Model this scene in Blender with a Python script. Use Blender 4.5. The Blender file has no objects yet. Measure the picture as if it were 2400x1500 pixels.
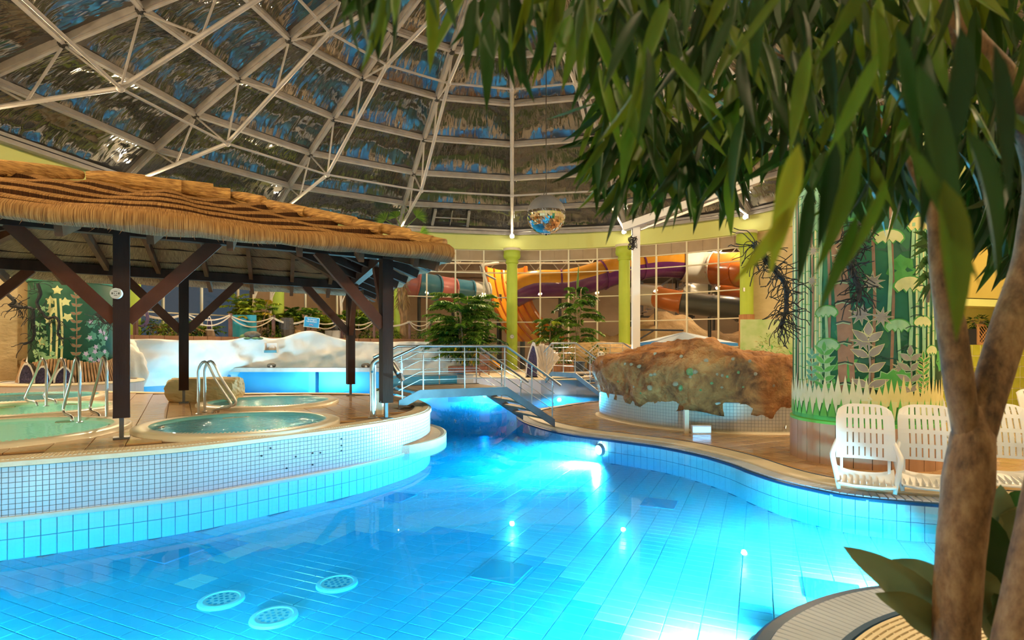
import bpy, math, random
from mathutils import Vector, Matrix, noise, geometry
random.seed(7)
PI = math.pi
S = bpy.context.scene
COL = S.collection

# ------------------------------------------------------------------ camera, world, exposure
FPX, HOR, EYE = 1300.0, 815.0, 1.6          # focal length in px of the 2400 wide frame, horizon row, eye height
cam_d = bpy.data.cameras.new('camera')
cam = bpy.data.objects.new('camera', cam_d); COL.objects.link(cam)
cam.location = (0, 0, EYE); cam.rotation_euler = (PI/2, 0, 0)
cam_d.sensor_width = 36; cam_d.lens = 36*FPX/2400; cam_d.shift_y = (HOR-750)/2400
cam_d.clip_start = 0.05; cam_d.clip_end = 300
cam_d.dof.use_dof = True; cam_d.dof.focus_distance = 9.0; cam_d.dof.aperture_fstop = 2.6
S.camera = cam
w = bpy.data.worlds.new('dusk'); S.world = w; w.use_nodes = True
w.node_tree.nodes['Background'].inputs[0].default_value = (0.11, 0.16, 0.22, 1)
w.node_tree.nodes['Background'].inputs[1].default_value = 0.35
S.view_settings.view_transform = 'Standard'; S.view_settings.look = 'None'
S.view_settings.gamma = 1; S.view_settings.use_curve_mapping = False
S.view_settings.exposure = 0.33
S.cycles.caustics_reflective = False; S.cycles.caustics_refractive = False
S.cycles.max_bounces = 5; S.cycles.diffuse_bounces = 3; S.cycles.glossy_bounces = 3; S.cycles.use_light_tree = False
S.cycles.transmission_bounces = 2; S.cycles.transparent_max_bounces = 10
S.cycles.sample_clamp_indirect = 6.0; S.cycles.volume_bounces = 0
WARM = (1.0, 0.72, 0.39)
LAMP_W = 1400.0
POOL_W = 2.5

# ------------------------------------------------------------------ helpers
def at(px, py, Y):
    return Vector(((px-1200)/FPX*Y, Y, EYE-(py-HOR)/FPX*Y))
def gnd(px, py, z=0.0):
    Y = (EYE-z)*FPX/(py-HOR)
    return Vector(((px-1200)/FPX*Y, Y, z))
def tag(o, label=None, cat=None, group=None, kind=None):
    if label: o['label'] = label
    if cat: o['category'] = cat
    if group: o['group'] = group
    if kind: o['kind'] = kind
    return o
def empty(name, loc=(0, 0, 0), rz=0.0, parent=None):
    o = bpy.data.objects.new(name, None); COL.objects.link(o)
    o.empty_display_size = 0.1
    o.location = loc; o.rotation_euler = (0, 0, rz)
    if parent: o.parent = parent
    return o
def thing(name, label, cat, loc=(0, 0, 0), rz=0.0, group=None):
    return tag(empty(name, loc, rz), label, cat, group)
def setting(name, label=None):
    return tag(empty(name), label, None, None, 'structure')
def mesh_obj(name, me, parent=None, loc=(0, 0, 0), rot=(0, 0, 0)):
    o = bpy.data.objects.new(name, me); COL.objects.link(o)
    o.location = loc; o.rotation_euler = rot
    if parent: o.parent = parent
    return o
def copy_tree(o, parent=None):
    c = o.copy(); COL.objects.link(c)
    if parent: c.parent = parent
    for ch in list(o.children): copy_tree(ch, c)
    return c
def ctr(v, n=1):
    return Vector((v[0], v[1], v[2] if len(v) > 2 else 0))

class MB:
    """collects faces, builds ONE mesh object"""
    def __init__(s): s.v = []; s.f = []; s.m = []; s.uv = {}; s.mi = 0
    def add(s, vs, fs, mi=None):
        b = len(s.v); s.v += [tuple(p) for p in vs]
        mi = s.mi if mi is None else mi
        for f in fs: s.f.append(tuple(b+i for i in f)); s.m.append(mi)
        return b
    def box(s, c, d, M=None, mi=None, taper=1.0):
        c = Vector(c); hx, hy, hz = d[0]/2, d[1]/2, d[2]/2
        vs = []
        for z in (-1, 1):
            t = taper if z > 0 else 1
            for x, y in ((-1, -1), (1, -1), (1, 1), (-1, 1)):
                p = Vector((x*hx*t, y*hy*t, z*hz))
                if M is not None: p = M @ p
                vs.append(c+p)
        s.add(vs, [(3, 2, 1, 0), (4, 5, 6, 7), (0, 1, 5, 4), (1, 2, 6, 5), (2, 3, 7, 6), (3, 0, 4, 7)], mi)
    def bar(s, a, b, w, h, up=(0, 0, 1), mi=None):
        a, b = Vector(a), Vector(b); d = (b-a); L = d.length
        if L < 1e-6: return
        x = d/L; z = Vector(up); y = z.cross(x)
        if y.length < 1e-4: y = Vector((0, 1, 0)).cross(x)
        y.normalize(); z = x.cross(y)
        M = Matrix((x, y, z)).transposed()
        s.box((a+b)/2, (L, w, h), M, mi)
    def tube(s, pts, r, n=8, cap=True, mi=None, closed=False):
        pts = [Vector(p) for p in pts]; N = len(pts)
        rs = r if isinstance(r, (list, tuple)) else [r]*N
        rings = []; up = None
        for i, p in enumerate(pts):
            if closed: d = pts[(i+1) % N]-pts[i-1]
            else: d = pts[min(i+1, N-1)]-pts[max(i-1, 0)]
            if d.length < 1e-9: d = Vector((0, 0, 1))
            d.normalize()
            if up is None:
                up = Vector((0, 0, 1)) if abs(d.z) < .9 else Vector((1, 0, 0))
            up = up-d*up.dot(d)
            if up.length < 1e-5: up = d.orthogonal()
            up.normalize(); sd = d.cross(up)
            rings.append([p+(up*math.cos(2*PI*k/n)+sd*math.sin(2*PI*k/n))*rs[i] for k in range(n)])
        vs = [q for R in rings for q in R]; fs = []
        M = N if closed else N-1
        for i in range(M):
            j = (i+1) % N
            for k in range(n):
                k2 = (k+1) % n
                fs.append((i*n+k, j*n+k, j*n+k2, i*n+k2))
        if cap and not closed:
            fs.append(tuple(range(n))); fs.append(tuple((N-1)*n+k for k in reversed(range(n))))
        s.add(vs, fs, mi)
    def lathe(s, prof, c=(0, 0, 0), n=24, mi=None, a0=0.0, a1=2*PI, cap=True):
        c = Vector(c); full = abs(a1-a0-2*PI) < 1e-6; K = n if full else n+1
        vs = []; fs = []
        for (r, z) in prof:
            for k in range(K):
                a = a0+(a1-a0)*k/n
                vs.append(c+Vector((r*math.cos(a), r*math.sin(a), z)))
        for i in range(len(prof)-1):
            for k in range(n):
                k2 = (k+1) % K
                fs.append((i*K+k, i*K+k2, (i+1)*K+k2, (i+1)*K+k))
        if cap and full:
            if prof[0][0] > 1e-6: fs.append(tuple(reversed(range(K))))
            if prof[-1][0] > 1e-6: fs.append(tuple((len(prof)-1)*K+k for k in range(K)))
        s.add(vs, fs, mi)
    def grid(s, fn, nu, nv, mi=None, wrap=False):
        vs = []; fs = []
        for j in range(nv+1):
            for i in range(nu+1): vs.append(fn(i/nu, j/nv))
        for j in range(nv):
            for i in range(nu):
                a = j*(nu+1)+i; fs.append((a, a+1, a+nu+2, a+nu+1))
        s.add(vs, fs, mi)
    def poly(s, pts, z, mi=None, flip=False):
        vs = [Vector((p[0], p[1], z)) for p in pts]
        tris = geometry.tessellate_polygon([vs])
        out = []
        for t in tris:
            a, b, c = (vs[i] for i in t)
            up = (b-a).cross(c-a).z > 0
            out.append(t if up != flip else t[::-1])
        s.add(vs, out, mi)
    def wall(s, pts, z0, z1, closed=True, mi=None):
        N = len(pts); vs = []; fs = []
        for p in pts: vs += [Vector((p[0], p[1], z0)), Vector((p[0], p[1], z1))]
        for i in range(N if closed else N-1):
            j = (i+1) % N; fs.append((2*i, 2*j, 2*j+1, 2*i+1))
        s.add(vs, fs, mi)
    def sphere(s, c, r, nu=16, nv=10, mi=None, sc=(1, 1, 1), fn=None):
        c = Vector(c); vs = []; fs = []
        for j in range(nv+1):
            t = PI*j/nv
            for i in range(nu):
                a = 2*PI*i/nu
                d = Vector((math.sin(t)*math.cos(a), math.sin(t)*math.sin(a), math.cos(t)))
                k = fn(d) if fn else 1.0
                vs.append(c+Vector((d.x*sc[0], d.y*sc[1], d.z*sc[2]))*r*k)
        for j in range(nv):
            for i in range(nu):
                i2 = (i+1) % nu; fs.append((j*nu+i, (j+1)*nu+i, (j+1)*nu+i2, j*nu+i2))
        s.add(vs, fs, mi)
    def mesh(s, name, mats, smooth=False):
        me = bpy.data.meshes.new(name)
        me.from_pydata(s.v, [], s.f); 
        for m in (mats if isinstance(mats, (list, tuple)) else [mats]): me.materials.append(m)
        if any(s.m): me.polygons.foreach_set('material_index', s.m)
        if smooth: me.polygons.foreach_set('use_smooth', [True]*len(s.f))
        if s.uv:
            ul = me.uv_layers.new(name='UVMap'); buf = []
            for l in me.loops: buf += s.uv.get(l.vertex_index, (0, 0))
            ul.data.foreach_set('uv', buf)
        me.update(); return me
    def build(s, name, mats, parent=None, world=False, smooth=False):
        if world and parent is not None and not parent.parent:
            l = parent.location; s.v = [(p[0]-l[0], p[1]-l[1], p[2]-l[2]) for p in s.v]
        elif world and parent is not None:
            l = parent.parent.location+parent.location; s.v = [(p[0]-l[0], p[1]-l[1], p[2]-l[2]) for p in s.v]
        return mesh_obj(name, s.mesh(name, mats, smooth), parent)

def pieces(name, me, places, parent, limit=300, stuff_name=None, key=None, mats=None):
    """places: list of (matrix, material or None); the nearest `limit` become objects sharing mesh data, the rest one joined mesh"""
    key = key or (lambda M: (M.translation-cam.location).length)
    places = sorted(places, key=lambda q: key(q[0]))
    for M, mesh in places[:limit]:
        o = bpy.data.objects.new(name, mesh or me); COL.objects.link(o); o.parent = parent
        o.matrix_local = M
    rest = places[limit:]
    if rest:
        b = MB(); ml = []
        for M, mesh in rest:
            m = mesh or me
            mi = []
            for mt in m.materials:
                if mt not in ml: ml.append(mt)
                mi.append(ml.index(mt))
            base = len(b.v)
            b.v += [tuple(M @ v.co) for v in m.vertices]
            for p in m.polygons:
                b.f.append(tuple(base+i for i in p.vertices)); b.m.append(mi[p.material_index])
        o = b.build(stuff_name or name+'_field', ml, parent); o['kind'] = 'stuff'

def smooth_line(pts, step=0.1, closed=False):
    P = [Vector((p[0], p[1], p[2] if len(p) > 2 else 0)) for p in pts]; N = len(P); out = []
    rng = range(N) if closed else range(N-1)
    for i in rng:
        if closed: p0, p1, p2, p3 = P[i-1], P[i], P[(i+1) % N], P[(i+2) % N]
        else: p0, p1, p2, p3 = P[max(i-1, 0)], P[i], P[i+1], P[min(i+2, N-1)]
        n = max(2, int((p2-p1).length/step))
        for k in range(n):
            t = k/n
            out.append(0.5*((2*p1)+(p2-p0)*t+(2*p0-5*p1+4*p2-p3)*t*t+(3*p1-p0-3*p2+p3)*t**3))
    if not closed: out.append(P[-1])
    return out
def resample(pts, step):
    out = [pts[0].copy()]; acc = 0.0
    for a, b in zip(pts, pts[1:]):
        L = (b-a).length; t = step-acc
        while t <= L:
            out.append(a+(b-a)*(t/L)); t += step
        acc = (acc+L) % step if L else acc
    return out
def arc_len(pts): return sum((b-a).length for a, b in zip(pts, pts[1:]))
def inside(p, poly):
    x, y = p[0], p[1]; c = False; n = len(poly); j = n-1
    for i in range(n):
        xi, yi, xj, yj = poly[i][0], poly[i][1], poly[j][0], poly[j][1]
        if (yi > y) != (yj > y) and x < (xj-xi)*(y-yi)/(yj-yi)+xi: c = not c
        j = i
    return c
def frames(pts):
    """position, tangent, left normal along a polyline"""
    out = []
    for i, p in enumerate(pts):
        t = pts[min(i+1, len(pts)-1)]-pts[max(i-1, 0)]; t.z = 0; t.normalize()
        out.append((p, t, Vector((-t.y, t.x, 0))))
    return out
def basis(x, y, z, loc):
    M = Matrix((x, y, z)).transposed().to_4x4(); M.translation = loc; return M
def strip(b, pts, prof, mi=None):
    """sweep a profile [(offset along left normal, z)] along a flat polyline"""
    F = frames(pts); n = len(prof); vs = []; fs = []
    for p, t, nn in F:
        for (o, z) in prof: vs.append(Vector((p.x+nn.x*o, p.y+nn.y*o, z)))
    for i in range(len(F)-1):
        for k in range(n-1):
            fs.append((i*n+k, (i+1)*n+k, (i+1)*n+k+1, i*n+k+1))
    b.add(vs, fs, mi)
def nz(x, y, z=0.0, s=1.0): return noise.noise(Vector((x*s, y*s, z*s)))

# ------------------------------------------------------------------ materials
def mat(name, c1, c2=None, scale=6.0, rough=0.5, metal=0.0, bump=0.0, bscale=None, stretch=(1, 1, 1), coord='Object', spec=0.5,
        detail=4.0, contrast=0.5, coat=0.0, emit=None, estr=0.0, trans=0.0, bdist=0.02):
    m = bpy.data.materials.new(name); m.use_nodes = True
    nt = m.node_tree; N = nt.nodes; L = nt.links; B = N['Principled BSDF']
    B.inputs['Base Color'].default_value = (*c1, 1); B.inputs['Roughness'].default_value = rough
    B.inputs['Metallic'].default_value = metal; B.inputs['Specular IOR Level'].default_value = spec
    if coat: B.inputs['Coat Weight'].default_value = coat; B.inputs['Coat Roughness'].default_value = 0.08
    if trans: B.inputs['Transmission Weight'].default_value = trans
    if emit: B.inputs['Emission Color'].default_value = (*emit, 1); B.inputs['Emission Strength'].default_value = estr
    if c2 is not None or bump:
        tc = N.new('ShaderNodeTexCoord'); mp = N.new('ShaderNodeMapping'); mp.inputs['Scale'].default_value = stretch
        L.new(tc.outputs[coord], mp.inputs['Vector'])
    if c2 is not None:
        n = N.new('ShaderNodeTexNoise'); n.inputs['Scale'].default_value = scale; n.inputs['Detail'].default_value = detail
        L.new(mp.outputs[0], n.inputs['Vector'])
        r = N.new('ShaderNodeValToRGB'); r.color_ramp.elements[0].color = (*c1, 1); r.color_ramp.elements[1].color = (*c2, 1)
        r.color_ramp.elements[0].position = 0.5-contrast*0.4; r.color_ramp.elements[1].position = 0.5+contrast*0.4
        L.new(n.outputs[0], r.inputs[0]); L.new(r.outputs[0], B.inputs['Base Color'])
    if bump:
        n2 = N.new('ShaderNodeTexNoise'); n2.inputs['Scale'].default_value = bscale or scale; n2.inputs['Detail'].default_value = detail
        L.new(mp.outputs[0], n2.inputs['Vector'])
        bp = N.new('ShaderNodeBump'); bp.inputs['Strength'].default_value = bump; bp.inputs['Distance'].default_value = bdist
        L.new(n2.outputs[0], bp.inputs['Height']); L.new(bp.outputs[0], B.inputs['Normal'])
    return m
def glow(name, c, s):
    m = bpy.data.materials.new(name); m.use_nodes = True; N = m.node_tree.nodes; N.clear()
    e = N.new('ShaderNodeEmission'); e.inputs[0].default_value = (*c, 1); e.inputs[1].default_value = s
    o = N.new('ShaderNodeOutputMaterial'); m.node_tree.links.new(e.outputs[0], o.inputs[0]); return m
def sheen(name, ior, tint=(1, 1, 1), rough=0.0, bump=0.0, bscale=3.0, gain=1.0):
    """clear sheet: transparent with a fresnel reflection (water surface, window glass)"""
    m = bpy.data.materials.new(name); m.use_nodes = True; nt = m.node_tree; N = nt.nodes; L = nt.links; N.clear()
    o = N.new('ShaderNodeOutputMaterial'); mx = N.new('ShaderNodeMixShader'); t = N.new('ShaderNodeBsdfTransparent')
    g = N.new('ShaderNodeBsdfGlossy'); f = N.new('ShaderNodeFresnel'); f.inputs[0].default_value = ior
    t.inputs[0].default_value = (*tint, 1); g.inputs['Roughness'].default_value = rough
    L.new(t.outputs[0], mx.inputs[1]); L.new(g.outputs[0], mx.inputs[2])
    if gain != 1.0:
        mu = N.new('ShaderNodeMath'); mu.operation = 'MULTIPLY'; mu.inputs[1].default_value = gain; mu.use_clamp = True
        L.new(f.outputs[0], mu.inputs[0]); L.new(mu.outputs[0], mx.inputs[0])
    else: L.new(f.outputs[0], mx.inputs[0])
    L.new(mx.outputs[0], o.inputs[0])
    if bump:
        tc = N.new('ShaderNodeTexCoord'); n = N.new('ShaderNodeTexNoise'); n.inputs['Scale'].default_value = bscale
        n.inputs['Detail'].default_value = 2; L.new(tc.outputs['Object'], n.inputs['Vector'])
        b = N.new('ShaderNodeBump'); b.inputs['Strength'].default_value = bump; b.inputs['Distance'].default_value = 0.05
        L.new(n.outputs[0], b.inputs['Height']); L.new(b.outputs[0], g.inputs['Normal'])
    return m, N, L, o
# ------------------------------------------------------------------ material library
M = {}
M['white_tile'] = mat('white_tile', (0.80, 0.84, 0.86), rough=0.18, coat=0.4)
M['blue_tile'] = mat('blue_tile', (0.17, 0.54, 0.80), rough=0.2)
M['dark_tile'] = mat('dark_tile', (0.06, 0.30, 0.46), rough=0.25)
M['grout'] = mat('grout', (0.34, 0.46, 0.52), rough=0.8)
M['mosaic'] = mat('mosaic', (0.52, 0.52, 0.58), rough=0.38)
M['mosaic_grout'] = mat('mosaic_grout', (0.16, 0.17, 0.19), rough=0.9)
M['deck'] = mat('deck_tile', (0.46, 0.27, 0.13), (0.60, 0.38, 0.19), 3.0, 0.22, bump=0.08, bscale=30, coat=0.35)
M['deck2'] = mat('deck_tile_dark', (0.36, 0.20, 0.10), (0.52, 0.31, 0.15), 3.0, 0.22, bump=0.08, bscale=30, coat=0.35)
M['deck_grout'] = mat('deck_grout', (0.22, 0.13, 0.07), rough=0.8)
M['coping'] = mat('coping', (0.72, 0.60, 0.44), (0.80, 0.70, 0.55), 8, 0.4, bump=0.25, bscale=60)
M['cream'] = mat('cream_edge', (0.80, 0.70, 0.54), (0.72, 0.60, 0.44), 4, 0.45)
M['slat'] = mat('gutter_slat', (0.40, 0.47, 0.62), rough=0.45, spec=0.3)
M['slat_dark'] = mat('gutter_dark', (0.015, 0.03, 0.06), rough=0.6)
M['grate'] = mat('cream_grate', (0.74, 0.63, 0.44), rough=0.5)
M['navy'] = mat('navy_tile', (0.012, 0.06, 0.15), rough=0.45, spec=0.25)
M['steel'] = mat('steel', (0.62, 0.62, 0.64), (0.50, 0.50, 0.53), 5, 0.28, metal=1.0)
M['steel_dull'] = mat('steel_dull', (0.17, 0.18, 0.20), (0.13, 0.14, 0.16), 5, 0.45, metal=0.8)
M['lime'] = mat('lime_paint', (0.46, 0.60, 0.07), (0.40, 0.54, 0.055), 1.5, 0.55)
M['fascia'] = mat('fascia_paint', (0.64, 0.68, 0.24), (0.60, 0.64, 0.22), 1.0, 0.6)
M['white'] = mat('white_paint', (0.82, 0.82, 0.84), rough=0.45)
M['frame'] = mat('window_frame', (0.80, 0.74, 0.60), rough=0.5)
M['beige'] = mat('beige_plaster', (0.74, 0.60, 0.36), (0.66, 0.52, 0.30), 2, 0.8, bump=0.5, bscale=5, bdist=0.06, stretch=(1, 1, 2.2))
M['brown_panel'] = mat('brown_panel', (0.34, 0.25, 0.17), (0.40, 0.30, 0.21), 2, 0.35)
M['rib'] = mat('roof_rib', (0.42, 0.40, 0.41), (0.32, 0.31, 0.32), 3, 0.45)
M['rib_tube'] = mat('truss_tube', (0.42, 0.41, 0.43), (0.33, 0.32, 0.34), 3, 0.4)
M['black'] = mat('black_rubber', (0.012, 0.012, 0.014), rough=0.55)
M['glass'] = sheen('window_glass', 1.45, (0.93, 0.93, 0.90), 0.0, gain=0.9)[0]

def foil_mat():
    m = bpy.data.materials.new('roof_foil'); m.use_nodes = True; nt = m.node_tree; N = nt.nodes; L = nt.links
    B = N['Principled BSDF']; B.inputs['Metallic'].default_value = 0.75; B.inputs['Roughness'].default_value = 0.08
    tc = N.new('ShaderNodeTexCoord'); mp = N.new('ShaderNodeMapping'); mp.inputs['Scale'].default_value = (1, 1, 1)
    L.new(tc.outputs['UV'], mp.inputs['Vector'])
    n = N.new('ShaderNodeTexNoise'); n.inputs['Scale'].default_value = 0.9; n.inputs['Detail'].default_value = 3
    L.new(mp.outputs[0], n.inputs['Vector'])
    r = N.new('ShaderNodeValToRGB'); r.color_ramp.elements[0].color = (0.10, 0.115, 0.135, 1); r.color_ramp.elements[1].color = (0.27, 0.25, 0.24, 1)  # bluish and brownish patches paint in the mirrored colours of the hall
    L.new(n.outputs[0], r.inputs[0]); L.new(r.outputs[0], B.inputs['Base Color'])
    mp2 = N.new('ShaderNodeMapping'); mp2.inputs['Scale'].default_value = (3.5, 0.7, 1); L.new(tc.outputs['UV'], mp2.inputs['Vector'])
    n2 = N.new('ShaderNodeTexNoise'); n2.inputs['Scale'].default_value = 1.2; n2.inputs['Detail'].default_value = 2.5; n2.inputs['Distortion'].default_value = 0.4
    L.new(mp2.outputs[0], n2.inputs['Vector'])
    n3 = N.new('ShaderNodeTexNoise'); n3.inputs['Scale'].default_value = 1.1; n3.inputs['Detail'].default_value = 1; L.new(mp.outputs[0], n3.inputs['Vector'])
    ad = N.new('ShaderNodeMath'); ad.operation = 'MULTIPLY_ADD'; ad.inputs[1].default_value = 2.6
    L.new(n3.outputs[0], ad.inputs[0]); L.new(n2.outputs[0], ad.inputs[2])
    bp = N.new('ShaderNodeBump'); bp.inputs['Strength'].default_value = 0.4; bp.inputs['Distance'].default_value = 0.14
    L.new(ad.outputs[0], bp.inputs['Height']); L.new(bp.outputs[0], B.inputs['Normal'])
    return m
M['foil'] = foil_mat()

# ------------------------------------------------------------------ outlines of the place (metres, water level z = 0)
BANK = [(9.0, 5.2), (6.4, 5.35), (5.05, 5.47), (4.38, 5.62), (3.68, 5.89), (3.39, 6.23), (3.18, 6.62), (3.06, 7.1), (2.98, 7.6), (2.78, 8.2), (2.40, 8.85),
        (1.85, 9.40), (1.15, 10.05), (0.6, 10.9), (0.22, 12.0), (0.12, 13.0), (0.35, 13.9), (0.90, 14.7), (1.85, 15.9), (2.8, 16.5), (4.5, 16.9), (7.0, 17.0), (10.5, 16.9)]
BANKS = smooth_line(BANK, 0.12)
BANK_POLY = [(p.x, p.y) for p in BANKS]+[(15.5, 16.8), (15.5, 5.2)]
FORE = [(0.72, -1.2), (0.78, 0.6), (0.85, 1.6), (1.05, 2.5), (1.31, 3.02), (1.67, 3.36), (2.09, 3.60), (2.46, 3.71), (2.82, 3.74), (3.3, 3.66), (4.0, 3.3), (4.8, 2.6), (5.4, 1.4), (5.6, -1.2)]
FORES = smooth_line(FORE, 0.1)
FORE_POLY = [(p.x, p.y) for p in FORES]
ISLE = [(-13.5, 4.3), (-9.6, 4.1), (-8.0, 4.15), (-6.2, 4.55), (-4.78, 5.17), (-4.15, 5.53), (-3.46, 5.99), (-2.75, 6.75), (-2.2, 7.4), (-1.80, 8.05), (-1.50, 8.8), (-1.44, 9.6),
        (-1.62, 10.5), (-2.1, 11.6), (-2.9, 12.5), (-3.9, 12.95), (-5.2, 13.0), (-7.0, 12.9), (-9.0, 13.3), (-13.5, 14.2)]
ISLES = smooth_line(ISLE, 0.1)
ISLE_POLY = [(p.x, p.y) for p in ISLES]
ISLE_Z, BANK_Z, FLOOR_Z = 0.54, 0.07, -0.39
CX, CY, RR = 0.0, 13.6, 14.5
def pol(az, r, z=0.0):
    a = math.radians(az); return Vector((CX+r*math.cos(a), CY+r*math.sin(a), z))
def quadtile(name, w, d, h, bev, m):
    """a tile with chamfered rim, top at local z = 0"""
    b = MB(); x, y = w/2, d/2; e = bev
    vs = [(-x, -y, -h), (x, -y, -h), (x, y, -h), (-x, y, -h), (-x, -y, -e), (x, -y, -e), (x, y, -e), (-x, y, -e),
          (-x+e, -y+e, 0), (x-e, -y+e, 0), (x-e, y-e, 0), (-x+e, y-e, 0)]
    b.add(vs, [(8, 9, 10, 11), (4, 5, 9, 8), (5, 6, 10, 9), (6, 7, 11, 10), (7, 4, 8, 11), (0, 1, 5, 4), (1, 2, 6, 5), (2, 3, 7, 6), (3, 0, 4, 7)])
    return b.mesh(name, m)

# ------------------------------------------------------------------ floors, pool, water
fl = setting('floor', 'concrete ground under the whole bathing hall')
b = MB(); b.box((2, 16, -0.9), (60, 70, 0.5)); b.build('slab', M['grout'], fl)
pf = setting('floor_pool', 'tiled pool bottom of white and blue tiles')
b = MB(); b.box((0, 12, FLOOR_Z-0.05), (30, 34, 0.08)); b.build('bed', M['grout'], pf)
t_w = quadtile('tile', 0.236, 0.116, 0.012, 0.003, M['white_tile']); t_b = quadtile('tile', 0.236, 0.116, 0.012, 0.003, M['blue_tile'])
t_d = quadtile('tile', 0.236, 0.116, 0.012, 0.003, M['dark_tile'])
ra = math.radians(24); ca, sa = math.cos(ra), math.sin(ra)
dark_sq = [gnd(400, 1297, 0), gnd(927, 1166, 0), gnd(1545, 1181, 0), gnd(1177, 1342, 0), gnd(1225, 1076, 0), gnd(1952, 1387, 0)]
def sub(p):   # floor point seen through that point of the surface
    k = (EYE-FLOOR_Z)/EYE; return Vector((p.x*k, p.y*k, FLOOR_Z))
dark_sq = [sub(p) for p in dark_sq]
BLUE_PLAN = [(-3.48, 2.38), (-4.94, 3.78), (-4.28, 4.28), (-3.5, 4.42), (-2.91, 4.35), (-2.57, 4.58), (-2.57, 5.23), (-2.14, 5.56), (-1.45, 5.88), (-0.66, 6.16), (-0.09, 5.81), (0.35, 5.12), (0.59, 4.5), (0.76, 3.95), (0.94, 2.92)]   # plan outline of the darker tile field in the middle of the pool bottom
place = []
sw, sd = 0.242, 0.122
for i in range(-80, 81):
    for j in range(-60, 140):
        lx, ly = i*sw+(0.5*sw if j % 2 else 0)*0, j*sd
        x, y = lx*ca+ly*sa, -lx*sa+ly*ca+6
        if y < 2.2 or y > 12.5 or abs(x) > 0.98*y+0.6: continue
        if inside((x, y), BANK_POLY) or inside((x, y), FORE_POLY) or inside((x, y), ISLE_POLY): continue
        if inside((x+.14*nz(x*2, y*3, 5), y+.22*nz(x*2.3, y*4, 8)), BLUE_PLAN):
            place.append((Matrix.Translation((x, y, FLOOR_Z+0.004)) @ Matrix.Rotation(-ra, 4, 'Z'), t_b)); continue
        pat = nz(round(x*2)/2.0, round(y*4)/4.0, 3.1, 0.42)+0.25*nz(x, y, 1.0, 1.1)+0.16*nz(x*3, y*7, 9)
        me = t_b if pat > 0.34 else t_w
        place.append((Matrix.Translation((x, y, FLOOR_Z+0.004)) @ Matrix.Rotation(-ra, 4, 'Z'), me))
pieces('tile', t_w, place, pf, 300, 'tile_field')
dsq = quadtile('inspection_cover', 0.42, 0.42, 0.012, 0.004, M['dark_tile'])
for p in dark_sq:
    o = mesh_obj('inspection_cover', dsq, pf, (p.x, p.y, FLOOR_Z+0.012), (0, 0, -ra))

wm, N_, L_, o_ = sheen('pool_water', 1.33, (1, 1, 1), 0.0, 0.03, 1.4, 0.75)
va = N_.new('ShaderNodeVolumeAbsorption'); va.inputs['Color'].default_value = (0.0, 0.875, 0.995, 1); va.inputs['Density'].default_value = 1.5
vs_ = N_.new('ShaderNodeVolumeScatter'); vs_.inputs['Color'].default_value = (0.12, 0.68, 1.0, 1); vs_.inputs['Density'].default_value = 0.16; vs_.inputs['Anisotropy'].default_value = 0.0
av = N_.new('ShaderNodeAddShader'); L_.new(va.outputs[0], av.inputs[0]); L_.new(vs_.outputs[0], av.inputs[1])
L_.new(av.outputs[0], o_.inputs['Volume'])
b = MB(); b.box((0, 12.5, -0.30), (30.5, 34.5, 0.60)); wo = b.build('water', wm); tag(wo, 'clear still blue water filling the swimming pool', None, None, 'structure')

def bank(name, label, poly, line, top, inset, side=1):
    st = setting(name, label)
    b = MB(); b.poly(poly, -0.07); b.wall(poly, -0.62, -0.07); b.build('base', M['deck_grout'], st)
    inn = [(p.x-n.x*inset*side, p.y-n.y*inset*side) for p, t, n in frames(line)]+[tuple(p) for p in poly[len(line):]]
    b = MB(); b.poly(inn, top-0.018); b.build('bed', M['deck_grout'], st)
    return st
def decktiles(st, poly, z, size, rot, lim, margin, keep=None, ymax=99):
    t1 = quadtile('deck_tile', size-0.008, size-0.008, 0.018, 0.003, M['deck']); t2 = quadtile('deck_tile', size-0.008, size-0.008, 0.018, 0.003, M['deck2'])
    ra = math.radians(rot); c, s = math.cos(ra), math.sin(ra); pl = []
    xs = [p[0] for p in poly]; ys = [p[1] for p in poly]; R = int(24/size)
    cx, cy = (min(xs)+max(xs))/2, (min(ys)+max(ys))/2
    for i in range(-R, R):
        for j in range(-R, R):
            x, y = cx+i*size*c-j*size*s, cy+i*size*s+j*size*c
            if y < 0.5 or y > ymax or abs(x) > y*1.02+0.8: continue
            h = size*0.5+margin; ok = True
            for dx, dy in ((-h, -h), (h, -h), (h, h), (-h, h), (0, h), (0, -h), (h, 0), (-h, 0)):
                if not inside((x+dx*c-dy*s, y+dx*s+dy*c), poly): ok = False; break
            if not ok or (keep and not keep(x, y)): continue
            pl.append((Matrix.Translation((x, y, z)) @ Matrix.Rotation(ra, 4, 'Z'), t1 if random.random() < 0.6 else t2))
    pieces('deck_tile', t1, pl, st, lim, 'deck_tile_field')

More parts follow.
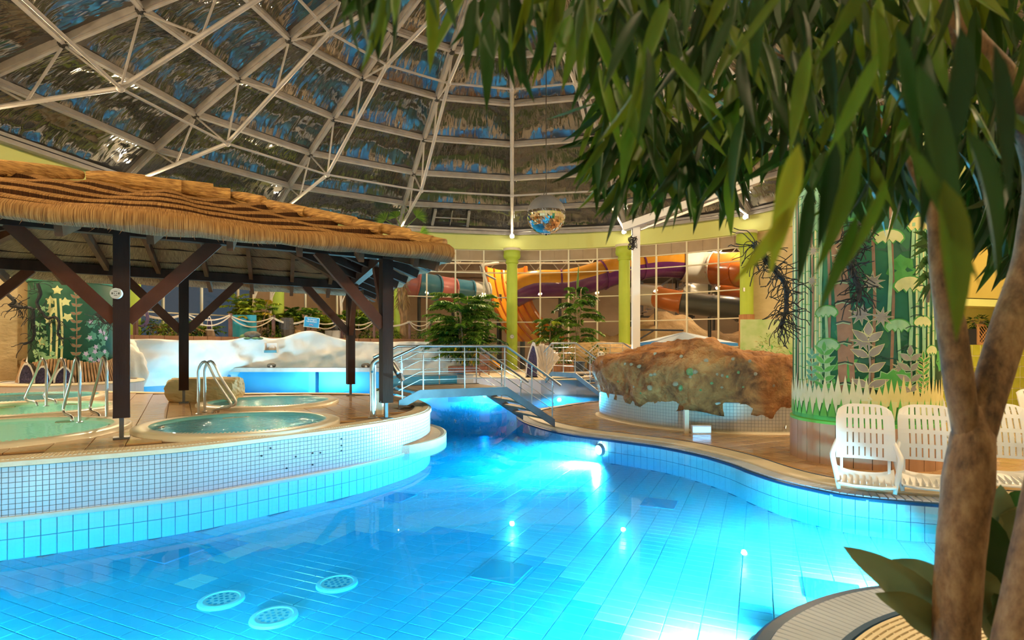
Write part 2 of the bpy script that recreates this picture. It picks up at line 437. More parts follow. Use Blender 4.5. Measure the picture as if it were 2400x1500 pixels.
# right bank with its slatted gutter
bk = bank('floor_bank', 'brown tiled deck around the rock and the mural pillar', BANK_POLY, BANKS, BANK_Z, 0.468)
wall_me = quadtile('wall_tile', 0.116, 0.189, 0.012, 0.003, M['white_tile'])
def wall_tiles(st, line, z_top, rows, lim, flip=1, tw=0.122, th=0.195, me=None, stuff='wall_tile_field', name='wall_tile', key=None, ylim=13.5):
    pl = []
    for p, t, n in frames(resample(line, tw)):
        if p.y > ylim or abs(p.x) > 1.05*p.y+1.0 or p.y < 1.5: continue
        for r in range(rows):
            z = z_top-th*(r+0.5); nn = -n*flip
            pl.append((basis(t, Vector((0, 0, 1))*1.0, nn if t.cross(Vector((0, 0, 1))).dot(nn) > 0 else nn, Vector((p.x, p.y, z))+nn*0.012), me))
    fixed = []
    for Mx, m_ in pl:
        if Mx.to_3x3().determinant() < 0:
            x, y, zz = Mx.col[0].to_3d(), Mx.col[1].to_3d(), Mx.col[2].to_3d(); Mx = basis(-x, y, zz, Mx.translation)
        fixed.append((Mx, m_))
    pieces(name, me or wall_me, fixed, st, lim, stuff, key)
# BANKS runs from the near right towards the tip: the water is on its left
wall_tiles(bk, BANKS, 0.0, 2, 300, -1)
b = MB(); strip(b, BANKS, [(0.006, -0.5), (0.006, -0.02), (0.014, -0.02), (0.014, 0.012), (-0.02, 0.018)]); b.build('pool_lip', M['navy'], bk)
b = MB(); strip(b, BANKS, [(-0.02, -0.06), (-0.24, -0.06)]); b.build('gutter_channel', M['slat_dark'], bk)
sl = quadtile('gutter_slat', 0.066, 0.21, 0.03, 0.006, M['slat'])
pl = [(basis(t, n, Vector((0, 0, 1)), p-n*0.13+Vector((0, 0, 0.03))), None) for p, t, n in frames(resample(BANKS, 0.076))]
pieces('gutter_slat', sl, pl, bk, 220, 'gutter_slat_field')
b = MB(); strip(b, BANKS, [(-0.24, -0.1), (-0.24, 0.045), (-0.25, 0.055), (-0.46, 0.075), (-0.47, 0.04)]); b.build('cream_border', M['cream'], bk)
b = MB(); strip(b, BANKS, [(-0.468, 0.03), (-0.468, 0.078), (-0.485, 0.078), (-0.485, 0.03)]); b.build('border_joint', M['navy'], bk)
decktiles(bk, BANK_POLY, BANK_Z, 0.30, 28, 300, 0.30, None, 16.5)
b = MB(); strip(b, BANKS, [(-0.485, 0.062), (-0.95, 0.0655)]); b.build('curved_edge_row', M['deck'], bk)

# foreground promontory
fg = bank('floor_promontory', 'near curved pool edge with slatted gutter and cream grating', FORE_POLY, FORES, 0.05, 0.955)
wall_tiles(fg, FORES, 0.0, 2, 120, 1)
b = MB(); strip(b, FORES, [(0.012, -0.5), (0.012, -0.005), (-0.02, 0.02), (-0.085, 0.03), (-0.09, 0.0)]); b.build('pool_lip', M['navy'], fg)
b = MB(); strip(b, FORES, [(-0.085, -0.03), (-0.38, -0.03)]); b.build('gutter_channel', M['slat_dark'], fg)
sl2 = quadtile('gutter_slat', 0.048, 0.285, 0.03, 0.005, M['slat'])
pl = []
for p, t, n in frames(resample(FORES, 0.055)):
    if p.y < 1.5: continue
    pl.append((basis(t, n, Vector((0, 0, 1)), p-n*0.232+Vector((0, 0, 0.04))), None))
pieces('gutter_slat', sl2, pl, fg, 160, 'gutter_slat_field')
b = MB(); strip(b, FORES, [(-0.375, -0.02), (-0.375, 0.05), (-0.41, 0.052), (-0.41, 0)]); b.build('gutter_rail', M['navy'], fg)
gr = quadtile('grate_bar', 1.0, 0.018, 0.02, 0.003, M['grate'])
b = MB(); strip(b, FORES, [(-0.41, 0.035), (-0.96, 0.035)]); b.build('grate_well', M['slat_dark'], fg)
GB = [FORES[i] for i in range(len(FORES)) if FORES[i].y > 1.6]
for k in range(16):
    b = MB(); o0 = -0.425-k*0.033
    strip(b, GB, [(o0, 0.036), (o0, 0.056), (o0-0.021, 0.056), (o0-0.021, 0.036)]); b.build('grate_bar', M['grate'], fg)
b = MB()
for p, t, n in frames(resample(GB, 0.12)): b.bar(p-n*0.425+Vector((0, 0, 0.045)), p-n*0.95+Vector((0, 0, 0.045)), 0.012, 0.012)
b.build('grate_cross_bars', M['grate'], fg)
decktiles(fg, FORE_POLY, 0.05, 0.30, 12, 60, 0.98)

# deck edge under the viewer
nd = setting('floor_near', 'pool edge on which the viewer stands')
ND = [(-14.5, -1.4), (0.86, -1.4), (0.90, 1.7), (0.95, 2.14), (-14.5, 2.14)]
b = MB(); b.poly(ND, 0.05); b.wall(ND, -0.62, 0.05); b.build('deck', M['deck'], nd)
NL = [Vector((-14.0+0.2*i, 2.15, 0)) for i in range(74)]
b = MB(); strip(b, NL, [(0.0, -0.5), (0.01, 0.02), (-0.05, 0.06)]); b.build('pool_lip', M['navy'], nd)

# raised island with the whirlpools
POOLS = [((-3.70, 7.62), 1.05, 1.28, 'deep'), ((-4.62, 10.6), 1.02, 1.25, 'deep'), ((-6.42, 6.80), 1.22, 1.46, 'pale'), ((-8.2, 9.35), 1.13, 1.36, 'pale'), ((-10.2, 11.5), 1.28, 1.44, 'deep')]
isl = setting('floor_island', 'raised wet brown tiled island that holds the whirlpools')
def hole_poly(b, poly, z, holes):
    loops = [[Vector((p[0], p[1], z)) for p in poly]]
    for (c, r) in holes: loops.append([Vector((c[0]+r*math.cos(-2*PI*k/48), c[1]+r*math.sin(-2*PI*k/48), z)) for k in range(48)])
    flat = [v for l in loops for v in l]; tr = geometry.tessellate_polygon(loops); out = []
    for t in tr:
        a, bb, c = (flat[i] for i in t); out.append(t if (bb-a).cross(c-a).z > 0 else t[::-1])
    b.add(flat, out)
b = MB(); hole_poly(b, ISLE_POLY, ISLE_Z-0.02, [(c, ro-0.02) for c, ri, ro, k in POOLS]); b.build('base', M['deck_grout'], isl)
decktiles(isl, ISLE_POLY, ISLE_Z, 0.34, 31, 300, 0.2, lambda x, y: all((x-c[0])**2+(y-c[1])**2 > (ro-0.12)**2 for c, ri, ro, k in POOLS))
mos = quadtile('mosaic_tile', 0.046, 0.046, 0.006, 0.0015, M['mosaic'])
iw = setting('wall_island', 'white mosaic tiled side of the raised island')
b = MB(); b.wall(ISLE_POLY[:-1], -0.62, ISLE_Z-0.03, closed=False); b.build('backing', M['mosaic_grout'], iw)
# ISLES runs left to right with the water on its right
wall_tiles(iw, ISLES, ISLE_Z-0.055, 10, 300, 1, 0.05, 0.05, mos, 'mosaic_tile_field', 'mosaic_tile', None, 12)
up = setting('wall_island_foot', 'pale submerged tiles under the island side')
wall_tiles(up, ISLES, 0.0, 2, 220, 1)
b = MB(); strip(b, ISLES, [(0.26, ISLE_Z-0.01), (0.26, ISLE_Z+0.012), (0.02, ISLE_Z+0.012), (-0.03, ISLE_Z-0.005), (-0.035, ISLE_Z-0.05), (-0.01, ISLE_Z-0.055)]); b.build('coping', M['coping'], isl)
cop = quadtile('coping_stud', 0.022, 0.10, 0.006, 0.003, M['cream'])
pl = [(basis(t, n, Vector((0, 0, 1)), p+n*q+Vector((0, 0, ISLE_Z+0.016))), None) for p, t, n in frames(resample(ISLES, 0.036)) for q in (0.06, 0.18) if p.y < 12 and abs(p.x) < p.y*1.05+.6]
pieces('coping_stud', cop, pl, isl, 0, 'coping_studs')
b = MB(); strip(b, ISLES, [(0.0, 0.02), (-0.035, 0.02), (-0.035, -0.03), (0.0, -0.03)]); b.build('water_line_ledge', M['cream'], iw)
tip = [p for p in ISLES if p.x > -1.75 and 8.3 < p.y < 11.2]
b = MB(); F = frames(tip)
vs = []; 
for i, (p, t, n) in enumerate(F):
    q = max(0.0, math.sin(PI*i/(len(F)-1)))**0.6
    for o, z in ((0.0, 0.10), (-0.20*q, 0.10), (-0.26*q-0.001, 0.13), (-0.30*q-0.002, 0.12), (-0.30*q-0.002, -0.1)): vs.append(p+n*o+Vector((0, 0, z)))
b.add(vs, [(i*5+k, (i+1)*5+k, (i+1)*5+k+1, i*5+k+1) for i in range(len(F)-1) for k in range(4)]); b.build('overflow_ledge', M['coping'], iw)
b = MB()
for px_, py_ in ((622, 1050), (683, 1070), (735, 1062), (735, 1089), (755, 1061), (793, 1028), (793, 1044), (793, 1056), (620, 1068), (680, 1097)):
    g = at(px_, py_, 1); best = None
    for p, t, n in frames(ISLES):
        d = abs(p.x/p.y-g.x) if p.y < 10.5 else 9
        if best is None or d < best[0]: best = (d, p, n)
    p, n = best[1], best[2]; zz = EYE-(py_-HOR)/FPX*p.y
    b.tube([Vector((p.x, p.y, zz))-n*0.005, Vector((p.x, p.y, zz))-n*0.022], 0.011, 8)
b.build('jet_nozzles', M['black'], iw)

def lamp(name, kind, loc, energy, color, parent=None, size=0.1, rot=None, spot=None, blend=0.5):
    d = bpy.data.lights.new(name, kind); d.energy = energy; d.color = color
    if kind == 'AREA': d.shape = 'DISK'; d.size = size
    else: d.shadow_soft_size = size
    if kind == 'SPOT': d.spot_size = spot; d.spot_blend = blend
    o = bpy.data.objects.new(name, d); COL.objects.link(o); o.location = loc
    if rot is not None: o.rotation_euler = rot
    if parent: o.parent = parent
    return o
def aim(v): return Vector(v).to_track_quat('-Z', 'Y').to_euler()
M['spa_lens'] = glow('spa_lens', (0.95, 1.0, 0.95), 6.0)
M['spa_rim'] = mat('spa_rim', (0.80, 0.74, 0.62), (0.76, 0.69, 0.56), 3, 0.3, coat=0.3)
M['spa_deep'] = mat('spa_shell_teal', (0.16, 0.46, 0.50), rough=0.3)
M['spa_pale'] = mat('spa_shell_green', (0.62, 0.86, 0.66), rough=0.3)
M['spa_water'] = sheen('spa_water', 1.33, (0.72, 0.95, 0.93), 0.03, 1.0, 11.0, 0.9)[0]
M['spa_calm'] = sheen('spa_water_calm', 1.33, (0.70, 0.97, 0.88), 0.01, 0.12, 4.0, 0.5)[0]
names = ['round teal whirlpool with bubbling water nearest the mosaic front edge', 'round bubbling whirlpool behind the front one, beside the carved sandstone block',
         'pale green whirlpool at the near left corner of the island', 'pale green whirlpool behind the near left one with a low rim', 'large teal pool farthest left below the mural pillar']
for (c, ri, ro, k), nm in zip(POOLS, names):
    tpool = thing('whirlpool', nm, 'whirlpool', (c[0], c[1], ISLE_Z), 0, 'whirlpools on the island')
    b = MB(); b.lathe([(ro, -0.04), (ro, 0.035), (ro-0.03, 0.05), (ri+0.09, 0.055), (ri+0.05, 0.05)], n=64, cap=False); b.build('rim', M['spa_rim'], tpool, smooth=True)
    b = MB(); b.lathe([(ri+0.05, 0.05), (ri+0.01, 0.02), (ri, -0.06), (ri-0.12, -0.30), (0.0001, -0.32)], n=64, cap=False); b.build('shell', M['spa_'+k], tpool, smooth=True)
    b = MB(); b.lathe([(ri+0.008, 0.012), (0.0001, 0.012)], n=64, cap=False); b.build('water_surface', M['spa_water'] if k == 'deep' else M['spa_calm'], tpool)
    b = MB(); b.lathe([(0.07, 0), (0.0001, 0.006)], n=16, cap=False); b.v = [(-ri+0.10-v[2]*0+0.0, v[0], -0.17+v[1]) for v in b.v]; b.build('spa_light_lens', M['spa_lens'], tpool)
    lo = lamp('spa_beam', 'AREA', (-ri+0.14, 0, -0.17), 22, (0.95, 1.0, 0.92), tpool, 0.12, aim((1, 0, -0.3)))
    b = MB(); nn = 150
    for i in range(nn):
        a0, a1 = 2*PI*i/nn, 2*PI*(i+0.5)/nn
        r0, r1 = ri+0.035, ri+0.085
        b.add([(r*math.cos(a), r*math.sin(a), 0.058) for r, a in ((r0, a0), (r1, a0), (r1, a1), (r0, a1))], [(0, 1, 2, 3)])
    o = b.build('overflow_grille', M['coping'], tpool); o['kind'] = 'stuff'

# pool bottom drains
M['drain'] = mat('drain_plate', (0.86, 0.90, 0.92), rough=0.3)
for i, (px_, py_) in enumerate(((519, 1410), (642, 1450), (790, 1371))):
    p = sub(gnd(px_, py_, 0))
    d = thing('floor_drain', ['round white perforated floor drain in the pool, leftmost of three', 'round white perforated floor drain in the pool, nearest of three', 'round white perforated floor drain in the pool, rightmost of three'][i], 'drain', (p.x, p.y, FLOOR_Z+0.004), 0, 'drains in the pool bottom')
    b = MB(); b.lathe([(0.17, 0), (0.165, 0.018), (0.135, 0.022), (0.13, 0.016), (0.0001, 0.018)], n=32, cap=False); b.build('plate', M['drain'], d)
    b = MB(); k = 0
    for r, n_ in ((0.0, 1), (0.045, 6), (0.092, 12)):
        for q in range(n_):
            a = 2*PI*q/n_; b.lathe([(0.015, 0.0205), (0.0001, 0.0205)], (r*math.cos(a), r*math.sin(a), 0), 10, cap=False)
    b.build('holes', M['dark_tile'], d)

# ------------------------------------------------------------------ lamps of the place, with added unseen pool lights
M['bulb'] = glow('flood_glow', (1.0, 0.86, 0.62), 60.0)
M['uw_glow'] = glow('underwater_glow', (0.75, 0.92, 1.0), 25.0)
fl_lab = {90: 'glaring floodlight above the green column in the middle of the glass front', 112.5: 'glaring floodlight by the palm fan above the right end of the thatched roof',
          157.5: 'warm floodlight shining just above the ridge of the thatched roof', 67.5: 'floodlight above the green column beside the white gantry', 45: 'floodlight above the reed-wrapped green column',
          135: 'floodlight on the ring beam hidden behind the thatch'}
for k in range(16):
    az = 22.5*k
    p = pol(az, RR-0.55, 7.12)
    t = thing('floodlight', fl_lab.get(az, 'floodlight on the dome ring outside the picture'), 'lamp', p, math.radians(az), 'floodlights on the dome ring')
    b = MB(); b.box((0.12, 0, 0.04), (0.14, 0.22, 0.16)); b.bar((0.1, 0, 0.1), (0.45, 0, 0.22), 0.04, 0.04); hs = b.build('housing', M['rib'], t)
    b = MB(); b.sphere((-0.02, 0, 0.0), 0.085, 14, 8); b.build('bulb', M['bulb'], hs, smooth=True)
    lamp('flood_beam', 'SPOT', (-0.16, 0, -0.06), LAMP_W*(0.28 if 240 < az < 300 else 1.0), WARM, t, 0.10, aim((-1, 0, -0.55)), math.radians(158), 0.9)
UW = [((1.50, 9.60, -0.17), (-0.9, -0.6, -0.12), 300, 'underwater lamp in the bank wall before the rock'),
      ((3.02, 3.82, -0.17), (-0.35, 1.0, -0.15), 150, 'underwater lamp in the near promontory wall'),
      ((-5.4, 2.22, -0.17), (-0.1, 1.0, -0.45), 42, 'added unseen fill light in the near pool wall, far left of the viewer'),  # the four near wall lights are added, unseen, to brighten the pool floor
      ((-3.5, 2.22, -0.17), (-0.1, 1.0, -0.45), 68, 'added unseen fill light in the near pool wall, second from the left'),
      ((-1.7, 2.22, -0.17), (0.0, 1.0, -0.45), 72, 'added unseen fill light in the near pool wall, left of the viewer'),
      ((0.0, 2.22, -0.17), (0.1, 1.0, -0.45), 72, 'added unseen fill light in the near pool wall under the viewer'),
      ((1.42, 3.20, -0.17), (-0.5, 0.85, -0.2), 45, 'added fill light in the flank of the near promontory'),  # added to spread light over the floor beside the promontory
      ((5.9, 5.28, -0.17), (-0.9, -0.5, -0.2), 130, 'added unseen fill light in the bank wall right of the loungers'),  # added out of view to light the right part of the pool floor
      ((-7.2, 4.15, -0.17), (0.8, -0.6, -0.2), 90, 'added fill light in the island wall outside the picture'),  # added out of view to light the left part of the pool floor
      ((0.20, 12.6, -0.17), (-1, -0.15, -0.2), 100, 'underwater lamp in the tip of the bank under the bridge'),
      ((1.6, 18.8, -0.17), (0.1, -1, -0.1), 260, 'underwater lamp in the far channel beyond the bank'),
      ((-1.0, 20.6, -0.17), (-0.3, -1, -0.1), 260, 'underwater lamp in the far wall beyond the bridge'),
      ((-4.2, 22.8, -0.17), (0.1, -1, -0.1), 260, 'underwater lamp right of the bar counter'),
      ((-7.0, 18.0, -0.17), (0.1, 1, 0.0), 70, 'underwater lamp under the bar counter'),
      ((-8.6, 15.6, -0.17), (-0.3, 0.9, 0.05), 75, 'underwater lamp at the foot of the white rocks')]
for loc, d, e, lb in UW:
    t = thing('underwater_lamp', lb, 'lamp', loc, 0, 'underwater lamps')
    d = Vector(d).normalized(); q = d.to_track_quat('Z', 'Y').to_matrix()
    b = MB(); b.lathe([(0.11, -0.05), (0.11, 0.0), (0.095, 0.012), (0.08, 0.006)], n=24, cap=False); b.v = [tuple(q @ Vector(v)) for v in b.v]; bz = b.build('bezel', M['steel'], t)
    b = MB(); b.lathe([(0.08, 0.004), (0.0001, 0.012)], n=24, cap=False); b.v = [tuple(q @ Vector(v)) for v in b.v]; b.build('lens', M['uw_glow'], bz)
    lo = lamp('pool_beam', 'AREA', d*0.05, e*POOL_W, (0.78, 0.90, 1.0), t, 0.15, aim((d.x, d.y, d.z-0.30))); lo.data.spread = math.radians(115)
# ------------------------------------------------------------------ dome
RING = [(14.5, 7.40), (12.9, 8.25), (11.0, 9.12), (9.1, 9.93), (7.1, 10.72), (5.2, 11.50), (3.3, 12.15), (1.3, 12.55)]
cl = setting('ceiling', 'domed roof of shiny foil panels on white ribs')
for k in range(16):
    a0, a1 = 22.5*k, 22.5*(k+1)
    for j in range(len(RING)-1):
        (r0, z0), (r1, z1) = RING[j], RING[j+1]
        A, B_, C_, D_ = pol(a0, r0, z0), pol(a1, r0, z0), pol(a1, r1, z1), pol(a0, r1, z1)
        b = MB(); nu = nv = 8
        nrm = (B_-A).cross(D_-A).normalized()
        if nrm.z < 0: nrm = -nrm
        L0 = (B_-A).length; H0 = ((C_+D_)/2-(A+B_)/2).length
        for jj in range(nv+1):
            for ii in range(nu+1):
                u, v = ii/nu, jj/nv
                p = (A*(1-u)+B_*u)*(1-v)+(D_*(1-u)+C_*u)*v
                p = p+nrm*(0.07+0.30*max(0.0, 16*u*(1-u)*v*(1-v))**0.6)
                b.uv[len(b.v)] = (u*L0+k*7.3, v*H0+j*3.1); b.v.append(tuple(p))
        for jj in range(nv):
            for ii in range(nu):
                q = jj*(nu+1)+ii; b.f.append((q, q+nu+1, q+nu+2, q+1)); b.m.append(0)
        b.build('foil_panel', M['foil'], cl, smooth=True)
        # purlin on the lower edge of this panel
        if j > 0:
            b = MB(); b.bar(A, B_, 0.16, 0.15, nrm); b.bar(A-nrm*0.10, B_-nrm*0.10, 0.09, 0.06, nrm); b.build('ring_purlin', M['rib'], cl)
    b = MB()
    for (r0, z0), (r1, z1) in zip(RING, RING[1:]):
        b.bar(pol(a0, r0, z0+.02), pol(a0, r1, z1+.02), 0.17, 0.2); b.bar(pol(a0, r0, z0-0.1), pol(a0, r1, z1-0.1), 0.09, 0.07)
    b.build('rib', M['rib'], cl)
    # lower chord and struts of the truss
    CH = [(14.25, 7.25), (9.6, 7.96), (5.6, 10.55), (2.0, 11.3), (0.6, 12.4)]
    P = [pol(a0, r, z) for r, z in CH]
    b = MB(); b.tube(P, 0.062, 8); b.build('truss_chord', M['rib_tube'], cl)
    rn = [pol(a0, r, z-0.1) for r, z in RING]
    mid01 = (P[0]+P[1])*0.5; mid12 = (P[1]+P[2])*0.5
    for s_, e_ in ((mid01, rn[1]), (mid01, rn[2]), (P[1], rn[2]), (P[1], rn[3]), (mid12, rn[3]), (mid12, rn[4]), (P[2], rn[4]), (P[2], rn[5]), (P[3], rn[6])):
        b = MB(); b.tube([s_, e_], 0.032, 6, cap=False); b.build('strut', M['rib_tube'], cl)
    for q, rad in ((1, 0.042), (2, 0.042)):
        b = MB(); b.tube([P[q], pol(a1, *CH[q])], rad, 6, cap=False); b.build('truss_ring', M['rib_tube'], cl)
        b = MB(); b.sphere(P[q], 0.10, 10, 6); b.build('truss_node', M['rib_tube'], cl, smooth=True)
    for q in (2, 3, 4, 5):
        b = MB(); b.sphere(pol(a0, RING[q][0], RING[q][1]-0.06), 0.13, 8, 5); b.build('black_bracket', M['black'], cl)
    # ring beam
    b = MB(); b.bar(pol(a0, 14.5, 7.36), pol(a1, 14.5, 7.36), 0.34, 0.10); b.bar(pol(a0, 14.4, 7.50), pol(a1, 14.4, 7.50), 0.10, 0.10); b.bar(pol(a0, 14.32, 7.29), pol(a1, 14.32, 7.29), 0.10, 0.06); b.build('ring_beam', M['rib'], cl)
b = MB(); b.lathe([(1.4, 12.4), (1.4, 12.75), (0.0001, 12.95)], (CX, CY, 0), 16, cap=False); b.build('crown_cap', M['rib'], cl)
# roof hatch above the thatch end
b = MB()
hp = [pol(az, r, z) for az, r, z in ((106, 14.2, 7.65), (99, 14.2, 7.65), (99, 13.05, 8.1), (106, 13.05, 8.1))]
for i in (0, 1): b.bar(hp[i], hp[3-i], 0.12, 0.12)
b.bar(hp[0]+(hp[3]-hp[0])*.5, hp[1]+(hp[2]-hp[1])*.5, 0.05, 0.05); b.bar((hp[0]+hp[1])/2, (hp[2]+hp[3])/2, 0.03, 0.03)
b.build('roof_hatch_frame', M['rib'], cl)
b = MB(); b.bar(hp[0]+Vector((0, 0, .16)), hp[1]+Vector((0, 0, .16)), 0.2, 0.24); b.build('roof_hatch_motor', M['black'], cl)

# ------------------------------------------------------------------ ring wall: fascia, glazing, columns
fa = setting('wall_fascia', 'yellow green fascia band under the dome ring')
b = MB(); n = 96
for (r, z0, z1) in ((14.42, 6.55, 7.32),):
    vs = []; fs = []
    for i in range(n+1):
        a = 360*i/n; vs += [pol(a, r, z0), pol(a, r, z1), pol(a, r+0.35, z0), pol(a, r+0.35, z1)]
    for i in range(n):
        q = 4*i; fs += [(q, q+1, q+5, q+4), (q, q+4, q+6, q+2), (q+2, q+6, q+7, q+3)]
    b.add(vs, fs)
b.build('band', M['fascia'], fa)
ROWS = [0.1, 1.65, 2.9, 4.15, 5.40, 6.0, 6.55]
gw = setting('wall_front', 'tall curtain wall of glass panes in cream frames')
RG = 14.62
azs = [45+5.625*i for i in range(21)]      # 45 .. 157.5
for i, az in enumerate(azs):
    b = MB(); b.bar(pol(az, RG, 0.0), pol(az, RG, 6.55), 0.07, 0.10, pol(az, 1)-pol(az, 0)); b.build('mullion', M['frame'], gw)
    if i == len(azs)-1: break
    az2 = azs[i+1]
    for j, z in enumerate(ROWS):
        b = MB(); b.bar(pol(az, RG, z), pol(az2, RG, z), 0.07, 0.05); b.build('transom', M['frame'], gw)
        if j+1 < len(ROWS):
            z2 = ROWS[j+1]; b = MB()
            top = j == len(ROWS)-2
            b.add([pol(az, RG, z), pol(az2, RG, z), pol(az2, RG, z2), pol(az, RG, z2)], [(0, 1, 2, 3)])
            if top:
                m2 = (pol(az, RG-0.01, 0)+pol(az2, RG-0.01, 0))/2
                b.bar(m2+Vector((0, 0, z)), m2+Vector((0, 0, z2)), 0.015, 0.015, (1, 0, 0))
            b.build('panel' if top else 'glass_pane', M['brown_panel'] if top else M['glass'], gw)
bw = setting('wall_back', 'beige plastered wall closing the round hall')
b = MB(); n = 80; vs = []; fs = []
for i in range(n+1):
    a = 157.5+(405-157.5)*i/n; vs += [pol(a, 14.6, -0.1), pol(a, 14.6, 6.6)]
for i in range(n): fs.append((2*i, 2*i+1, 2*i+3, 2*i+2))
b.add(vs, fs); b.build('plaster', M['beige'], bw)
for az in (161, 164.5, 168, 172):
    b = MB(); b.bar(pol(az, 14.45, 0), pol(az, 14.45, 6.55), 0.5, 0.3, pol(az, 1)-pol(az, 0)); b.build('pilaster', M['beige'], bw)

M['reed'] = mat('reed_mat', (0.34, 0.16, 0.07), (0.46, 0.24, 0.11), 40, 0.8, stretch=(1, 1, 0.05))
clab = {45: 'lime green column with reed matting around its lower half', 67.5: 'lime green column directly behind the white gantry post', 90: 'lime green column with a small round clock in the middle',
        112.5: 'lime green column beside the shaggy palm trunk', 135: 'lime green column behind the bushes on the terrace', 157.5: 'lime green column behind the thatched pavilion post at the far left'}
for az in clab:
    p = pol(az, 14.1, 0.0)
    t = thing('green_column', clab[az], 'column', p, 0, 'lime green columns along the glass front')
    b = MB(); b.lathe([(0.27, 0.0), (0.27, 5.95)], n=32); b.build('shaft', M['lime'], t, smooth=False)
    b = MB(); b.lathe([(0.27, 5.78), (0.31, 5.80), (0.33, 5.86), (0.30, 5.92), (0.29, 5.98), (0.40, 6.06), (0.43, 6.18), (0.41, 6.30), (0.41, 6.42)], n=32); b.build('capital', M['lime'], t, smooth=True)
    b = MB(); b.lathe([(0.41, 6.42), (0.43, 6.44), (0.43, 6.54), (0.0001, 6.549)], n=32); b.build('abacus', M['frame'], t)
    if az == 45:
        b = MB(); b.lathe([(0.31, 0.0), (0.31, 1.55), (0.305, 1.57), (0.312, 1.6), (0.312, 3.0), (0.27, 3.01)], n=40); b.build('reed_wrap', M['reed'], t)
        b = MB(); b.box((-0.2, -0.2, 4.05), (0.07, 0.07, 0.16)); b.build('spotlight', M['steel'], t)
    if az == 90:
        c = MB(); c.lathe([(0.11, 0), (0.11, 0.05), (0.09, 0.055), (0.09, 0.045)], n=24); c.v = [(v[0], -0.27-v[2], 2.15+v[1]) for v in c.v]; ck = c.build('clock', M['rib'], t)
        c = MB(); c.lathe([(0.09, 0.046), (0.0001, 0.046)], n=24, cap=False); c.v = [(v[0], -0.27-v[2], 2.15+v[1]) for v in c.v]; c.f = [f[::-1] for f in c.f]; c.build('clock_face', M['white'], ck)
        c = MB(); c.box((0.0, -0.32, 2.18), (0.012, 0.006, 0.06)); c.box((0.02, -0.32, 2.15), (0.05, 0.006, 0.012)); c.build('clock_hands', M['black'], ck)

# ------------------------------------------------------------------ slide hall behind the glass
M['hall_wall'] = mat('hall_wall', (0.30, 0.20, 0.12), (0.38, 0.26, 0.16), 0.6, 0.7)
M['hall_roof'] = mat('hall_roof', (0.42, 0.34, 0.25), (0.32, 0.25, 0.18), 1.5, 0.6)
M['hall_floor'] = mat('hall_floor', (0.26, 0.19, 0.13), rough=0.3)
M['sandrock'] = mat('sandrock', (0.56, 0.36, 0.17), (0.70, 0.48, 0.25), 1.6, 0.9, bump=1.0, bscale=2.5, bdist=0.15)
M['dark_steel'] = mat('dark_steel', (0.05, 0.05, 0.055), rough=0.5, metal=0.3)
M['truss_cream'] = mat('truss_cream', (0.70, 0.60, 0.44), rough=0.5)
hw = setting('wall_hall', 'dim brown back wall of the slide hall'); 
b = MB(); b.box((7, 50, 4.5), (44, 0.3, 10)); b.box((-15, 41, 4.5), (0.3, 18, 10)); b.box((29, 38, 4.5), (0.3, 24, 10)); b.build('cladding', M['hall_wall'], hw)
hf = setting('floor_hall', 'dark wet floor of the slide hall'); b = MB(); b.box((7, 40, 0.0), (44, 25, 0.1)); b.build('surface', M['hall_floor'], hf)
hc = setting('ceiling_hall', 'slide hall ceiling with steel trusses'); b = MB(); b.box((7, 40, 9.6), (44, 25, 0.2)); b.build('deck', M['hall_roof'], hc)
for y in (33, 37.5, 42, 46.5):
    b = MB(); b.bar((-14, y, 9.2), (28, y, 9.2), 0.14, 0.16); b.bar((-14, y, 8.0), (28, y, 8.0), 0.12, 0.12)
    for i in range(21):
        x = -14+2*i; b.bar((x, y, 8.0), (x+1, y, 9.2), 0.07, 0.07); b.bar((x+1, y, 9.2), (x+2, y, 8.0), 0.07, 0.07)
    b.build('roof_truss', M['truss_cream'], hc)
M['tubelight'] = glow('tube_light', (1.0, 0.93, 0.78), 14.0)
M['orange'] = mat('slide_orange', (0.62, 0.16, 0.02), (0.56, 0.13, 0.015), 2, 0.22, coat=0.6)
M['yellow'] = mat('slide_yellow', (0.86, 0.40, 0.03), (0.78, 0.34, 0.02), 2, 0.22, coat=0.6)
M['purple'] = mat('slide_purple', (0.14, 0.02, 0.15), (0.18, 0.03, 0.18), 2, 0.2, coat=0.6)
M['pink'] = mat('slide_pink', (0.70, 0.22, 0.20), (0.62, 0.18, 0.17), 2, 0.25, coat=0.5)
M['slideblue'] = mat('slide_blue', (0.05, 0.22, 0.36), (0.07, 0.28, 0.42), 2, 0.25, coat=0.5)
M['slidewhite'] = mat('slide_white', (0.74, 0.70, 0.62), rough=0.25, coat=0.5)
M['slidegrey'] = mat('slide_grey', (0.06, 0.065, 0.07), rough=0.3, coat=0.4)
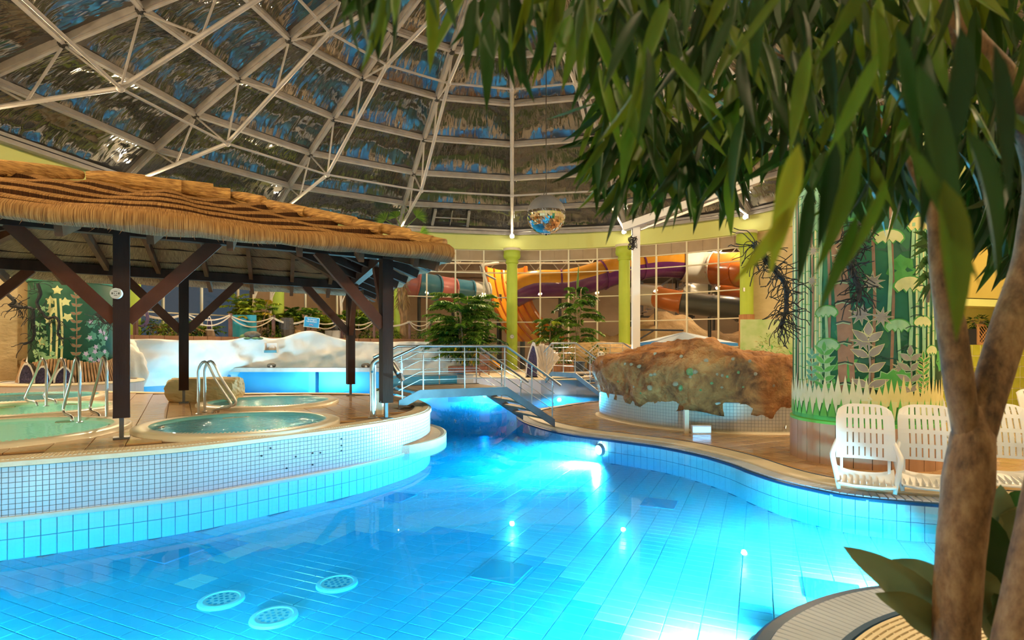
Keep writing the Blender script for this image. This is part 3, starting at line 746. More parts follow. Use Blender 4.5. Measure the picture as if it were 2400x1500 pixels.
def slide(name, label, pts, r, cols, seg, two=None):
    line = smooth_line(pts, 0.35); n = len(line)
    t = thing(name, label, 'water slide', line[0].xy.to_3d()*1.0)
    per = max(2, int(round(seg/0.35))); i = 0; k = 0
    while i < n-1:
        j = min(n-1, i+per); sub_ = line[i:j+1]
        b = MB()
        if two:     # lower half one colour, upper half another
            b2 = MB(); b2.tube(sub_, r, 20, cap=False)
            fs = b2.f; b.v = b2.v
            for q, f in enumerate(fs):
                kk = q % 20; b.f.append(f); b.m.append(0 if 4 < kk < 15 else 1)
            sec = b.build('tube_section', [cols[k % len(cols)], two[k % len(two)]], t, True, True)
        else:
            b.tube(sub_, r, 20, cap=False); sec = b.build('tube_section', cols[k % len(cols)], t, True, True)
        d = (line[min(j, n-1)]-line[max(j-1, 0)]).normalized()
        c = MB(); c.tube([line[j]-d*0.05, line[j]+d*0.05], r+0.05, 20); c.build('flange', cols[k % len(cols)], sec, True)
        i = j; k += 1
    b = MB()
    for q in range(per, n, per*2):
        p = line[q]
        if p.z-r > 0.6: b.tube([Vector((p.x, p.y+r*0.6, 0.05)), Vector((p.x, p.y+r*0.6, p.z-r*0.5))], 0.10, 8)
    if b.v: b.build('supports', M['dark_steel'], t, True)
    return t
slide('tube_slide', 'purple and orange tube slide swooping behind the central glass panes', [at(1200, 690, 33), at(1250, 668, 33), at(1330, 665, 33), at(1400, 648, 33), at(1460, 630, 33.5), at(1540, 618, 34), at(1600, 620, 34)], 0.86, [M['purple']], 2.6, [M['yellow']])
slide('tube_slide', 'white and rust orange tube slide high behind the gantry post', [at(1596, 622, 34), at(1645, 628, 34), at(1700, 630, 33), at(1760, 634, 31.5), at(1830, 640, 30.5)], 0.98, [M['slidewhite'], M['orange'], M['orange'], M['orange']], 1.9)
slide('tube_slide', 'grey, rust and cream tube slide low behind the rock', [at(1490, 690, 33), at(1530, 694, 32), at(1580, 705, 31), at(1650, 715, 30.5), at(1720, 722, 30), at(1742, 730, 30)], 0.62, [M['slidewhite'], M['orange'], M['slidegrey'], M['slidegrey'], M['slidewhite'], M['slidewhite']], 1.5)
slide('tube_slide', 'orange and white coil slide between the two long tubes', [at(1625, 672, 36), at(1660, 690, 35), at(1700, 690, 34.5), at(1740, 672, 35.5), at(1730, 655, 37), at(1680, 655, 38)], 0.8, [M['slidewhite'], M['orange']], 1.3)
slide('tube_slide', 'pink and blue striped tube slide behind the left glass panes', [at(930, 655, 31.5), at(965, 664, 31.5), at(1010, 672, 32), at(1060, 680, 33), at(1140, 690, 34)], 0.72, [M['pink'], M['slideblue'], M['pink'], M['slideblue'], M['slidewhite']], 0.95)
# boomerang slide: tall orange curved chute
t = thing('chute_slide', 'tall orange boomerang chute behind the central column', 'water slide', at(1180, 880, 34))
b = MB()
def chute(u, v):
    y0 = 625+175*v
    left = 1138+10*v+55*v*v; right = 1232+4*v+95*v**3
    p = at(left+(right-left)*u, y0, 34.2-1.2*v); p.y += 1.6*math.sin(PI*u)+0.0; return p
b.grid(chute, 14, 14); b.build('chute', M['yellow'], t, True, True)
for u in (0.0, 1.0):
    b = MB(); b.tube([chute(u, i/12) for i in range(13)], 0.12, 8); b.build('chute_edge', M['orange'], t, True)
for u in (0.2, 0.4, 0.6, 0.8):
    b = MB(); b.tube([chute(u, i/12)-Vector((0, .06, 0)) for i in range(13)], 0.06, 6); b.build('chute_rib', M['orange'], t, True)
b = MB(); b.tube([at(1128, 622, 33.5), at(1136, 650, 33.5), at(1146, 690, 33.3)], 0.12, 8); b.tube([at(1128, 622, 33.5), at(1168, 616, 34)], 0.10, 8); b.tube([at(1132, 640, 33.5), at(1162, 655, 33.5)], .06, 6); b.build('handrail', M['slidewhite'], t, True)
b = MB(); b.tube([Vector((at(1170, 700, 34.5).x, 34.8, 0.05)), at(1170, 690, 34.8)], 0.16, 8); b.tube([Vector((at(1225, 700, 34.5).x, 35.4, 0.05)), at(1225, 690, 35.4)], 0.16, 8); b.build('supports', M['dark_steel'], t, True)
t = thing('slide_tower', 'steel stair tower with railings between the slides', 'tower', (9.6, 37, 0.05))
b = MB()
for x in (8.4, 11.6):
    for y in (36, 39): b.bar((x, y, 0.05), (x, y, 7.6), 0.2, 0.2, (1, 0, 0))
b.build('posts', M['dark_steel'], t, True)
b = MB(); b.box((10, 37.5, 3.6), (3.6, 3.4, 0.12)); b.box((10, 37.5, 6.2), (3.6, 3.4, 0.12)); b.build('platforms', M['dark_steel'], t, True)
b = MB()
for i in range(14): b.box((8.2+0.28*i, 35.6, 3.7+0.19*i), (0.28, 0.9, 0.04))
b.bar((8.1, 35.2, 4.6), (12.1, 35.2, 7.3), 0.06, 0.06); b.bar((8.1, 36.0, 4.6), (12.1, 36.0, 7.3), 0.06, 0.06)
for i in range(12): b.bar((8.2+0.33*i, 35.2, 3.7+0.22*i), (8.2+0.33*i, 35.2, 4.7+0.22*i), 0.03, 0.03, (1, 0, 0))
b.build('stair', M['steel'], t, True)
def rockmass(name, label, c, sx, sy, sz, seed, m='sandrock', nu=56, nv=28, amp=0.22, cat='rock', f=1.3):
    t = MB()
    def g(d):
        return 1+amp*(noise.fractal(Vector((d.x*f+seed, d.y*f, d.z*f)), 0.7, 2.2, 5))+0.06*noise.noise(Vector((d.x*6+seed, d.y*6, d.z*6)))
    t.sphere((0, 0, 0), 1.0, nu, nv, sc=(sx, sy, sz), fn=g)
    o = t.build(name, M[m], None, smooth=True); o.location = c; return tag(o, label, cat)
rockmass('hall_rock', 'sandy rock face behind the glass beside the right column', (9.2, 33.0, 0.3), 4.2, 1.8, 3.0, 1.0)
rockmass('hall_rock', 'sandy rock mass behind the glass below the grey slide', (15.0, 34.5, 0.0), 5.5, 2.2, 2.6, 5.0)
rockmass('hall_rock', 'sandy rock hump behind the glass beside the reed-wrapped column', (5.4, 31.8, 0.0), 2.4, 1.2, 2.4, 9.0)
for i, (x, y, z, lb) in enumerate(((-6, 35, 8.6, 'hall lamp left of the orange chute'), (1, 34, 8.6, 'hall lamp above the orange chute'), (7, 35, 8.6, 'hall lamp above the purple slide'), (13, 35, 8.6, 'hall lamp above the rust orange slide'), (19, 34, 8.6, 'hall lamp far behind the mural pillar'), (13, 31.0, 8.2, 'hall lamp near the glass'))):
    t = thing('hall_lamp', lb, 'lamp', (x, y, z), 0, 'lamps in the slide hall')
    b = MB(); b.box((0, 0, 0.08), (1.3, 0.16, 0.08)); b.build('housing', M['rib'], t)
    b = MB(); b.box((0, 0, 0.02), (1.2, 0.10, 0.04)); b.build('tube', M['tubelight'], t)
    lamp('hall_beam', 'POINT', (0, 0, -0.12), 1000, (1.0, 0.78, 0.50), t, 0.25)
# ------------------------------------------------------------------ thatched pavilion
def straw_mat(name, c1, c2, c3):
    m = bpy.data.materials.new(name); m.use_nodes = True; nt = m.node_tree; N = nt.nodes; L = nt.links
    B = N['Principled BSDF']; B.inputs['Roughness'].default_value = 0.85; B.inputs['Specular IOR Level'].default_value = 0.2
    tc = N.new('ShaderNodeTexCoord'); mp = N.new('ShaderNodeMapping'); mp.inputs['Scale'].default_value = (110, 7, 1)
    L.new(tc.outputs['UV'], mp.inputs['Vector'])
    n = N.new('ShaderNodeTexNoise'); n.inputs['Scale'].default_value = 1.0; n.inputs['Detail'].default_value = 5; L.new(mp.outputs[0], n.inputs['Vector'])
    r = N.new('ShaderNodeValToRGB'); r.color_ramp.elements[0].color = (*c1, 1); r.color_ramp.elements[1].color = (*c3, 1)
    e = r.color_ramp.elements.new(0.5); e.color = (*c2, 1); r.color_ramp.elements[0].position = 0.3; r.color_ramp.elements[2].position = 0.72
    L.new(n.outputs[0], r.inputs[0]); L.new(r.outputs[0], B.inputs['Base Color'])
    bp = N.new('ShaderNodeBump'); bp.inputs['Strength'].default_value = 0.9; bp.inputs['Distance'].default_value = 0.015
    L.new(n.outputs[0], bp.inputs['Height']); L.new(bp.outputs[0], B.inputs['Normal']); return m
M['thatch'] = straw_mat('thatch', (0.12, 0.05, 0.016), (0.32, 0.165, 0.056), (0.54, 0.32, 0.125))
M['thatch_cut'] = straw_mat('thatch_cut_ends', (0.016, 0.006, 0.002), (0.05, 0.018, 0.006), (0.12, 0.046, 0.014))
M['thatch_under'] = straw_mat('thatch_underside', (0.10, 0.055, 0.03), (0.28, 0.17, 0.095), (0.46, 0.30, 0.17))
M['reedbundle'] = mat('reed_bundle', (0.20, 0.085, 0.02), (0.68, 0.40, 0.13), 7, 0.75, stretch=(1, 1, 5), bump=0.8, bscale=14, bdist=0.03)
M['loose'] = mat('loose_straw', (0.12, 0.055, 0.02), (0.34, 0.18, 0.07), 30, 0.9)
M['beam'] = mat('dark_timber', (0.026, 0.012, 0.009), (0.042, 0.019, 0.013), 6, 0.6, spec=0.12, bump=0.15, bscale=30, stretch=(1, 1, 0.2))
M['brace'] = mat('red_brown_timber', (0.085, 0.026, 0.014), (0.115, 0.038, 0.020), 4, 0.6, spec=0.12)
M['rafter'] = mat('rafter_timber', (0.10, 0.045, 0.024), (0.15, 0.07, 0.036), 5, 0.7, spec=0.12)
A0 = Vector((-4.54, 6.45, 0)); U = Vector((0.837, 0.547, 0)); V = Vector((-0.385, 0.922, 0))
def PP(u, v, z=0.0): return Vector((A0.x+U.x*u+V.x*v, A0.y+U.y*u+V.y*v, z))
VL = 4.5; UE = 3.2; OV = 0.75
ha, hb = UE+OV, VL/2+OV; vc = VL/2; SL = 0.345; EZ = 2.86
def hz(d): return EZ+SL*d
BEAM_T = 3.07
pav = thing('thatched_pavilion', 'dark timber pavilion with a wavy layered thatch roof over the whirlpools', 'pavilion', (A0.x, A0.y, ISLE_Z))
posts = [(0, 0), (UE, 0), (UE, VL), (0, VL), (-UE, VL), (-UE, 0)]
for i, (u, v) in enumerate(posts):
    if (u, v) == (-UE, 0): continue         # would stand beside the viewer, outside the island
    b = MB(); Mx = Matrix.Rotation(math.atan2(U.y, U.x), 3, 'Z')
    b.box(PP(u, v, (0.79+BEAM_T)/2), (0.16, 0.16, BEAM_T-0.79), Mx); po = b.build('post', M['beam'], pav, True)
    b = MB(); b.box(PP(u, v, 0.67), (0.045, 0.045, 0.26), Mx); b.box(PP(u, v, 0.555), (0.16, 0.16, 0.02), Mx); b.box(PP(u, v, .80), (0.17, 0.02, 0.03), Mx); b.build('steel_foot', M['steel_dull'], po, True)
    if (u, v) == (0, 0):
        n = Vector((0.15, -0.989, 0)); p = PP(0, 0, 2.22)+n*0.121
        # round white plate on the post face towards the water
        q = n.to_track_quat('Z', 'Y').to_matrix()
        b = MB(); b.lathe([(0.062, -0.03), (0.062, 0.004), (0.0001, 0.004)], n=24, cap=False); b.v = [tuple(p+q @ Vector(x)) for x in b.v]; pl_ = b.build('round_plate', M['white'], po, True)
        b = MB()
        for dx, dy, w_, h_ in ((0, 0.022, 0.035, 0.006), (0, -0.022, 0.035, 0.006), (-0.035, 0, 0.012, 0.022), (0.035, 0, 0.012, 0.022), (-0.014, 0, 0.007, 0.012), (0.014, 0, 0.007, 0.012)):
            b.add([p+q @ Vector((dx+sx*w_/2, dy+sy*h_/2, 0.0055)) for sx, sy in ((-1, -1), (1, -1), (1, 1), (-1, 1))], [(0, 1, 2, 3)])
        b.build('plate_marks', M['black'], po, True)
    for du, dv in ((1, 0), (-1, 0), (0, 1 if v == 0 else -1)):
        if abs(u+du*0.8) > UE+0.01: continue
        if u == 0 and dv: continue
        p0 = PP(u+du*0.05, v+dv*0.05, 1.92); p1 = PP(u+du*0.98, v+dv*0.98, 2.93)
        b = MB(); b.bar(p0, p1, 0.09, 0.15); b.build('brace', M['brace'], pav, True)
ZB = 2.985
for (a, c, nm) in (((-UE-.5, 0), (UE+.25, 0), 'front_beam'), ((-UE-.5, VL), (UE+.25, VL), 'rear_beam'), ((UE, -.2), (UE, VL+.2), 'end_beam'), ((-UE, -.2), (-UE, VL+.2), 'end_beam')):
    b = MB(); b.bar(PP(a[0], a[1], ZB), PP(c[0], c[1], ZB), 0.13, 0.17); b.build(nm, M['beam'], pav, True)
# rafters
def roof_pt(u, v, off=0.0):
    d = min(ha-abs(u), hb-abs(v-vc)); return PP(u, v, hz(d)+off)
RO = -0.10
rid = ha-hb
for i in range(10):
    u = -ha+0.42+i*(2*ha-0.84)/9
    for sgn in (-1, 1):
        top = min(hb, ha-abs(u)); v0 = vc+sgn*(hb-0.12); v1 = vc+sgn*max(0.0, hb-top)
        b = MB(); b.bar(roof_pt(u, v0, RO), roof_pt(u, v1, RO), 0.07, 0.13); b.build('rafter', M['rafter'], pav, True)
for i in range(7):
    v = -OV+0.45+i*(2*hb-0.9)/6
    for sgn in (-1, 1):
        run = hb-abs(v-vc)
        b = MB(); b.bar(roof_pt(sgn*(ha-0.12), v, RO), roof_pt(sgn*(ha-run), v, RO), 0.09, 0.14); b.build('rafter', M['beam'], pav, True)
for su in (-1, 1):
    for sv in (-1, 1):
        b = MB(); b.bar(PP(su*(ha-.1), vc+sv*(hb-.1), hz(0.1)+RO-.02), PP(su*rid, vc, hz(hb)+RO-.02), 0.10, 0.16); b.build('hip_rafter', M['rafter'], pav, True)
b = MB(); b.bar(PP(-rid, vc, hz(hb)-.14), PP(rid, vc, hz(hb)-.14), 0.1, 0.16); b.build('ridge_beam', M['rafter'], pav, True)
# thatch courses: each slope, each course one thick wavy mat
NC = 6; DC = hb/NC
def slope_pt(side, s, d):
    """side 0 front,1 right,2 back,3 left; s -1..1 along the eave, d distance in from the eave"""
    if side in (0, 2):
        half = ha-d; sg = -1 if side == 0 else 1
        return (s*half*(1 if side == 0 else -1), vc+sg*(hb-d))
    half = hb-d; sg = 1 if side == 1 else -1
    return (sg*(ha-d), vc+s*half*sg)
def wav(side, s, k): return noise.noise(Vector((s*3.6+side*11, k*0.16, side)))*1.1+0.35*noise.noise(Vector((s*9+side*5, k*0.25, 2)))
for side in range(4):
    for k in range(NC):
        d0 = k*DC-(0.10 if k else 0.06); d1 = min(hb-0.002, (k+1)*DC+0.05); n = 90
        b = MB(); half0 = (ha if side in (0, 2) else hb)
        for i in range(n+1):
            s = -1+2*i/n
            wv = wav(side, s, k)
            dd0 = d0-0.09*wv
            lift = 0.06*wav(side, s, k*0.16)
            sag = -0.035*abs(math.sin(s*PI*4.5))
            th = 0.165 if k else 0.18
            pts = []
            for (d, off, vv) in ((d1, 0.03, 0.0), ((dd0+d1)/2, 0.08+lift*.7, .25), (dd0+0.06, th+(0.008 if k else .02)+lift, 0.45), (dd0, th-(0.006 if k else .02)+lift, .5), (dd0-0.012, (th-.022 if k else th*.5)+lift, .53), (dd0+0.0, (0.02 if k else 0.05)+lift+(sag*.6+.03*noise.noise(Vector((s*16, side, 4))) if k == 0 else 0), 0.56), (dd0+0.05, -0.015+sag*.6, 0.6), ((dd0+d1)/2, -0.015+sag, 0.8), (d1, 0.0, 1.0)):
                u, v = slope_pt(side, s, max(d, -0.25)); base = len(b.v)
                b.uv[base] = (s*half0, vv*1.2+k*0.37); b.v.append(tuple(PP(u, v, hz(d)+off)))
        m_ = 9
        for i in range(n):
            for q in range(m_-1):
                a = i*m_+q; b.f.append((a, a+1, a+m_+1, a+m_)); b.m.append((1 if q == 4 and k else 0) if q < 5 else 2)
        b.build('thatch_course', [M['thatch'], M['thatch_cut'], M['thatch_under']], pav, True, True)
# batten lines under the thatch
for side in (0, 1, 2, 3):
    for k in range(1, NC):
        b = MB(); pts = [PP(*slope_pt(side, -1+2*i/24, k*DC), hz(k*DC)-0.03) for i in range(25)]
        b.tube(pts, 0.014, 6); b.build('batten', M['beam'], pav, True)
# loose straw along the lower edges
def straws(name, sides, cnt, mtl):
    b = MB()
    for _ in range(cnt):
        side = random.choice(sides); k = random.choice([0, 0, 0, 0, 0, 1, 2, 3, 4, 5, 6]); s = random.uniform(-0.99, 0.99)
        d = (k*DC-0.10 if k else -0.06)-0.09*wav(side, s, k); u, v = slope_pt(side, s, d); p = PP(u, v, hz(d)+random.uniform(-0.01 if k == 0 else 0.03, 0.13))
        u2, v2 = slope_pt(side, s, d-0.3); out = (PP(u2, v2)-PP(u, v)).normalized()
        ln = random.uniform(0.03, 0.11); q = p+out*ln*random.uniform(.5, 1)+Vector((random.uniform(-.03, .03), random.uniform(-.03, .03), -ln*random.uniform(0.2, .9)))
        sd = out.cross(Vector((0, 0, 1)))*random.uniform(0.0025, 0.005); p = p-out*0.03
        b.add([p-sd, p+sd, q], [(0, 1, 2)])
    o = b.build(name, mtl, pav, True); o['kind'] = 'stuff'
straws('loose_straw', [0, 0, 1, 1, 2], 5000, [M['loose']])
# ridge and hip bundles
def bundles(p0, p1, n, r):
    for i in range(n):
        t0 = i/n; t1 = min(1.0, (i+1.5)/n); b = MB()
        a = p0+(p1-p0)*t0; c = p0+(p1-p0)*t1; off = Vector((random.uniform(-.04, .04), random.uniform(-.04, .04), 0.04+random.uniform(-0.02, 0.03)))
        mid = (a+c)/2; pts = [a+off+Vector((0, 0, 0.02)), a+(c-a)*.2+off+Vector((0, 0, .03)), mid+off+Vector((0, 0, .035)), c+off+Vector((0, 0, .03))]
        b.tube(pts, [r*0.7, r*.95, r*1.1, r*1.25], 12)
        o = b.build('reed_bundle', M['reedbundle'], pav, True)
hipz = hz(0)+0.10; topz = hz(hb)+0.10
bundles(PP(rid, vc, topz+.03), PP(ha+.02, vc-hb-.02, hipz+.03), 9, 0.07)
bundles(PP(rid, vc, topz), PP(ha, vc+hb, hipz), 10, 0.10)
bundles(PP(-rid, vc, topz+.05), PP(-ha, vc-hb, hipz+.05), 7, 0.09)
bundles(PP(-rid, vc, topz+.02), PP(rid, vc, topz+.02), 4, 0.11)
b = MB(); c0 = PP(-rid-0.9, vc+1.0, topz-0.32)
b.sphere(c0, 0.34, 18, 8, sc=(1, 1, 0.62), fn=lambda d: 1+0.12*noise.noise(d*7)); b.build('thatch_cap', M['thatch'], pav, True)

# ------------------------------------------------------------------ steel footbridge
def footbridge(name, label, pL, pR, zL, zR, width_vec, zdeck, t0, t1, rail_h, r=0.02, nposts=4, wood=M['steel_dull']):
    base = Vector((pL.x, pL.y, 0))
    t = thing(name, label, 'bridge', base)
    d = pR-pL; d.z = 0
    def line(k, off): return Vector((pL.x+d.x*k+width_vec.x*off, pL.y+d.y*k+width_vec.y*off, 0))
    for off in (0.0, 1.0):
        pts = [(0.0, zL), (t0, zdeck), (t1, zdeck), (1.0, zR)]
        b = MB(); W_ = width_vec.normalized()*0.02; h = 0.15
        for (ka, za), (kb, zb) in zip(pts, pts[1:]):
            A, B_ = line(ka, off), line(kb, off); vs = []
            for P_, z in ((A, za), (B_, zb)):
                for sx in (-1, 1):
                    for dz in (-h, 0.0): vs.append(P_+W_*sx+Vector((0, 0, z+dz)))
            b.add(vs, [(0, 1, 5, 4), (2, 6, 7, 3), (1, 3, 7, 5), (0, 4, 6, 2), (0, 2, 3, 1), (4, 5, 7, 6)])
        b.build('stringer', M['steel_dull'], t, True)
        # rails
        prof = [(-0.035, zL-0.05), (t0, zdeck), (t1, zdeck), (1.0+0.045, zR-0.10)]
        def rail_line(hh, ext=True):
            return [line(k, off)+Vector((0, 0, z+hh)) for k, z in (prof if ext else [(0.0, zL), (t0, zdeck), (t1, zdeck), (1.0, zR)])]
        b = MB(); b.tube(rail_line(rail_h), r*1.25, 10); b.build('handrail', M['steel'], t, True)
        for q in (0.17, 0.36, 0.62, 0.80)[:]:
            b = MB(); b.tube(rail_line(rail_h*(1-q)+0.02, False), r*0.36, 6); b.build('mid_rail', M['steel'], t, True)
        ks = [0.02, t0+0.02, t0+(t1-t0)*0.5, t1-0.01, t1+(1-t1)*0.52, 0.985]
        for k in ks:
            z = zL+(zdeck-zL)*k/t0 if k < t0 else (zdeck if k <= t1 else zdeck+(zR-zdeck)*(k-t1)/(1-t1))
            b = MB(); p = line(k, off); b.tube([p+Vector((0, 0, z-0.10)), p+Vector((0, 0, z+rail_h*0.8))], r*0.62, 8); b.tube([p+Vector((0, 0, z+rail_h*.8)), p+Vector((0, 0, z+rail_h))], r*0.38, 6); b.build('baluster', M['steel'], t, True)
    nb = 8; wx = width_vec.normalized()
    for i in range(nb):
        k0 = t0+(t1-t0)*i/nb; k1 = t0+(t1-t0)*(i+0.96)/nb; b = MB()
        vs = [line(k0, 0.02), line(k1, 0.02), line(k1, .98), line(k0, .98)]
        b.add([v+Vector((0, 0, zdeck-0.05)) for v in vs]+[v+Vector((0, 0, zdeck-0.015)) for v in vs], [(3, 2, 1, 0), (4, 5, 6, 7), (0, 1, 5, 4), (1, 2, 6, 5), (2, 3, 7, 6), (3, 0, 4, 7)])
        b.build('deck_plank', M['tread'], t, True)
    for (ka, za, kb, zb, n_) in ((0.0, zL, t0, zdeck, max(2, int((zdeck-zL)/0.16))), (t1, zdeck, 1.0, zR, max(2, int((zdeck-zR)/0.15)))):
        for i in range(n_):
            f = (i+0.6)/(n_+0.2); k = ka+(kb-ka)*f; z = za+(zb-za)*f-0.06; w2 = abs(kb-ka)/n_*0.42; b = MB()
            vs = [line(k-w2, 0.02), line(k+w2, 0.02), line(k+w2, .98), line(k-w2, .98)]
            b.add([v+Vector((0, 0, z-0.02)) for v in vs]+[v+Vector((0, 0, z+0.02)) for v in vs], [(3, 2, 1, 0), (4, 5, 6, 7), (0, 1, 5, 4), (1, 2, 6, 5), (2, 3, 7, 6), (3, 0, 4, 7)])
            b.build('tread', M['tread'], t, True)
    return t
M['tread'] = mat('bridge_tread', (0.20, 0.15, 0.11), (0.28, 0.21, 0.15), 6, 0.5)
footbridge('footbridge', 'stainless steel footbridge with five-bar railings crossing to the island', Vector((-1.93, 9.45, 0)), Vector((0.83, 10.85, 0)), ISLE_Z+0.16, BANK_Z+0.13, Vector((-0.6, 1.1, 0)), 0.87, 0.12, 0.66, 0.76)
footbridge('footbridge', 'small steel footbridge farther back, half hidden by the rock', Vector((1.15, 18.9, 0)), Vector((2.72, 16.35, 0)), 0.55, BANK_Z+0.13, Vector((1.65, 0.75, 0)), 0.80, 0.12, 0.55, 0.95)
# ------------------------------------------------------------------ painted jungle pillars
PG = {k: mat('paint_'+k, c, c2, sc, 0.6) for k, c, c2, sc in (
    ('ground', (0.010, 0.10, 0.042), (0.03, 0.20, 0.085), 2.2), ('deep', (0.008, 0.075, 0.05), (0.015, 0.13, 0.075), 2.0), ('mint', (0.22, 0.48, 0.28), (0.33, 0.58, 0.34), 8),
    ('pale', (0.60, 0.64, 0.28), (0.70, 0.70, 0.38), 6), ('white', (0.72, 0.76, 0.58), (0.62, 0.70, 0.46), 8), ('cream', (0.74, 0.66, 0.30), (0.66, 0.60, 0.24), 6),
    ('leaf', (0.05, 0.30, 0.055), (0.09, 0.40, 0.08), 5), ('grey', (0.23, 0.22, 0.20), (0.33, 0.31, 0.29), 7), ('brown', (0.24, 0.13, 0.08), (0.32, 0.19, 0.12), 9), ('dark', (0.004, 0.04, 0.035), (0.01, 0.06, 0.05), 5),
    ('lilac', (0.50, 0.44, 0.72), (0.58, 0.52, 0.78), 8), ('teal', (0.05, 0.26, 0.19), (0.09, 0.34, 0.25), 6), ('green_edge', (0.10, 0.42, 0.06), (0.14, 0.5, 0.08), 4))}
M['clad'] = mat('pillar_boards', (0.36, 0.20, 0.12), (0.46, 0.28, 0.18), 2.5, 0.5, stretch=(2, 2, 0.4))
class Paint:
    """flat painted shapes laid on a round pillar: s = arc length from the side facing the pool, z = height"""
    def __init__(s, c, R, a0): s.c = Vector((c[0], c[1], 0)); s.R = R; s.a0 = a0; s.L = {}
    def pt(s, x, z, o): a = s.a0+x/s.R; return Vector((s.c.x+(s.R+o)*math.cos(a), s.c.y+(s.R+o)*math.sin(a), z))
    def b(s, m): return s.L.setdefault(m, MB())
    def fan(s, m, pts, o, c=None):
        c = c or (sum(p[0] for p in pts)/len(pts), sum(p[1] for p in pts)/len(pts)); n = len(pts)
        s.b(m).add([s.pt(c[0], c[1], o)]+[s.pt(p[0], p[1], o) for p in pts], [(0, i+1, (i+1) % n+1) for i in range(n)])
    def band(s, m, path, w, o):
        vs = []; fs = []
        for i, (x, z) in enumerate(path):
            x0, z0 = path[max(i-1, 0)]; x1, z1 = path[min(i+1, len(path)-1)]; dx, dz = x1-x0, z1-z0; l = math.hypot(dx, dz) or 1
            ww = w[i] if isinstance(w, list) else w; nx, nz_ = -dz/l*ww/2, dx/l*ww/2
            vs += [s.pt(x+nx, z+nz_, o), s.pt(x-nx, z-nz_, o)]
        for i in range(len(path)-1): fs.append((2*i, 2*i+1, 2*i+3, 2*i+2))
        s.b(m).add(vs, fs)
    def leaf(s, m, x, z, ang, L, w, o, rim=None):
        def sh(k):
            pts = []
            for t, ww in ((0, 0.0), (.2, .75), (.45, 1.0), (.75, .6), (1, 0), (.75, -.6), (.45, -1), (.2, -.75)):
                pts.append((x+math.cos(ang)*(t*L+(k if t == 1 else (-k if t == 0 else 0)))-math.sin(ang)*ww*(w/2+k), z+math.sin(ang)*(t*L+(k if t == 1 else (-k if t == 0 else 0)))+math.cos(ang)*ww*(w/2+k)))
            return pts
        if rim: s.fan(rim, sh(0.010), o)
        s.fan(m, sh(0), o+0.0012)
    def star(s, m, x, z, r, n, o, rim=None, inner=0.42, rot=0.0, sq=1.0):
        def sh(k): return [(x+(r+k)*(1 if i % 2 == 0 else inner)*math.cos(rot+PI*i/n), z+sq*(r+k)*(1 if i % 2 == 0 else inner)*math.sin(rot+PI*i/n)) for i in range(2*n)]
        if rim: s.fan(rim, sh(0.016), o, (x, z))
        s.fan(m, sh(0), o+0.0012, (x, z))
    def bamboo(s, x, z0, z1, w, o, m='mint', hi='pale'):
        s.band(m, [(x, z0), (x, z1)], w, o); s.band(hi, [(x-w*.18, z0), (x-w*.18, z1)], w*.4, o+.0012)
        z = z0+random.uniform(.1, .2)
        while z < z1: s.band('leaf', [(x-w*.55, z-.004), (x, z+.004), (x+w*.55, z-.004)], 0.010, o+.0024); z += random.uniform(.16, .24)
    def umbel(s, x, z, r, m, o, zb, stem='pale'):
        s.band(stem, [(x, zb), (x+.02, (z+zb)/2), (x, z)], r*0.28, o)
        pts = [(x+r*1.08*math.cos(a), z+r*0.75*math.sin(a)) for a in [PI*i/10 for i in range(11)]]
        low = []
        for i in range(9): low.append((x-r*1.05+2.1*r*i/8, z-(r*.35 if i % 2 else r*.02)))
        s.fan('leaf', [(x+(p[0]-x)*1.12, z+(p[1]-z)*1.14) for p in pts]+[(x+(p[0]-x)*1.12, z+(p[1]-z)*1.12-.01) for p in low], o+.001, (x, z+r*.2)); s.fan(m, pts+low, o+.003, (x, z+r*.2))
    def plant(s, x, z0, z1, m, rim, o, n=5, L=.2, w=.07, stem='grey'):
        s.band(stem, [(x, z0), (x+.02, (z0+z1)/2), (x, z1)], .022, o)
        for i in range(n):
            z = z0+(z1-z0)*(i+0.6)/n
            for sg in (-1, 1): s.leaf(m, x, z, PI/2-sg*random.uniform(.8, 1.2), L*random.uniform(.8, 1.1), w, o+.001, rim)
        s.leaf(m, x, z1, PI/2, L*.8, w, o+.001, rim)
    def done(s, parent):
        for m, b in s.L.items(): 
            o = b.build('painted_'+m, PG[m], parent, True); o['kind'] = 'stuff'
random.seed(11)
MC = (4.88, 7.72); MR = 0.87
mp_ = thing('mural_pillar', 'thick round pillar painted with a pale green bamboo jungle above a wooden base', 'pillar', (MC[0], MC[1], BANK_Z))
b = MB(); b.lathe([(MR, 0.58), (MR, 4.6), (MR-0.02, 4.62)], (MC[0], MC[1], 0), 64); b.build('painted_drum', PG['ground'], mp_, True, True)
b = MB(); b.lathe([(MR+.035, 0.60), (MR+.035, 0.635), (MR, 0.645)], (MC[0], MC[1], 0), 64, cap=False); b.build('green_ledge', PG['green_edge'], mp_, True)
nb = 28
for i in range(nb):
    a0, a1 = 2*PI*i/nb+0.004, 2*PI*(i+1)/nb-0.004; b = MB(); vs = []
    for a in (a0, (a0+a1)/2, a1):
        for r in (MR+0.035, MR-0.05):
            for z in (BANK_Z, 0.60): vs.append((MC[0]+r*math.cos(a), MC[1]+r*math.sin(a), z))
    b.add(vs, [(0, 4, 5, 1), (4, 8, 9, 5), (1, 5, 7, 3), (5, 9, 11, 7), (0, 1, 3, 2), (8, 10, 11, 9)]); b.build('board', M['clad'], mp_, True)
P = Paint(MC, MR, math.atan2(-MC[1], -MC[0]))
for i in range(26):   # soft darker and lighter patches
    x, z = random.uniform(-1.3, 1.3), random.uniform(1.2, 4.2); P.star(random.choice(['deep', 'ground', 'leaf', 'deep']), x, z, random.uniform(.12, .28), 7, .0015, None, .8, random.random()*3)
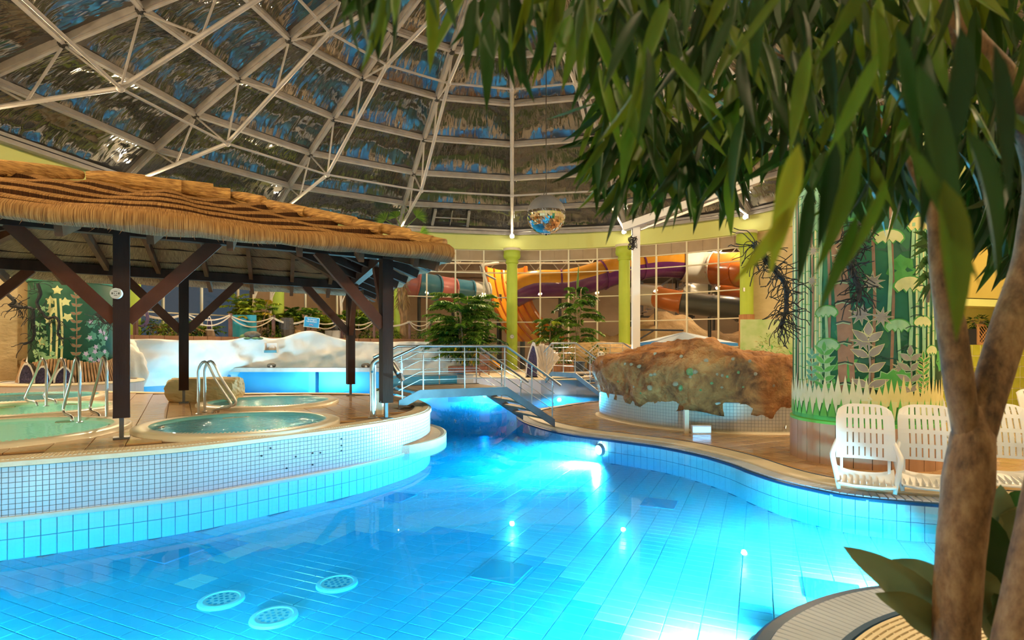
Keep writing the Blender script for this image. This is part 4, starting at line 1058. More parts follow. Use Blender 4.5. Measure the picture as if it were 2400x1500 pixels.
for x, w_ in ((-.86, .07), (-.78, .05), (-.70, .075), (-.56, .06), (-.50, .05), (-1.05, .08), (.62, .05), (.72, .06), (.80, .05), (.9, .06)): P.bamboo(x, 1.0, 4.3, w_, .004)
for x in (-.64, -.40, .10, -.95, .30): P.band('brown', [(x, 1.0), (x+.03, 2.2), (x-.01, 3.6), (x, 4.4)], .035, .0035)
P.band('brown', [(-.17, .98), (-.19, 1.8), (-.25, 2.6), (-.31, 3.4), (-.34, 4.3)], [.19, .18, .17, .16, .15], .006)
for i in range(12):
    z = 1.15+i*.26; x = -.17-.07*(z-1)/1.5; P.band('dark', [(x-.09, z-.012), (x, z+.012), (x+.09, z-.012)], .016, .009); P.band('mint', [(x-.08, z-.03), (x, z-.008), (x+.08, z-.03)], .012, .0088)
for x, z, r, m in ((-.42, 2.05, .13, 'mint'), (-.40, 1.62, .13, 'mint'), (.28, 2.95, .15, 'pale'), (.52, 2.35, .17, 'pale'), (.38, 1.85, .13, 'mint'), (.70, 1.9, .12, 'pale'), (.66, 3.1, .16, 'cream'), (.55, 3.6, .15, 'pale'), (-.5, 3.2, .14, 'mint'), (.95, 2.6, .14, 'mint'), (.86, 1.55, .1, 'pale')): P.umbel(x, z, r, m, .0075, max(1.0, z-.9), 'mint')
for x, z, r in ((.10, 2.42, .13), (-.02, 2.02, .13), (.20, 1.98, .12), (.00, 1.68, .13), (-.20, 2.78, .14), (-.62, 2.5, .08), (-.60, 2.9, .08), (.4, 1.35, .09)): P.star('grey', x, z, r, 9, .011, 'pale', .42, random.random())
for x, z in ((-.46, 3.5), (-.62, 3.75), (-.3, 3.7), (.4, 3.9)):
    for a in range(7): P.leaf('mint', x, z, PI*1.05+a*PI*.9/6, .32, .07, .010, 'dark')
P.plant(.06, 1.0, 1.75, 'grey', 'pale', .013, 4, .22, .09); P.plant(.52, .98, 1.5, 'grey', 'mint', .013, 4, .17, .07); P.plant(-.44, 1.0, 1.55, 'leaf', 'mint', .012, 5, .17, .06, 'mint'); P.plant(-.62, 1.0, 1.5, 'teal', 'mint', .011, 5, .12, .05, 'mint'); P.plant(.70, .98, 1.45, 'leaf', 'cream', .012, 6, .14, .04, 'cream')
for x, z in ((.34, 1.12), (.40, 1.18), (.28, 1.15)): P.star('leaf', x, z, .17, 9, .0115, 'mint', .72)
for i in range(16):
    z = random.uniform(1.3, 2.6); x = random.uniform(-.2, .75); P.band('dark', [(x-.09, z-.01), (x-.03, z+.018), (x+.04, z+.02), (x+.1, z-.005)], .010, .0145)
x = -1.35
P.band('leaf', [(-1.4+.14*i, .80) for i in range(21)], .36, .004)
while x < 1.35:
    h = random.uniform(.10, .24); w_ = random.uniform(.07, .12); P.fan('white' if x < 0.1 else 'cream', [(x-w_, .90), (x-w_*.4, 1.0), (x, 1.02+h), (x+w_*.4, 1.0), (x+w_, .90), (x, .86)], .015+random.uniform(0, .001)); x += w_*.75
x = -1.35
while x < 1.35:
    w_ = random.uniform(.03, .055); P.fan('white' if x < 0 else 'pale', [(x-w_, .93), (x+w_, .93), (x+.01, random.uniform(.68, .78))], .0165); 
    P.fan('green_edge', [(x+.02, .70), (x+.11, .70), (x+.07, random.uniform(.92, .98))], .0172); x += .105
P.done(mp_)

# the second, smaller pillar behind the island
LC = (-11.35, 14.3); LR = 0.86; LZ = 0.75
mp2 = thing('mural_pillar', 'dark green painted pillar with lilac flowers and a bamboo skirt behind the island', 'pillar', (LC[0], LC[1], LZ))
b = MB(); b.lathe([(LR, LZ), (LR, 3.35), (LR-.02, 3.4)], (LC[0], LC[1], 0), 48); b.build('painted_drum', PG['deep'], mp2, True, True)
b = MB(); b.lathe([(LR+.02, 3.22), (LR+.04, 3.25), (LR+.04, 3.36), (LR, 3.4)], (LC[0], LC[1], 0), 48, cap=False); b.build('top_band', PG['teal'], mp2, True)
fa_ = math.atan2(-LC[1], -LC[0])
for i in range(52):
    a = fa_+(i-26)/26*1.75; h = 1.16+.05*math.sin(a*4)+random.uniform(-.015, .015); r = LR+.16-0.10*0
    b = MB(); b.tube([(LC[0]+(r+.05)*math.cos(a), LC[1]+(r+.05)*math.sin(a), LZ), (LC[0]+(LR+.07)*math.cos(a), LC[1]+(LR+.07)*math.sin(a), h+.12)], .027, 6); b.build('bamboo_cane', M['cane'] if 'cane' in M else M.setdefault('cane', mat('cane', (0.30, 0.17, 0.09), (0.50, 0.32, 0.18), 5, .6)), mp2, True)
P = Paint(LC, LR, fa_)
for x, z in ((-.28, 3.0), (-.42, 2.75), (-.12, 2.72), (-.40, 2.5), (-.08, 2.35), (-.45, 2.28), (-.62, 1.75)): P.star('pale', x, z, .12, 5, .004, None, .55, random.random())
for x in (-.30, -.20, -.42): P.band('pale', [(x, 1.25), (x+.02, 2.0), (x-.02, 2.8)], .045, .003)
for x, z in ((-.62, 2.6), (.70, 2.6), (.62, 2.35), (.8, 2.2), (-.7, 2.2), (-.68, 1.5), (-.5, 1.4)):
    for a in range(6): P.leaf('mint' if x < 0 else 'teal', x, z, PI*.9+a*PI/5, .2, .05, .004)
P.plant(.08, 1.3, 2.9, 'brown', 'teal', .006, 8, .14, .07, 'brown')
for x, z in ((.38, 2.25), (.36, 1.85), (.62, 2.02), (.72, 1.98), (.80, 1.85), (.50, 1.62), (.48, 1.50), (.28, 1.45), (.38, 1.32), (.46, 1.22), (.58, 1.28), (.68, 1.3), (.75, 1.5)):
    for q in range(3): P.star('teal', x+random.uniform(-.14, .14), z+random.uniform(-.14, .1), .1, 5, .004, None, .6, random.random())
    P.star('lilac', x, z, .075, 5, .008, None, .5, random.random())
for i in range(30): P.star('mint', random.uniform(-.85, -.2), random.uniform(1.2, 2.0), random.uniform(.03, .07), 5, .006, None, .6, random.random())
P.done(mp2)

# ------------------------------------------------------------------ rock with tiled foot on the bank
def rock_mat():
    m = bpy.data.materials.new('grotto_rock'); m.use_nodes = True; nt = m.node_tree; N = nt.nodes; L = nt.links; B = N['Principled BSDF']; B.inputs['Roughness'].default_value = 0.85
    tc = N.new('ShaderNodeTexCoord'); n = N.new('ShaderNodeTexNoise'); n.inputs['Scale'].default_value = 2.2; n.inputs['Detail'].default_value = 8; n.inputs['Roughness'].default_value = .65; n.inputs['Distortion'].default_value = .6
    L.new(tc.outputs['Object'], n.inputs['Vector']); r = N.new('ShaderNodeValToRGB'); r.color_ramp.elements[0].color = (.12, .042, .014, 1); r.color_ramp.elements[1].color = (.52, .25, .085, 1); r.color_ramp.elements[0].position = .34; r.color_ramp.elements[1].position = .64
    e = r.color_ramp.elements.new(.5); e.color = (.36, .15, .048, 1); L.new(n.outputs[0], r.inputs[0]); L.new(r.outputs[0], B.inputs['Base Color'])
    n2 = N.new('ShaderNodeTexNoise'); n2.inputs['Scale'].default_value = 7; n2.inputs['Detail'].default_value = 8; L.new(tc.outputs['Object'], n2.inputs['Vector'])
    bp = N.new('ShaderNodeBump'); bp.inputs['Strength'].default_value = 1.0; bp.inputs['Distance'].default_value = .16; L.new(n2.outputs[0], bp.inputs['Height']); L.new(bp.outputs[0], B.inputs['Normal']); return m
M['grotto'] = rock_mat()
RC = Vector((4.15, 12.2, BANK_Z))
rk = thing('grotto_rock', 'big brown artificial rock studded with stones on a grey tiled foot', 'rock', RC)
FOOT = smooth_line([(2.15, 13.2), (2.02, 12.4), (2.35, 11.3), (2.95, 10.45), (3.7, 10.02), (4.6, 9.85), (5.5, 9.95), (6.3, 10.4), (6.7, 11.6), (6.5, 13.2), (5.6, 14.2), (4.0, 14.5), (2.8, 14.2)], .08, True)
b = MB(); b.wall([(p.x, p.y) for p in FOOT], BANK_Z, .62); b.poly([(p.x, p.y) for p in FOOT], .6); b.build('foot_backing', M['mosaic_grout'], rk, True)
M['grey_mosaic'] = mat('grey_mosaic', (.40, .37, .32), (.46, .43, .38), 3, .35)
gm = quadtile('foot_tile', .056, .056, .006, .0015, M['grey_mosaic'])
pl = []
for p, t, n in frames(resample(FOOT[:-1], .06)):
    nn = -n if True else n
    if (Vector((p.x, p.y, 0))+n*.2-Vector((RC.x, RC.y, 0))).length > (Vector((p.x, p.y, 0))-n*.2-Vector((RC.x, RC.y, 0))).length: nn = n
    if nn.dot(-p) < 0: continue
    for r in range(9):
        x = Vector((0, 0, 1)).cross(nn).normalized(); pl.append((Matrix.Translation(-RC) @ basis(x, Vector((0, 0, 1)), nn, p+nn*.006+Vector((0, 0, BANK_Z+.03+.06*r))), None))
pieces('foot_tile', gm, pl, rk, 300, 'foot_tile_field')
b = MB()
cen = sum(FOOT, Vector())/len(FOOT)
def rockpt(i, h):
    p = FOOT[i % len(FOOT)]; d = (p-cen); d.z = 0; a = math.atan2(d.y, d.x)
    zt = 1.50+.30*math.exp(-((p.x-3.55)/.75)**2)+.10*noise.noise(Vector((p.x*1.3, p.y*1.3, 5)))-.14*max(0, (p.x-4.8)/1.4)
    zb = .40+.09*noise.noise(Vector((p.x*2.5, p.y*2.5, 1)))+(0.16 if p.x < 2.6 else 0)*max(0, 1-(p.x-2)/.6)
    if h < 0: k, z = .96, zb+.03
    else:
        k = 1.0+.055*math.sin(PI*min(1, h*1.25))-max(0, (h-.45))**1.7*1.55*(.8+.4*noise.noise(Vector((a*2, 3, 1)))); z = zb+(zt-zb)*(math.sin(min(1, h)*PI/2)**.9)
    q = Vector((cen.x+d.x*k, cen.y+d.y*k, z))
    am = .13*noise.fractal(q*1.6, .8, 2.1, 5)+.055*noise.noise(q*5)+.03*noise.noise(q*11)
    return q+d.normalized()*am+Vector((0, 0, am*.7 if h > .05 else am*.3))
NR = 22; nF = len(FOOT); hs = [-1]+[j/NR for j in range(NR+1)]
for h in hs:
    for i in range(nF): b.v.append(tuple(rockpt(i, h)))
for j in range(len(hs)-1):
    for i in range(nF):
        i2 = (i+1) % nF; b.f.append((j*nF+i, j*nF+i2, (j+1)*nF+i2, (j+1)*nF+i)); b.m.append(0)
b.v.append((cen.x, cen.y, 1.55)); c_ = len(b.v)-1
for i in range(nF): b.f.append(((len(hs)-1)*nF+i, (len(hs)-1)*nF+(i+1) % nF, c_)); b.m.append(0)
rock_v = [Vector(v) for v in b.v[:-1]]
b.build('rock_shell', M['grotto'], rk, True, True)
M['stone_grey'] = mat('inset_stone', (.26, .21, .14), (.38, .31, .22), 12, .6, bump=.4, bscale=30)
M['stone_green'] = mat('inset_stone_green', (.05, .20, .06), (.20, .27, .12), 9, .35)
stones = [(1478, 846, 10), (1470, 832, 8), (1515, 814, 9), (1604, 809, 8), (1667, 820, 10), (1500, 880, 10), (1514, 882, 10), (1590, 875, 16), (1605, 868, 12), (1560, 909, 13), (1577, 901, 12), (1594, 895, 7), (1428, 885, 4), (1477, 911, 5), (1502, 914, 12), (1668, 921, 6), (1690, 905, 7), (1700, 890, 6), (1717, 902, 7), (1722, 875, 7), (1744, 896, 7), (1757, 915, 5), (1777, 835, 7), (1798, 880, 8), (1790, 898, 7), (1704, 925, 7), (1463, 893, 5), (1740, 826, 8), (1450, 831, 6), (1838, 912, 6)]
random.seed(3)
for i, (sx, sy, sr) in enumerate(stones):
    g = at(sx, sy, 1.0); dr = (g-Vector((0, 0, EYE))).normalized()
    cand = [v for v in rock_v if (v-Vector((0, 0, EYE))).normalized().dot(dr) > .9998]
    if not cand: cand = sorted(rock_v, key=lambda v: -(v-Vector((0, 0, EYE))).normalized().dot(dr))[:3]
    p = min(cand, key=lambda v: v.length); r = sr/FPX*p.y*.55
    b = MB(); b.sphere(p, r, 8, 5, sc=(1, .7, random.uniform(.7, 1.1)), fn=lambda d: 1+.3*noise.noise(d*2+Vector((i, 0, 0)))); b.build('inset_stone', M['stone_green'] if i in (7, 13, 16, 18, 20, 21, 10, 12, 15) else M['stone_grey'], rk, True)
p0 = gnd(1614, 1018, BANK_Z); b = MB(); b.box((p0.x, 9.93, .28), (.075, .07, .42)); b.build('foot_post', M['cream'], rk, True)
p0 = gnd(1645, 1018, BANK_Z); M['poollight_blue'] = glow('blue_light_box', (.25, .62, 1.0), 2.2)
b = MB(); b.box((p0.x+.02, 9.90, .145), (.34, .08, .15)); b.build('light_box_frame', M['white'], rk, True)
b = MB(); b.box((p0.x+.02, 9.865, .145), (.31, .03, .10)); b.build('light_box', M['poollight_blue'], rk, True)
b = MB(); q = at(1838, 997, 9.9); b.tube([q+Vector((0, .1, 0)), q+Vector((0, -.06, 0)), q+Vector((-.02, -.08, -.05))], .014, 8); b.tube([q+Vector((0, -.02, 0)), q+Vector((0, -.02, .09))], .010, 6); b.bar(q+Vector((-.03, -.02, .09)), q+Vector((.03, -.02, .09)), .015, .012); b.build('water_tap', M['steel'], rk, True)
b = MB(); strip(b, [p for p in FOOT if p.y < 13][:], [(0, BANK_Z+.012), (.0, BANK_Z+.03), (-.09, BANK_Z+.02), (-.10, BANK_Z)]); b.build('foot_edging', M['cream'], rk, True)

# ------------------------------------------------------------------ sun loungers
M['resin'] = mat('white_resin', (.80, .80, .82), rough=.35)
def make_lounger():
    """back raised, facing -Y; the seat deck is short in view"""
    t = empty('sun_lounger')
    W = .62
    def back(u, v, o=0.0):
        x = (u-.5)*W*(1.0-.10*max(0, v-.72)/.28*abs(u-.5)*2) ; h = .36+.66*v
        y = .10+.20*v-.10*math.sin(PI*v)*.5+.035*(abs(u-.5)*2)**2*(-1)+o
        if v > .88: h -= .07*((abs(u-.5)*2)**4)*(v-.88)/.12
        return Vector((x, y, h))
    b = MB(); cols = [0, .12]+[]; us = [0, .10, .17]; 
    sl = 7; x0, x1 = .20, .80; sw_ = .008/W
    us = [0.0, .08]
    for i in range(sl):
        c = x0+(x1-x0)*i/(sl-1); us += [c-sw_, c+sw_]
    us += [.92, 1.0]
    vs_ = [0, .05, .22, .29, .48, .55, .74, .81, .95, 1.0]
    slotv = {1, 3, 5, 7}
    for lay, o in ((0, -.012), (1, .012)):
        for v in vs_:
            for u in us: b.v.append(tuple(back(u, v, o)))
    nu, nv = len(us), len(vs_); off = nu*nv
    hole = set()
    for j in range(nv-1):
        for i in range(nu-1):
            if j in slotv and 2 <= i < 2+2*sl and (i-2) % 2 == 0: hole.add((i, j))
    def q(i, j, l): return l*off+j*nu+i
    for j in range(nv-1):
        for i in range(nu-1):
            if (i, j) in hole:
                b.f += [(q(i, j, 0), q(i, j+1, 0), q(i, j+1, 1), q(i, j, 1)), (q(i+1, j, 0), q(i+1, j, 1), q(i+1, j+1, 1), q(i+1, j+1, 0))]; b.m += [0, 0]
            else:
                b.f += [(q(i, j, 0), q(i+1, j, 0), q(i+1, j+1, 0), q(i, j+1, 0)), (q(i, j, 1), q(i, j+1, 1), q(i+1, j+1, 1), q(i+1, j, 1))]; b.m += [0, 0]
    for i in range(nu-1): b.f += [(q(i, 0, 0), q(i, 0, 1), q(i+1, 0, 1), q(i+1, 0, 0)), (q(i, nv-1, 0), q(i+1, nv-1, 0), q(i+1, nv-1, 1), q(i, nv-1, 1))]; b.m += [0, 0]
    for j in range(nv-1): b.f += [(q(0, j, 0), q(0, j+1, 0), q(0, j+1, 1), q(0, j, 1)), (q(nu-1, j, 0), q(nu-1, j, 1), q(nu-1, j+1, 1), q(nu-1, j+1, 0))]; b.m += [0, 0]
    b.build('backrest', M['resin'], t)
    for s in (-1, 1):
        b = MB(); pts = [Vector((s*.27, .16, .62)), Vector((s*.30, .10, .56)), Vector((s*.345, .0, .44)), Vector((s*.35, -.04, .38)), Vector((s*.31, -.08, .16)), Vector((s*.285, -.10, 0.0))]
        ws = [.03, .035, .035, .035, .03, .026]
        line = smooth_line([tuple(p) for p in pts], .05)
        n = len(line); b.tube(line, [.022+.010*math.sin(PI*i/(n-1)) for i in range(n)], 8); b.build('armrest', M['resin'], t, smooth=True)
        b = MB(); b.bar((s*.25, .12, 0.0), (s*.25, .12, .44), .03, .04, (0, 1, 0)); b.build('rear_strut', M['resin'], t)
    b = MB()
    def seat(u, v):
        return Vector(((u-.5)*.60, .14-.30*v, .19-.10*math.sin(v*PI*.5)+.06*(abs(u-.5)*2)**3*(1-v)))
    b.grid(seat, 10, 8); n = len(b.v); b.grid(lambda u, v: seat(u, v)-Vector((0, 0, .025)), 10, 8); b.build('seat', M['resin'], t, smooth=True)
    b = MB()
    for i in range(9): b.bar((-.26+.065*i, .12, .135), (-.26+.065*i, -.15, .10), .006, .05)
    o = b.build('seat_ribs', M['resin'], t); o['kind'] = 'stuff'
    b = MB(); b.tube([(-.29, -.17, .085), (-.15, -.20, .075), (.15, -.20, .075), (.29, -.17, .085)], .018, 8); b.build('front_rail', M['resin'], t)
    return t
l0 = make_lounger()
spots = [((3.80, 5.96), .50, 'white slatted resin lounger on the pool edge, leftmost of the front three'), ((4.42, 5.86), .50, 'white slatted resin lounger in the middle of the front three, partly behind the tree trunk'),
         ((5.35, 6.0), .40, 'white slatted resin lounger right of the forked tree trunk'), ((6.75, 8.9), .0, 'white lounger before the lime tile counter, left of the trunk'), ((7.35, 8.8), .05, 'white lounger before the lime tile counter, seen in the fork of the trunk'),
         ((7.9, 8.2), .2, 'white lounger before the lime tile counter at the picture edge'), ((-13.6, 14.2), .3, 'white lounger at the far left edge of the picture'), ((-12.9, 15.0), .2, 'white lounger beside the bamboo skirt at the far left')]
for i, ((x, y), a, lb) in enumerate(spots):
    o = l0 if i == 0 else copy_tree(l0)
    o.location = (x, y, BANK_Z+.006 if x > 0 else .56); o.rotation_euler = (0, 0, -a if x > 0 else a)
    sc_ = .88 if x > 0 else .9
    o.scale = (sc_, sc_, sc_); tag(o, lb, 'lounger', 'white resin loungers')

# ------------------------------------------------------------------ mirror ball, gantry, parasol
mbp = at(1280, 504, 13.0); r = .455
t = thing('mirror_ball', 'mirror ball with a grey upper half hanging on a cable from the dome', 'mirror ball', mbp)
M['mirror'] = mat('mirror', (.9, .9, .92), rough=.03, metal=1.0)
M['ballgrey'] = mat('ball_grey', (.13, .14, .17), (.17, .18, .21), 4, .45)
b = MB(); nu_, nv_ = 48, 24; b2 = MB()
for j in range(nv_):
    t0, t1 = PI*j/nv_, PI*(j+1)/nv_
    for i in range(nu_):
        a0, a1 = 2*PI*i/nu_, 2*PI*(i+1)/nu_
        vs = [Vector((math.sin(tt)*math.cos(aa), math.sin(tt)*math.sin(aa), math.cos(tt)))*r for tt, aa in ((t0, a0), (t1, a0), (t1, a1), (t0, a1))]
        if j < 11: b2.add(vs, [(0, 1, 2, 3)])
        else:
            c_ = sum(vs, Vector())/4; jit = Vector((random.uniform(-1, 1), random.uniform(-1, 1), random.uniform(-1, 1)))*.0016
            vs = [c_+(v-c_)*.97+jit*(1 if k % 2 else -1) for k, v in enumerate(vs)]; b.add(vs, [(0, 1, 2, 3)])
o = b.build('mirror_facets', M['mirror'], t); o['kind'] = 'stuff'
b2.build('grey_cap', M['ballgrey'], t, smooth=True)
b = MB(); b.sphere((0, 0, 0), r*.965, 32, 16); b.build('core', M['black'], t)
b = MB(); b.tube([(0, 0, r-.01), (0.0, 0, 6.0)], .010, 6); b.build('cable', M['black'], t)
b = MB(); b.tube([(-.06, 0, r-.01), (-.03, 0, r+.12), (0, 0, r+.26)], .010, 6); b.tube([(0, 0, -r-.02), (0, 0, -r+.02)], .02, 8); b.build('hook', M['black'], t)

gp = at(1490, 815, 15.3)
t = thing('white_gantry', 'white painted steel post with a slanting white beam beside the right column', 'gantry', (gp.x, gp.y, BANK_Z))
b = MB(); b.box((0, 0, 2.42), (.20, .20, 4.84)); b.build('post', M['white'], t)
b = MB(); b.bar((-.32, .05, 4.86), (2.6, -2.0, 5.60), .18, .20); b.build('beam', M['white'], t)
b = MB(); b.bar((.05, .0, 4.76), (2.4, -1.9, 5.40), .05, .06); b.build('trolley_rail', M['steel'], t)
b = MB(); b.box((.62, -.48, 5.05), (.12, .12, .14)); b.build('trolley', M['white'], t)
b = MB(); b.bar((-.15, .0, 0.02), (.15, 0, 0.02), .3, .03); b.build('base_plate', M['white'], t)
b = MB(); random.seed(2); cpt = Vector((-.12, -.14, 4.40)); line = []
for i in range(70): line.append(cpt+Vector((random.uniform(-.13, .13), random.uniform(-.08, .08), random.uniform(-.22, .20))))
b.tube(smooth_line([tuple(p) for p in line[:40]], .08), .010, 5); b.tube([cpt+Vector((0, 0, .2)), cpt+Vector((.02, .1, .42))], .01, 5); b.build('cable_coil', M['black'], t)

# parasol behind the rock
pp = at(1602, 778, 17.6); M['parasol_top'] = mat('parasol_cloth', (.10, .16, .26), (.13, .19, .30), 3, .6); M['parasol_rim'] = mat('parasol_valance', (.02, .22, .65), rough=.6)
t = thing('parasol', 'open blue cantilever parasol behind the brown rock', 'parasol', (pp.x, pp.y, BANK_Z))
z0 = pp.z-BANK_Z; R = 1.62; ring = [(R*math.cos(PI/4+PI/2*i+.25), R*math.sin(PI/4+PI/2*i+.25)) for i in range(4)]
for i in range(4):
    (x0, y0), (x1, y1) = ring[i], ring[(i+1) % 4]; mx, my = (x0+x1)/2*.96, (y0+y1)/2*.96
    b = MB(); b.add([(0, 0, z0), (x0, y0, z0-.36), (mx, my, z0-.30), (x1, y1, z0-.36)], [(0, 1, 2), (0, 2, 3)]); cp = b.build('canopy_panel', M['parasol_top'], t)
    b = MB(); b.add([(x0, y0, z0-.36), (mx, my, z0-.30), (x1, y1, z0-.36), (x0, y0, z0-.45), (mx, my, z0-.41), (x1, y1, z0-.45)], [(0, 3, 4, 1), (1, 4, 5, 2)]); b.build('valance', M['parasol_rim'], cp)
    b = MB(); b.tube([(0, 0, z0-.02), (x0, y0, z0-.37)], .012, 6); b.build('rib', M['steel'], cp)
b = MB(); b.tube([(-1.45, .3, 0), (-1.45, .3, z0+.08)], .045, 8); b.tube([(-1.45, .3, z0+.08), (0, 0, z0+.05)], .03, 8); b.tube([(-1.45, .3, z0-.3), (-.9, .2, z0+.05)], .025, 6); b.build('pole', M['dark_steel'], t)
b = MB(); b.box((-1.45, .3, .04), (.7, .7, .08)); b.build('foot', M['dark_steel'], t)

# ------------------------------------------------------------------ things on the island
def exit_rail(x, y, rz, label, h=.84):
    t = thing('pool_handrail', label, 'handrail', (x, y, ISLE_Z), rz, 'steel handrails at the whirlpools')
    for s in (0, 1):
        pts = smooth_line([(0, s*.34, 0.0), (0, s*.34, h*.55), (0, s*.34, h*.82), (.035, s*.34, h*.95), (.09, s*.34, h), (.15, s*.34, h*.92), (.24, s*.34, h*.68), (.44, s*.34, h*.27), (.47, s*.34, h*.18), (.43, s*.34, h*.12), (.30, s*.34, h*.10), (.22, s*.34, h*.07), (.20, s*.34, 0.0)], .05)
        b = MB(); b.tube(pts, .021, 8); rl = b.build('rail', M['steel'], t, smooth=True)
        b = MB(); b.lathe([(.045, 0), (.045, .012), (.024, .018)], (0, s*.34, .008), 14); b.build('flange', M['steel'], rl)
g = gnd(465, 972, ISLE_Z); exit_rail(g.x, g.y, .25, 'steel exit handrail beside the front whirlpool')
g = gnd(250, 985, ISLE_Z); exit_rail(g.x, g.y, PI-.5, 'steel exit handrail left of the big timber post', .92)
g = gnd(152, 948, ISLE_Z); exit_rail(g.x, g.y, PI-.2, 'steel exit handrail at the far left pool below the mural pillar', .86)
g = gnd(874, 980, ISLE_Z)
t = thing('water_spout', 'bent stainless steel neck shower standing by the bridge', 'shower', (g.x, g.y, ISLE_Z))
pts = smooth_line([(0, 0, 0), (0, 0, .45), (0, 0, .74), (.02, 0, .83), (.09, 0, .875), (.18, 0, .875), (.27, 0, .84), (.40, -.03, .66)], .05)
b = MB(); b.tube(pts, .048, 14); b.build('pipe', M['steel'], t, smooth=True)
b = MB(); d = Vector((.13, -.03, -.18)).normalized(); p = Vector((.40, -.03, .66)); sd = Vector((0, 1, 0)); nn = d.cross(sd)
vs = []
for k, (ww, hh) in enumerate(((.045, .045), (.09, .02), (.10, .016))):
    c_ = p+d*(.0, .07, .12)[k]; vs += [c_+sd*sx*ww+nn*sy*hh for sx, sy in ((-1, -1), (1, -1), (1, 1), (-1, 1))]
b.add(vs, [(k*4+i, k*4+(i+1) % 4, k*4+4+(i+1) % 4, k*4+4+i) for k in range(2) for i in range(4)]+[(8, 9, 10, 11)]); b.build('nozzle', M['steel_dull'], t)
b = MB(); b.lathe([(.075, 0), (.075, .015), (.05, .02)], (0, 0, 0), 20); b.build('flange', M['steel'], t)
b = MB(); b.lathe([(.018, 0), (.018, .01), (.0001, .012)], n=12, cap=False); b.v = [(v[0], -.046-v[2], .70+v[1]) for v in b.v]; b.build('push_button', M['slideblue'], t)
g = gnd(881, 974, ISLE_Z); M['bin_cream'] = mat('bin_cream', (.72, .68, .58), rough=.4); M['hazard'] = mat('hazard_yellow', (.75, .50, .02), rough=.5)
t = thing('litter_bin', 'narrow cream bin with a black and yellow top beside the neck shower', 'bin', (g.x+.02, g.y+.12, ISLE_Z+.004))
b = MB(); b.box((0, 0, .19), (.12, .12, .38), taper=1.05); b.build('body', M['bin_cream'], t)
b = MB(); b.box((0, 0, .392), (.135, .135, .03)); b.build('lid', M['black'], t)
for s in (-1, 1):
    b = MB(); b.bar((s*.03-.02, -.069, .385), (s*.03+.02, -.069, .40), .004, .012); b.bar((s*.05, 0, .409), (s*.02, .05, .409), .02, .004); b.build('yellow_mark', M['hazard'], t)
# carved sandstone block
g = gnd(464, 942, ISLE_Z)
M['sandstone'] = mat('sandstone', (.50, .40, .22), (.62, .52, .32), 3, .85, bump=.7, bscale=6, bdist=.05)
b = MB()
def blk(d):
    m_ = max(abs(d.x), abs(d.y), abs(d.z)); return 1/m_*(1+.05*noise.noise(d*4)+.04*noise.noise(d*9))
b.sphere((0, 0, 0), 1.0, 48, 24, sc=(.62, .34, .235), fn=lambda d: min(blk(d), 1.5)); o = b.build('sandstone_block', M['sandstone'], None, smooth=False)
o.location = (g.x, g.y+.3, ISLE_Z+.22); o.rotation_euler = (0, 0, .12); tag(o, 'carved sandy stone block standing on the island behind the timber post', 'stone')
# ------------------------------------------------------------------ white rock wall, terrace, bar
def col(px, r):
    """point of the floor plan on the circle of radius r round the dome centre, seen in picture column px (far side)"""
    k = (px-1200)/FPX; a = 1+k*k; bq = -2*CY; c = CY*CY-r*r
    Y = (-bq+math.sqrt(bq*bq-4*a*c))/(2*a); return Vector((k*Y, Y, 0))
TZ = 1.92
M['whiterock'] = mat('white_rock', (.74, .77, .82), (.80, .83, .87), 1.2, .7, bump=.35, bscale=2.0, bdist=.10)
M['whiterock_top'] = M['whiterock']
M['pool_blue'] = mat('pool_blue_render', (.05, .36, .72), (.07, .42, .78), 1.5, .45)
M['soil'] = mat('soil', (.05, .03, .02), (.09, .055, .03), 6, .9)
M['plank_brown'] = mat('planter_board', (.17, .075, .04), (.23, .11, .06), 5, .6)
a_start = 166.0; a_end = 96.5
wr = thing('white_rocks', 'white artificial rock wall round the back pool', 'rock wall', pol(125, 12.2, 0))
b = MB(); NA, NH = 150, 22
tops = {0: 0}
def wr_pt(i, j):
    az = a_start+(a_end-a_start)*i/NA; h = j/NH
    px_ = 1200+FPX*(pol(az, 12.2).x/pol(az, 12.2).y)
    top = 1.86+.05*noise.noise(Vector((px_*.013, 2, 0)))+.42*math.exp(-((px_-722)/62.0)**2)+.16*math.exp(-((px_-590)/40.0)**2)+.06*math.exp(-((px_-1040)/30)**2)
    if px_ > 1010: top -= .0
    z = -.2+(top+.2)*h
    bul = .45*max(0, h-.30)-.55*max(0, h-.62)**1.4
    p = pol(az, 12.2, z); n = (Vector((CX, CY, 0))-Vector((p.x, p.y, 0))).normalized()
    q = Vector((az*.22, z*1.6, 0))
    am = .34*noise.fractal(q*.9, 1.0, 2.0, 3)+.05*noise.noise(q*4)
    return p+n*(bul+am*(.25 if h < .33 else 1.0)*(1 if h < .97 else .6))
for j in range(NH+1):
    for i in range(NA+1): b.v.append(tuple(wr_pt(i, j)))
for j in range(NH):
    for i in range(NA):
        q = j*(NA+1)+i; b.f.append((q, q+1, q+NA+2, q+NA+1)); b.m.append(1 if j < 6 else 0)
last = NH*(NA+1)
for i in range(NA+1):
    p = Vector(b.v[last+i]); q = pol(a_start+(a_end-a_start)*i/NA, 12.75, TZ-.06); b.v.append(tuple(q))
for i in range(NA): b.f.append((last+i, last+i+1, last+NA+2+i, last+NA+1+i)); b.m.append(0)
b.build('rock_face', [M['whiterock'], M['pool_blue']], wr, True, True)
b = MB(); b.poly([tuple(pol(a_start+(a_end-a_start)*i/30, 12.7).xy) for i in range(31)]+[tuple(pol(a_end+(a_start-a_end)*i/30, 14.58).xy) for i in range(31)], TZ-.03)
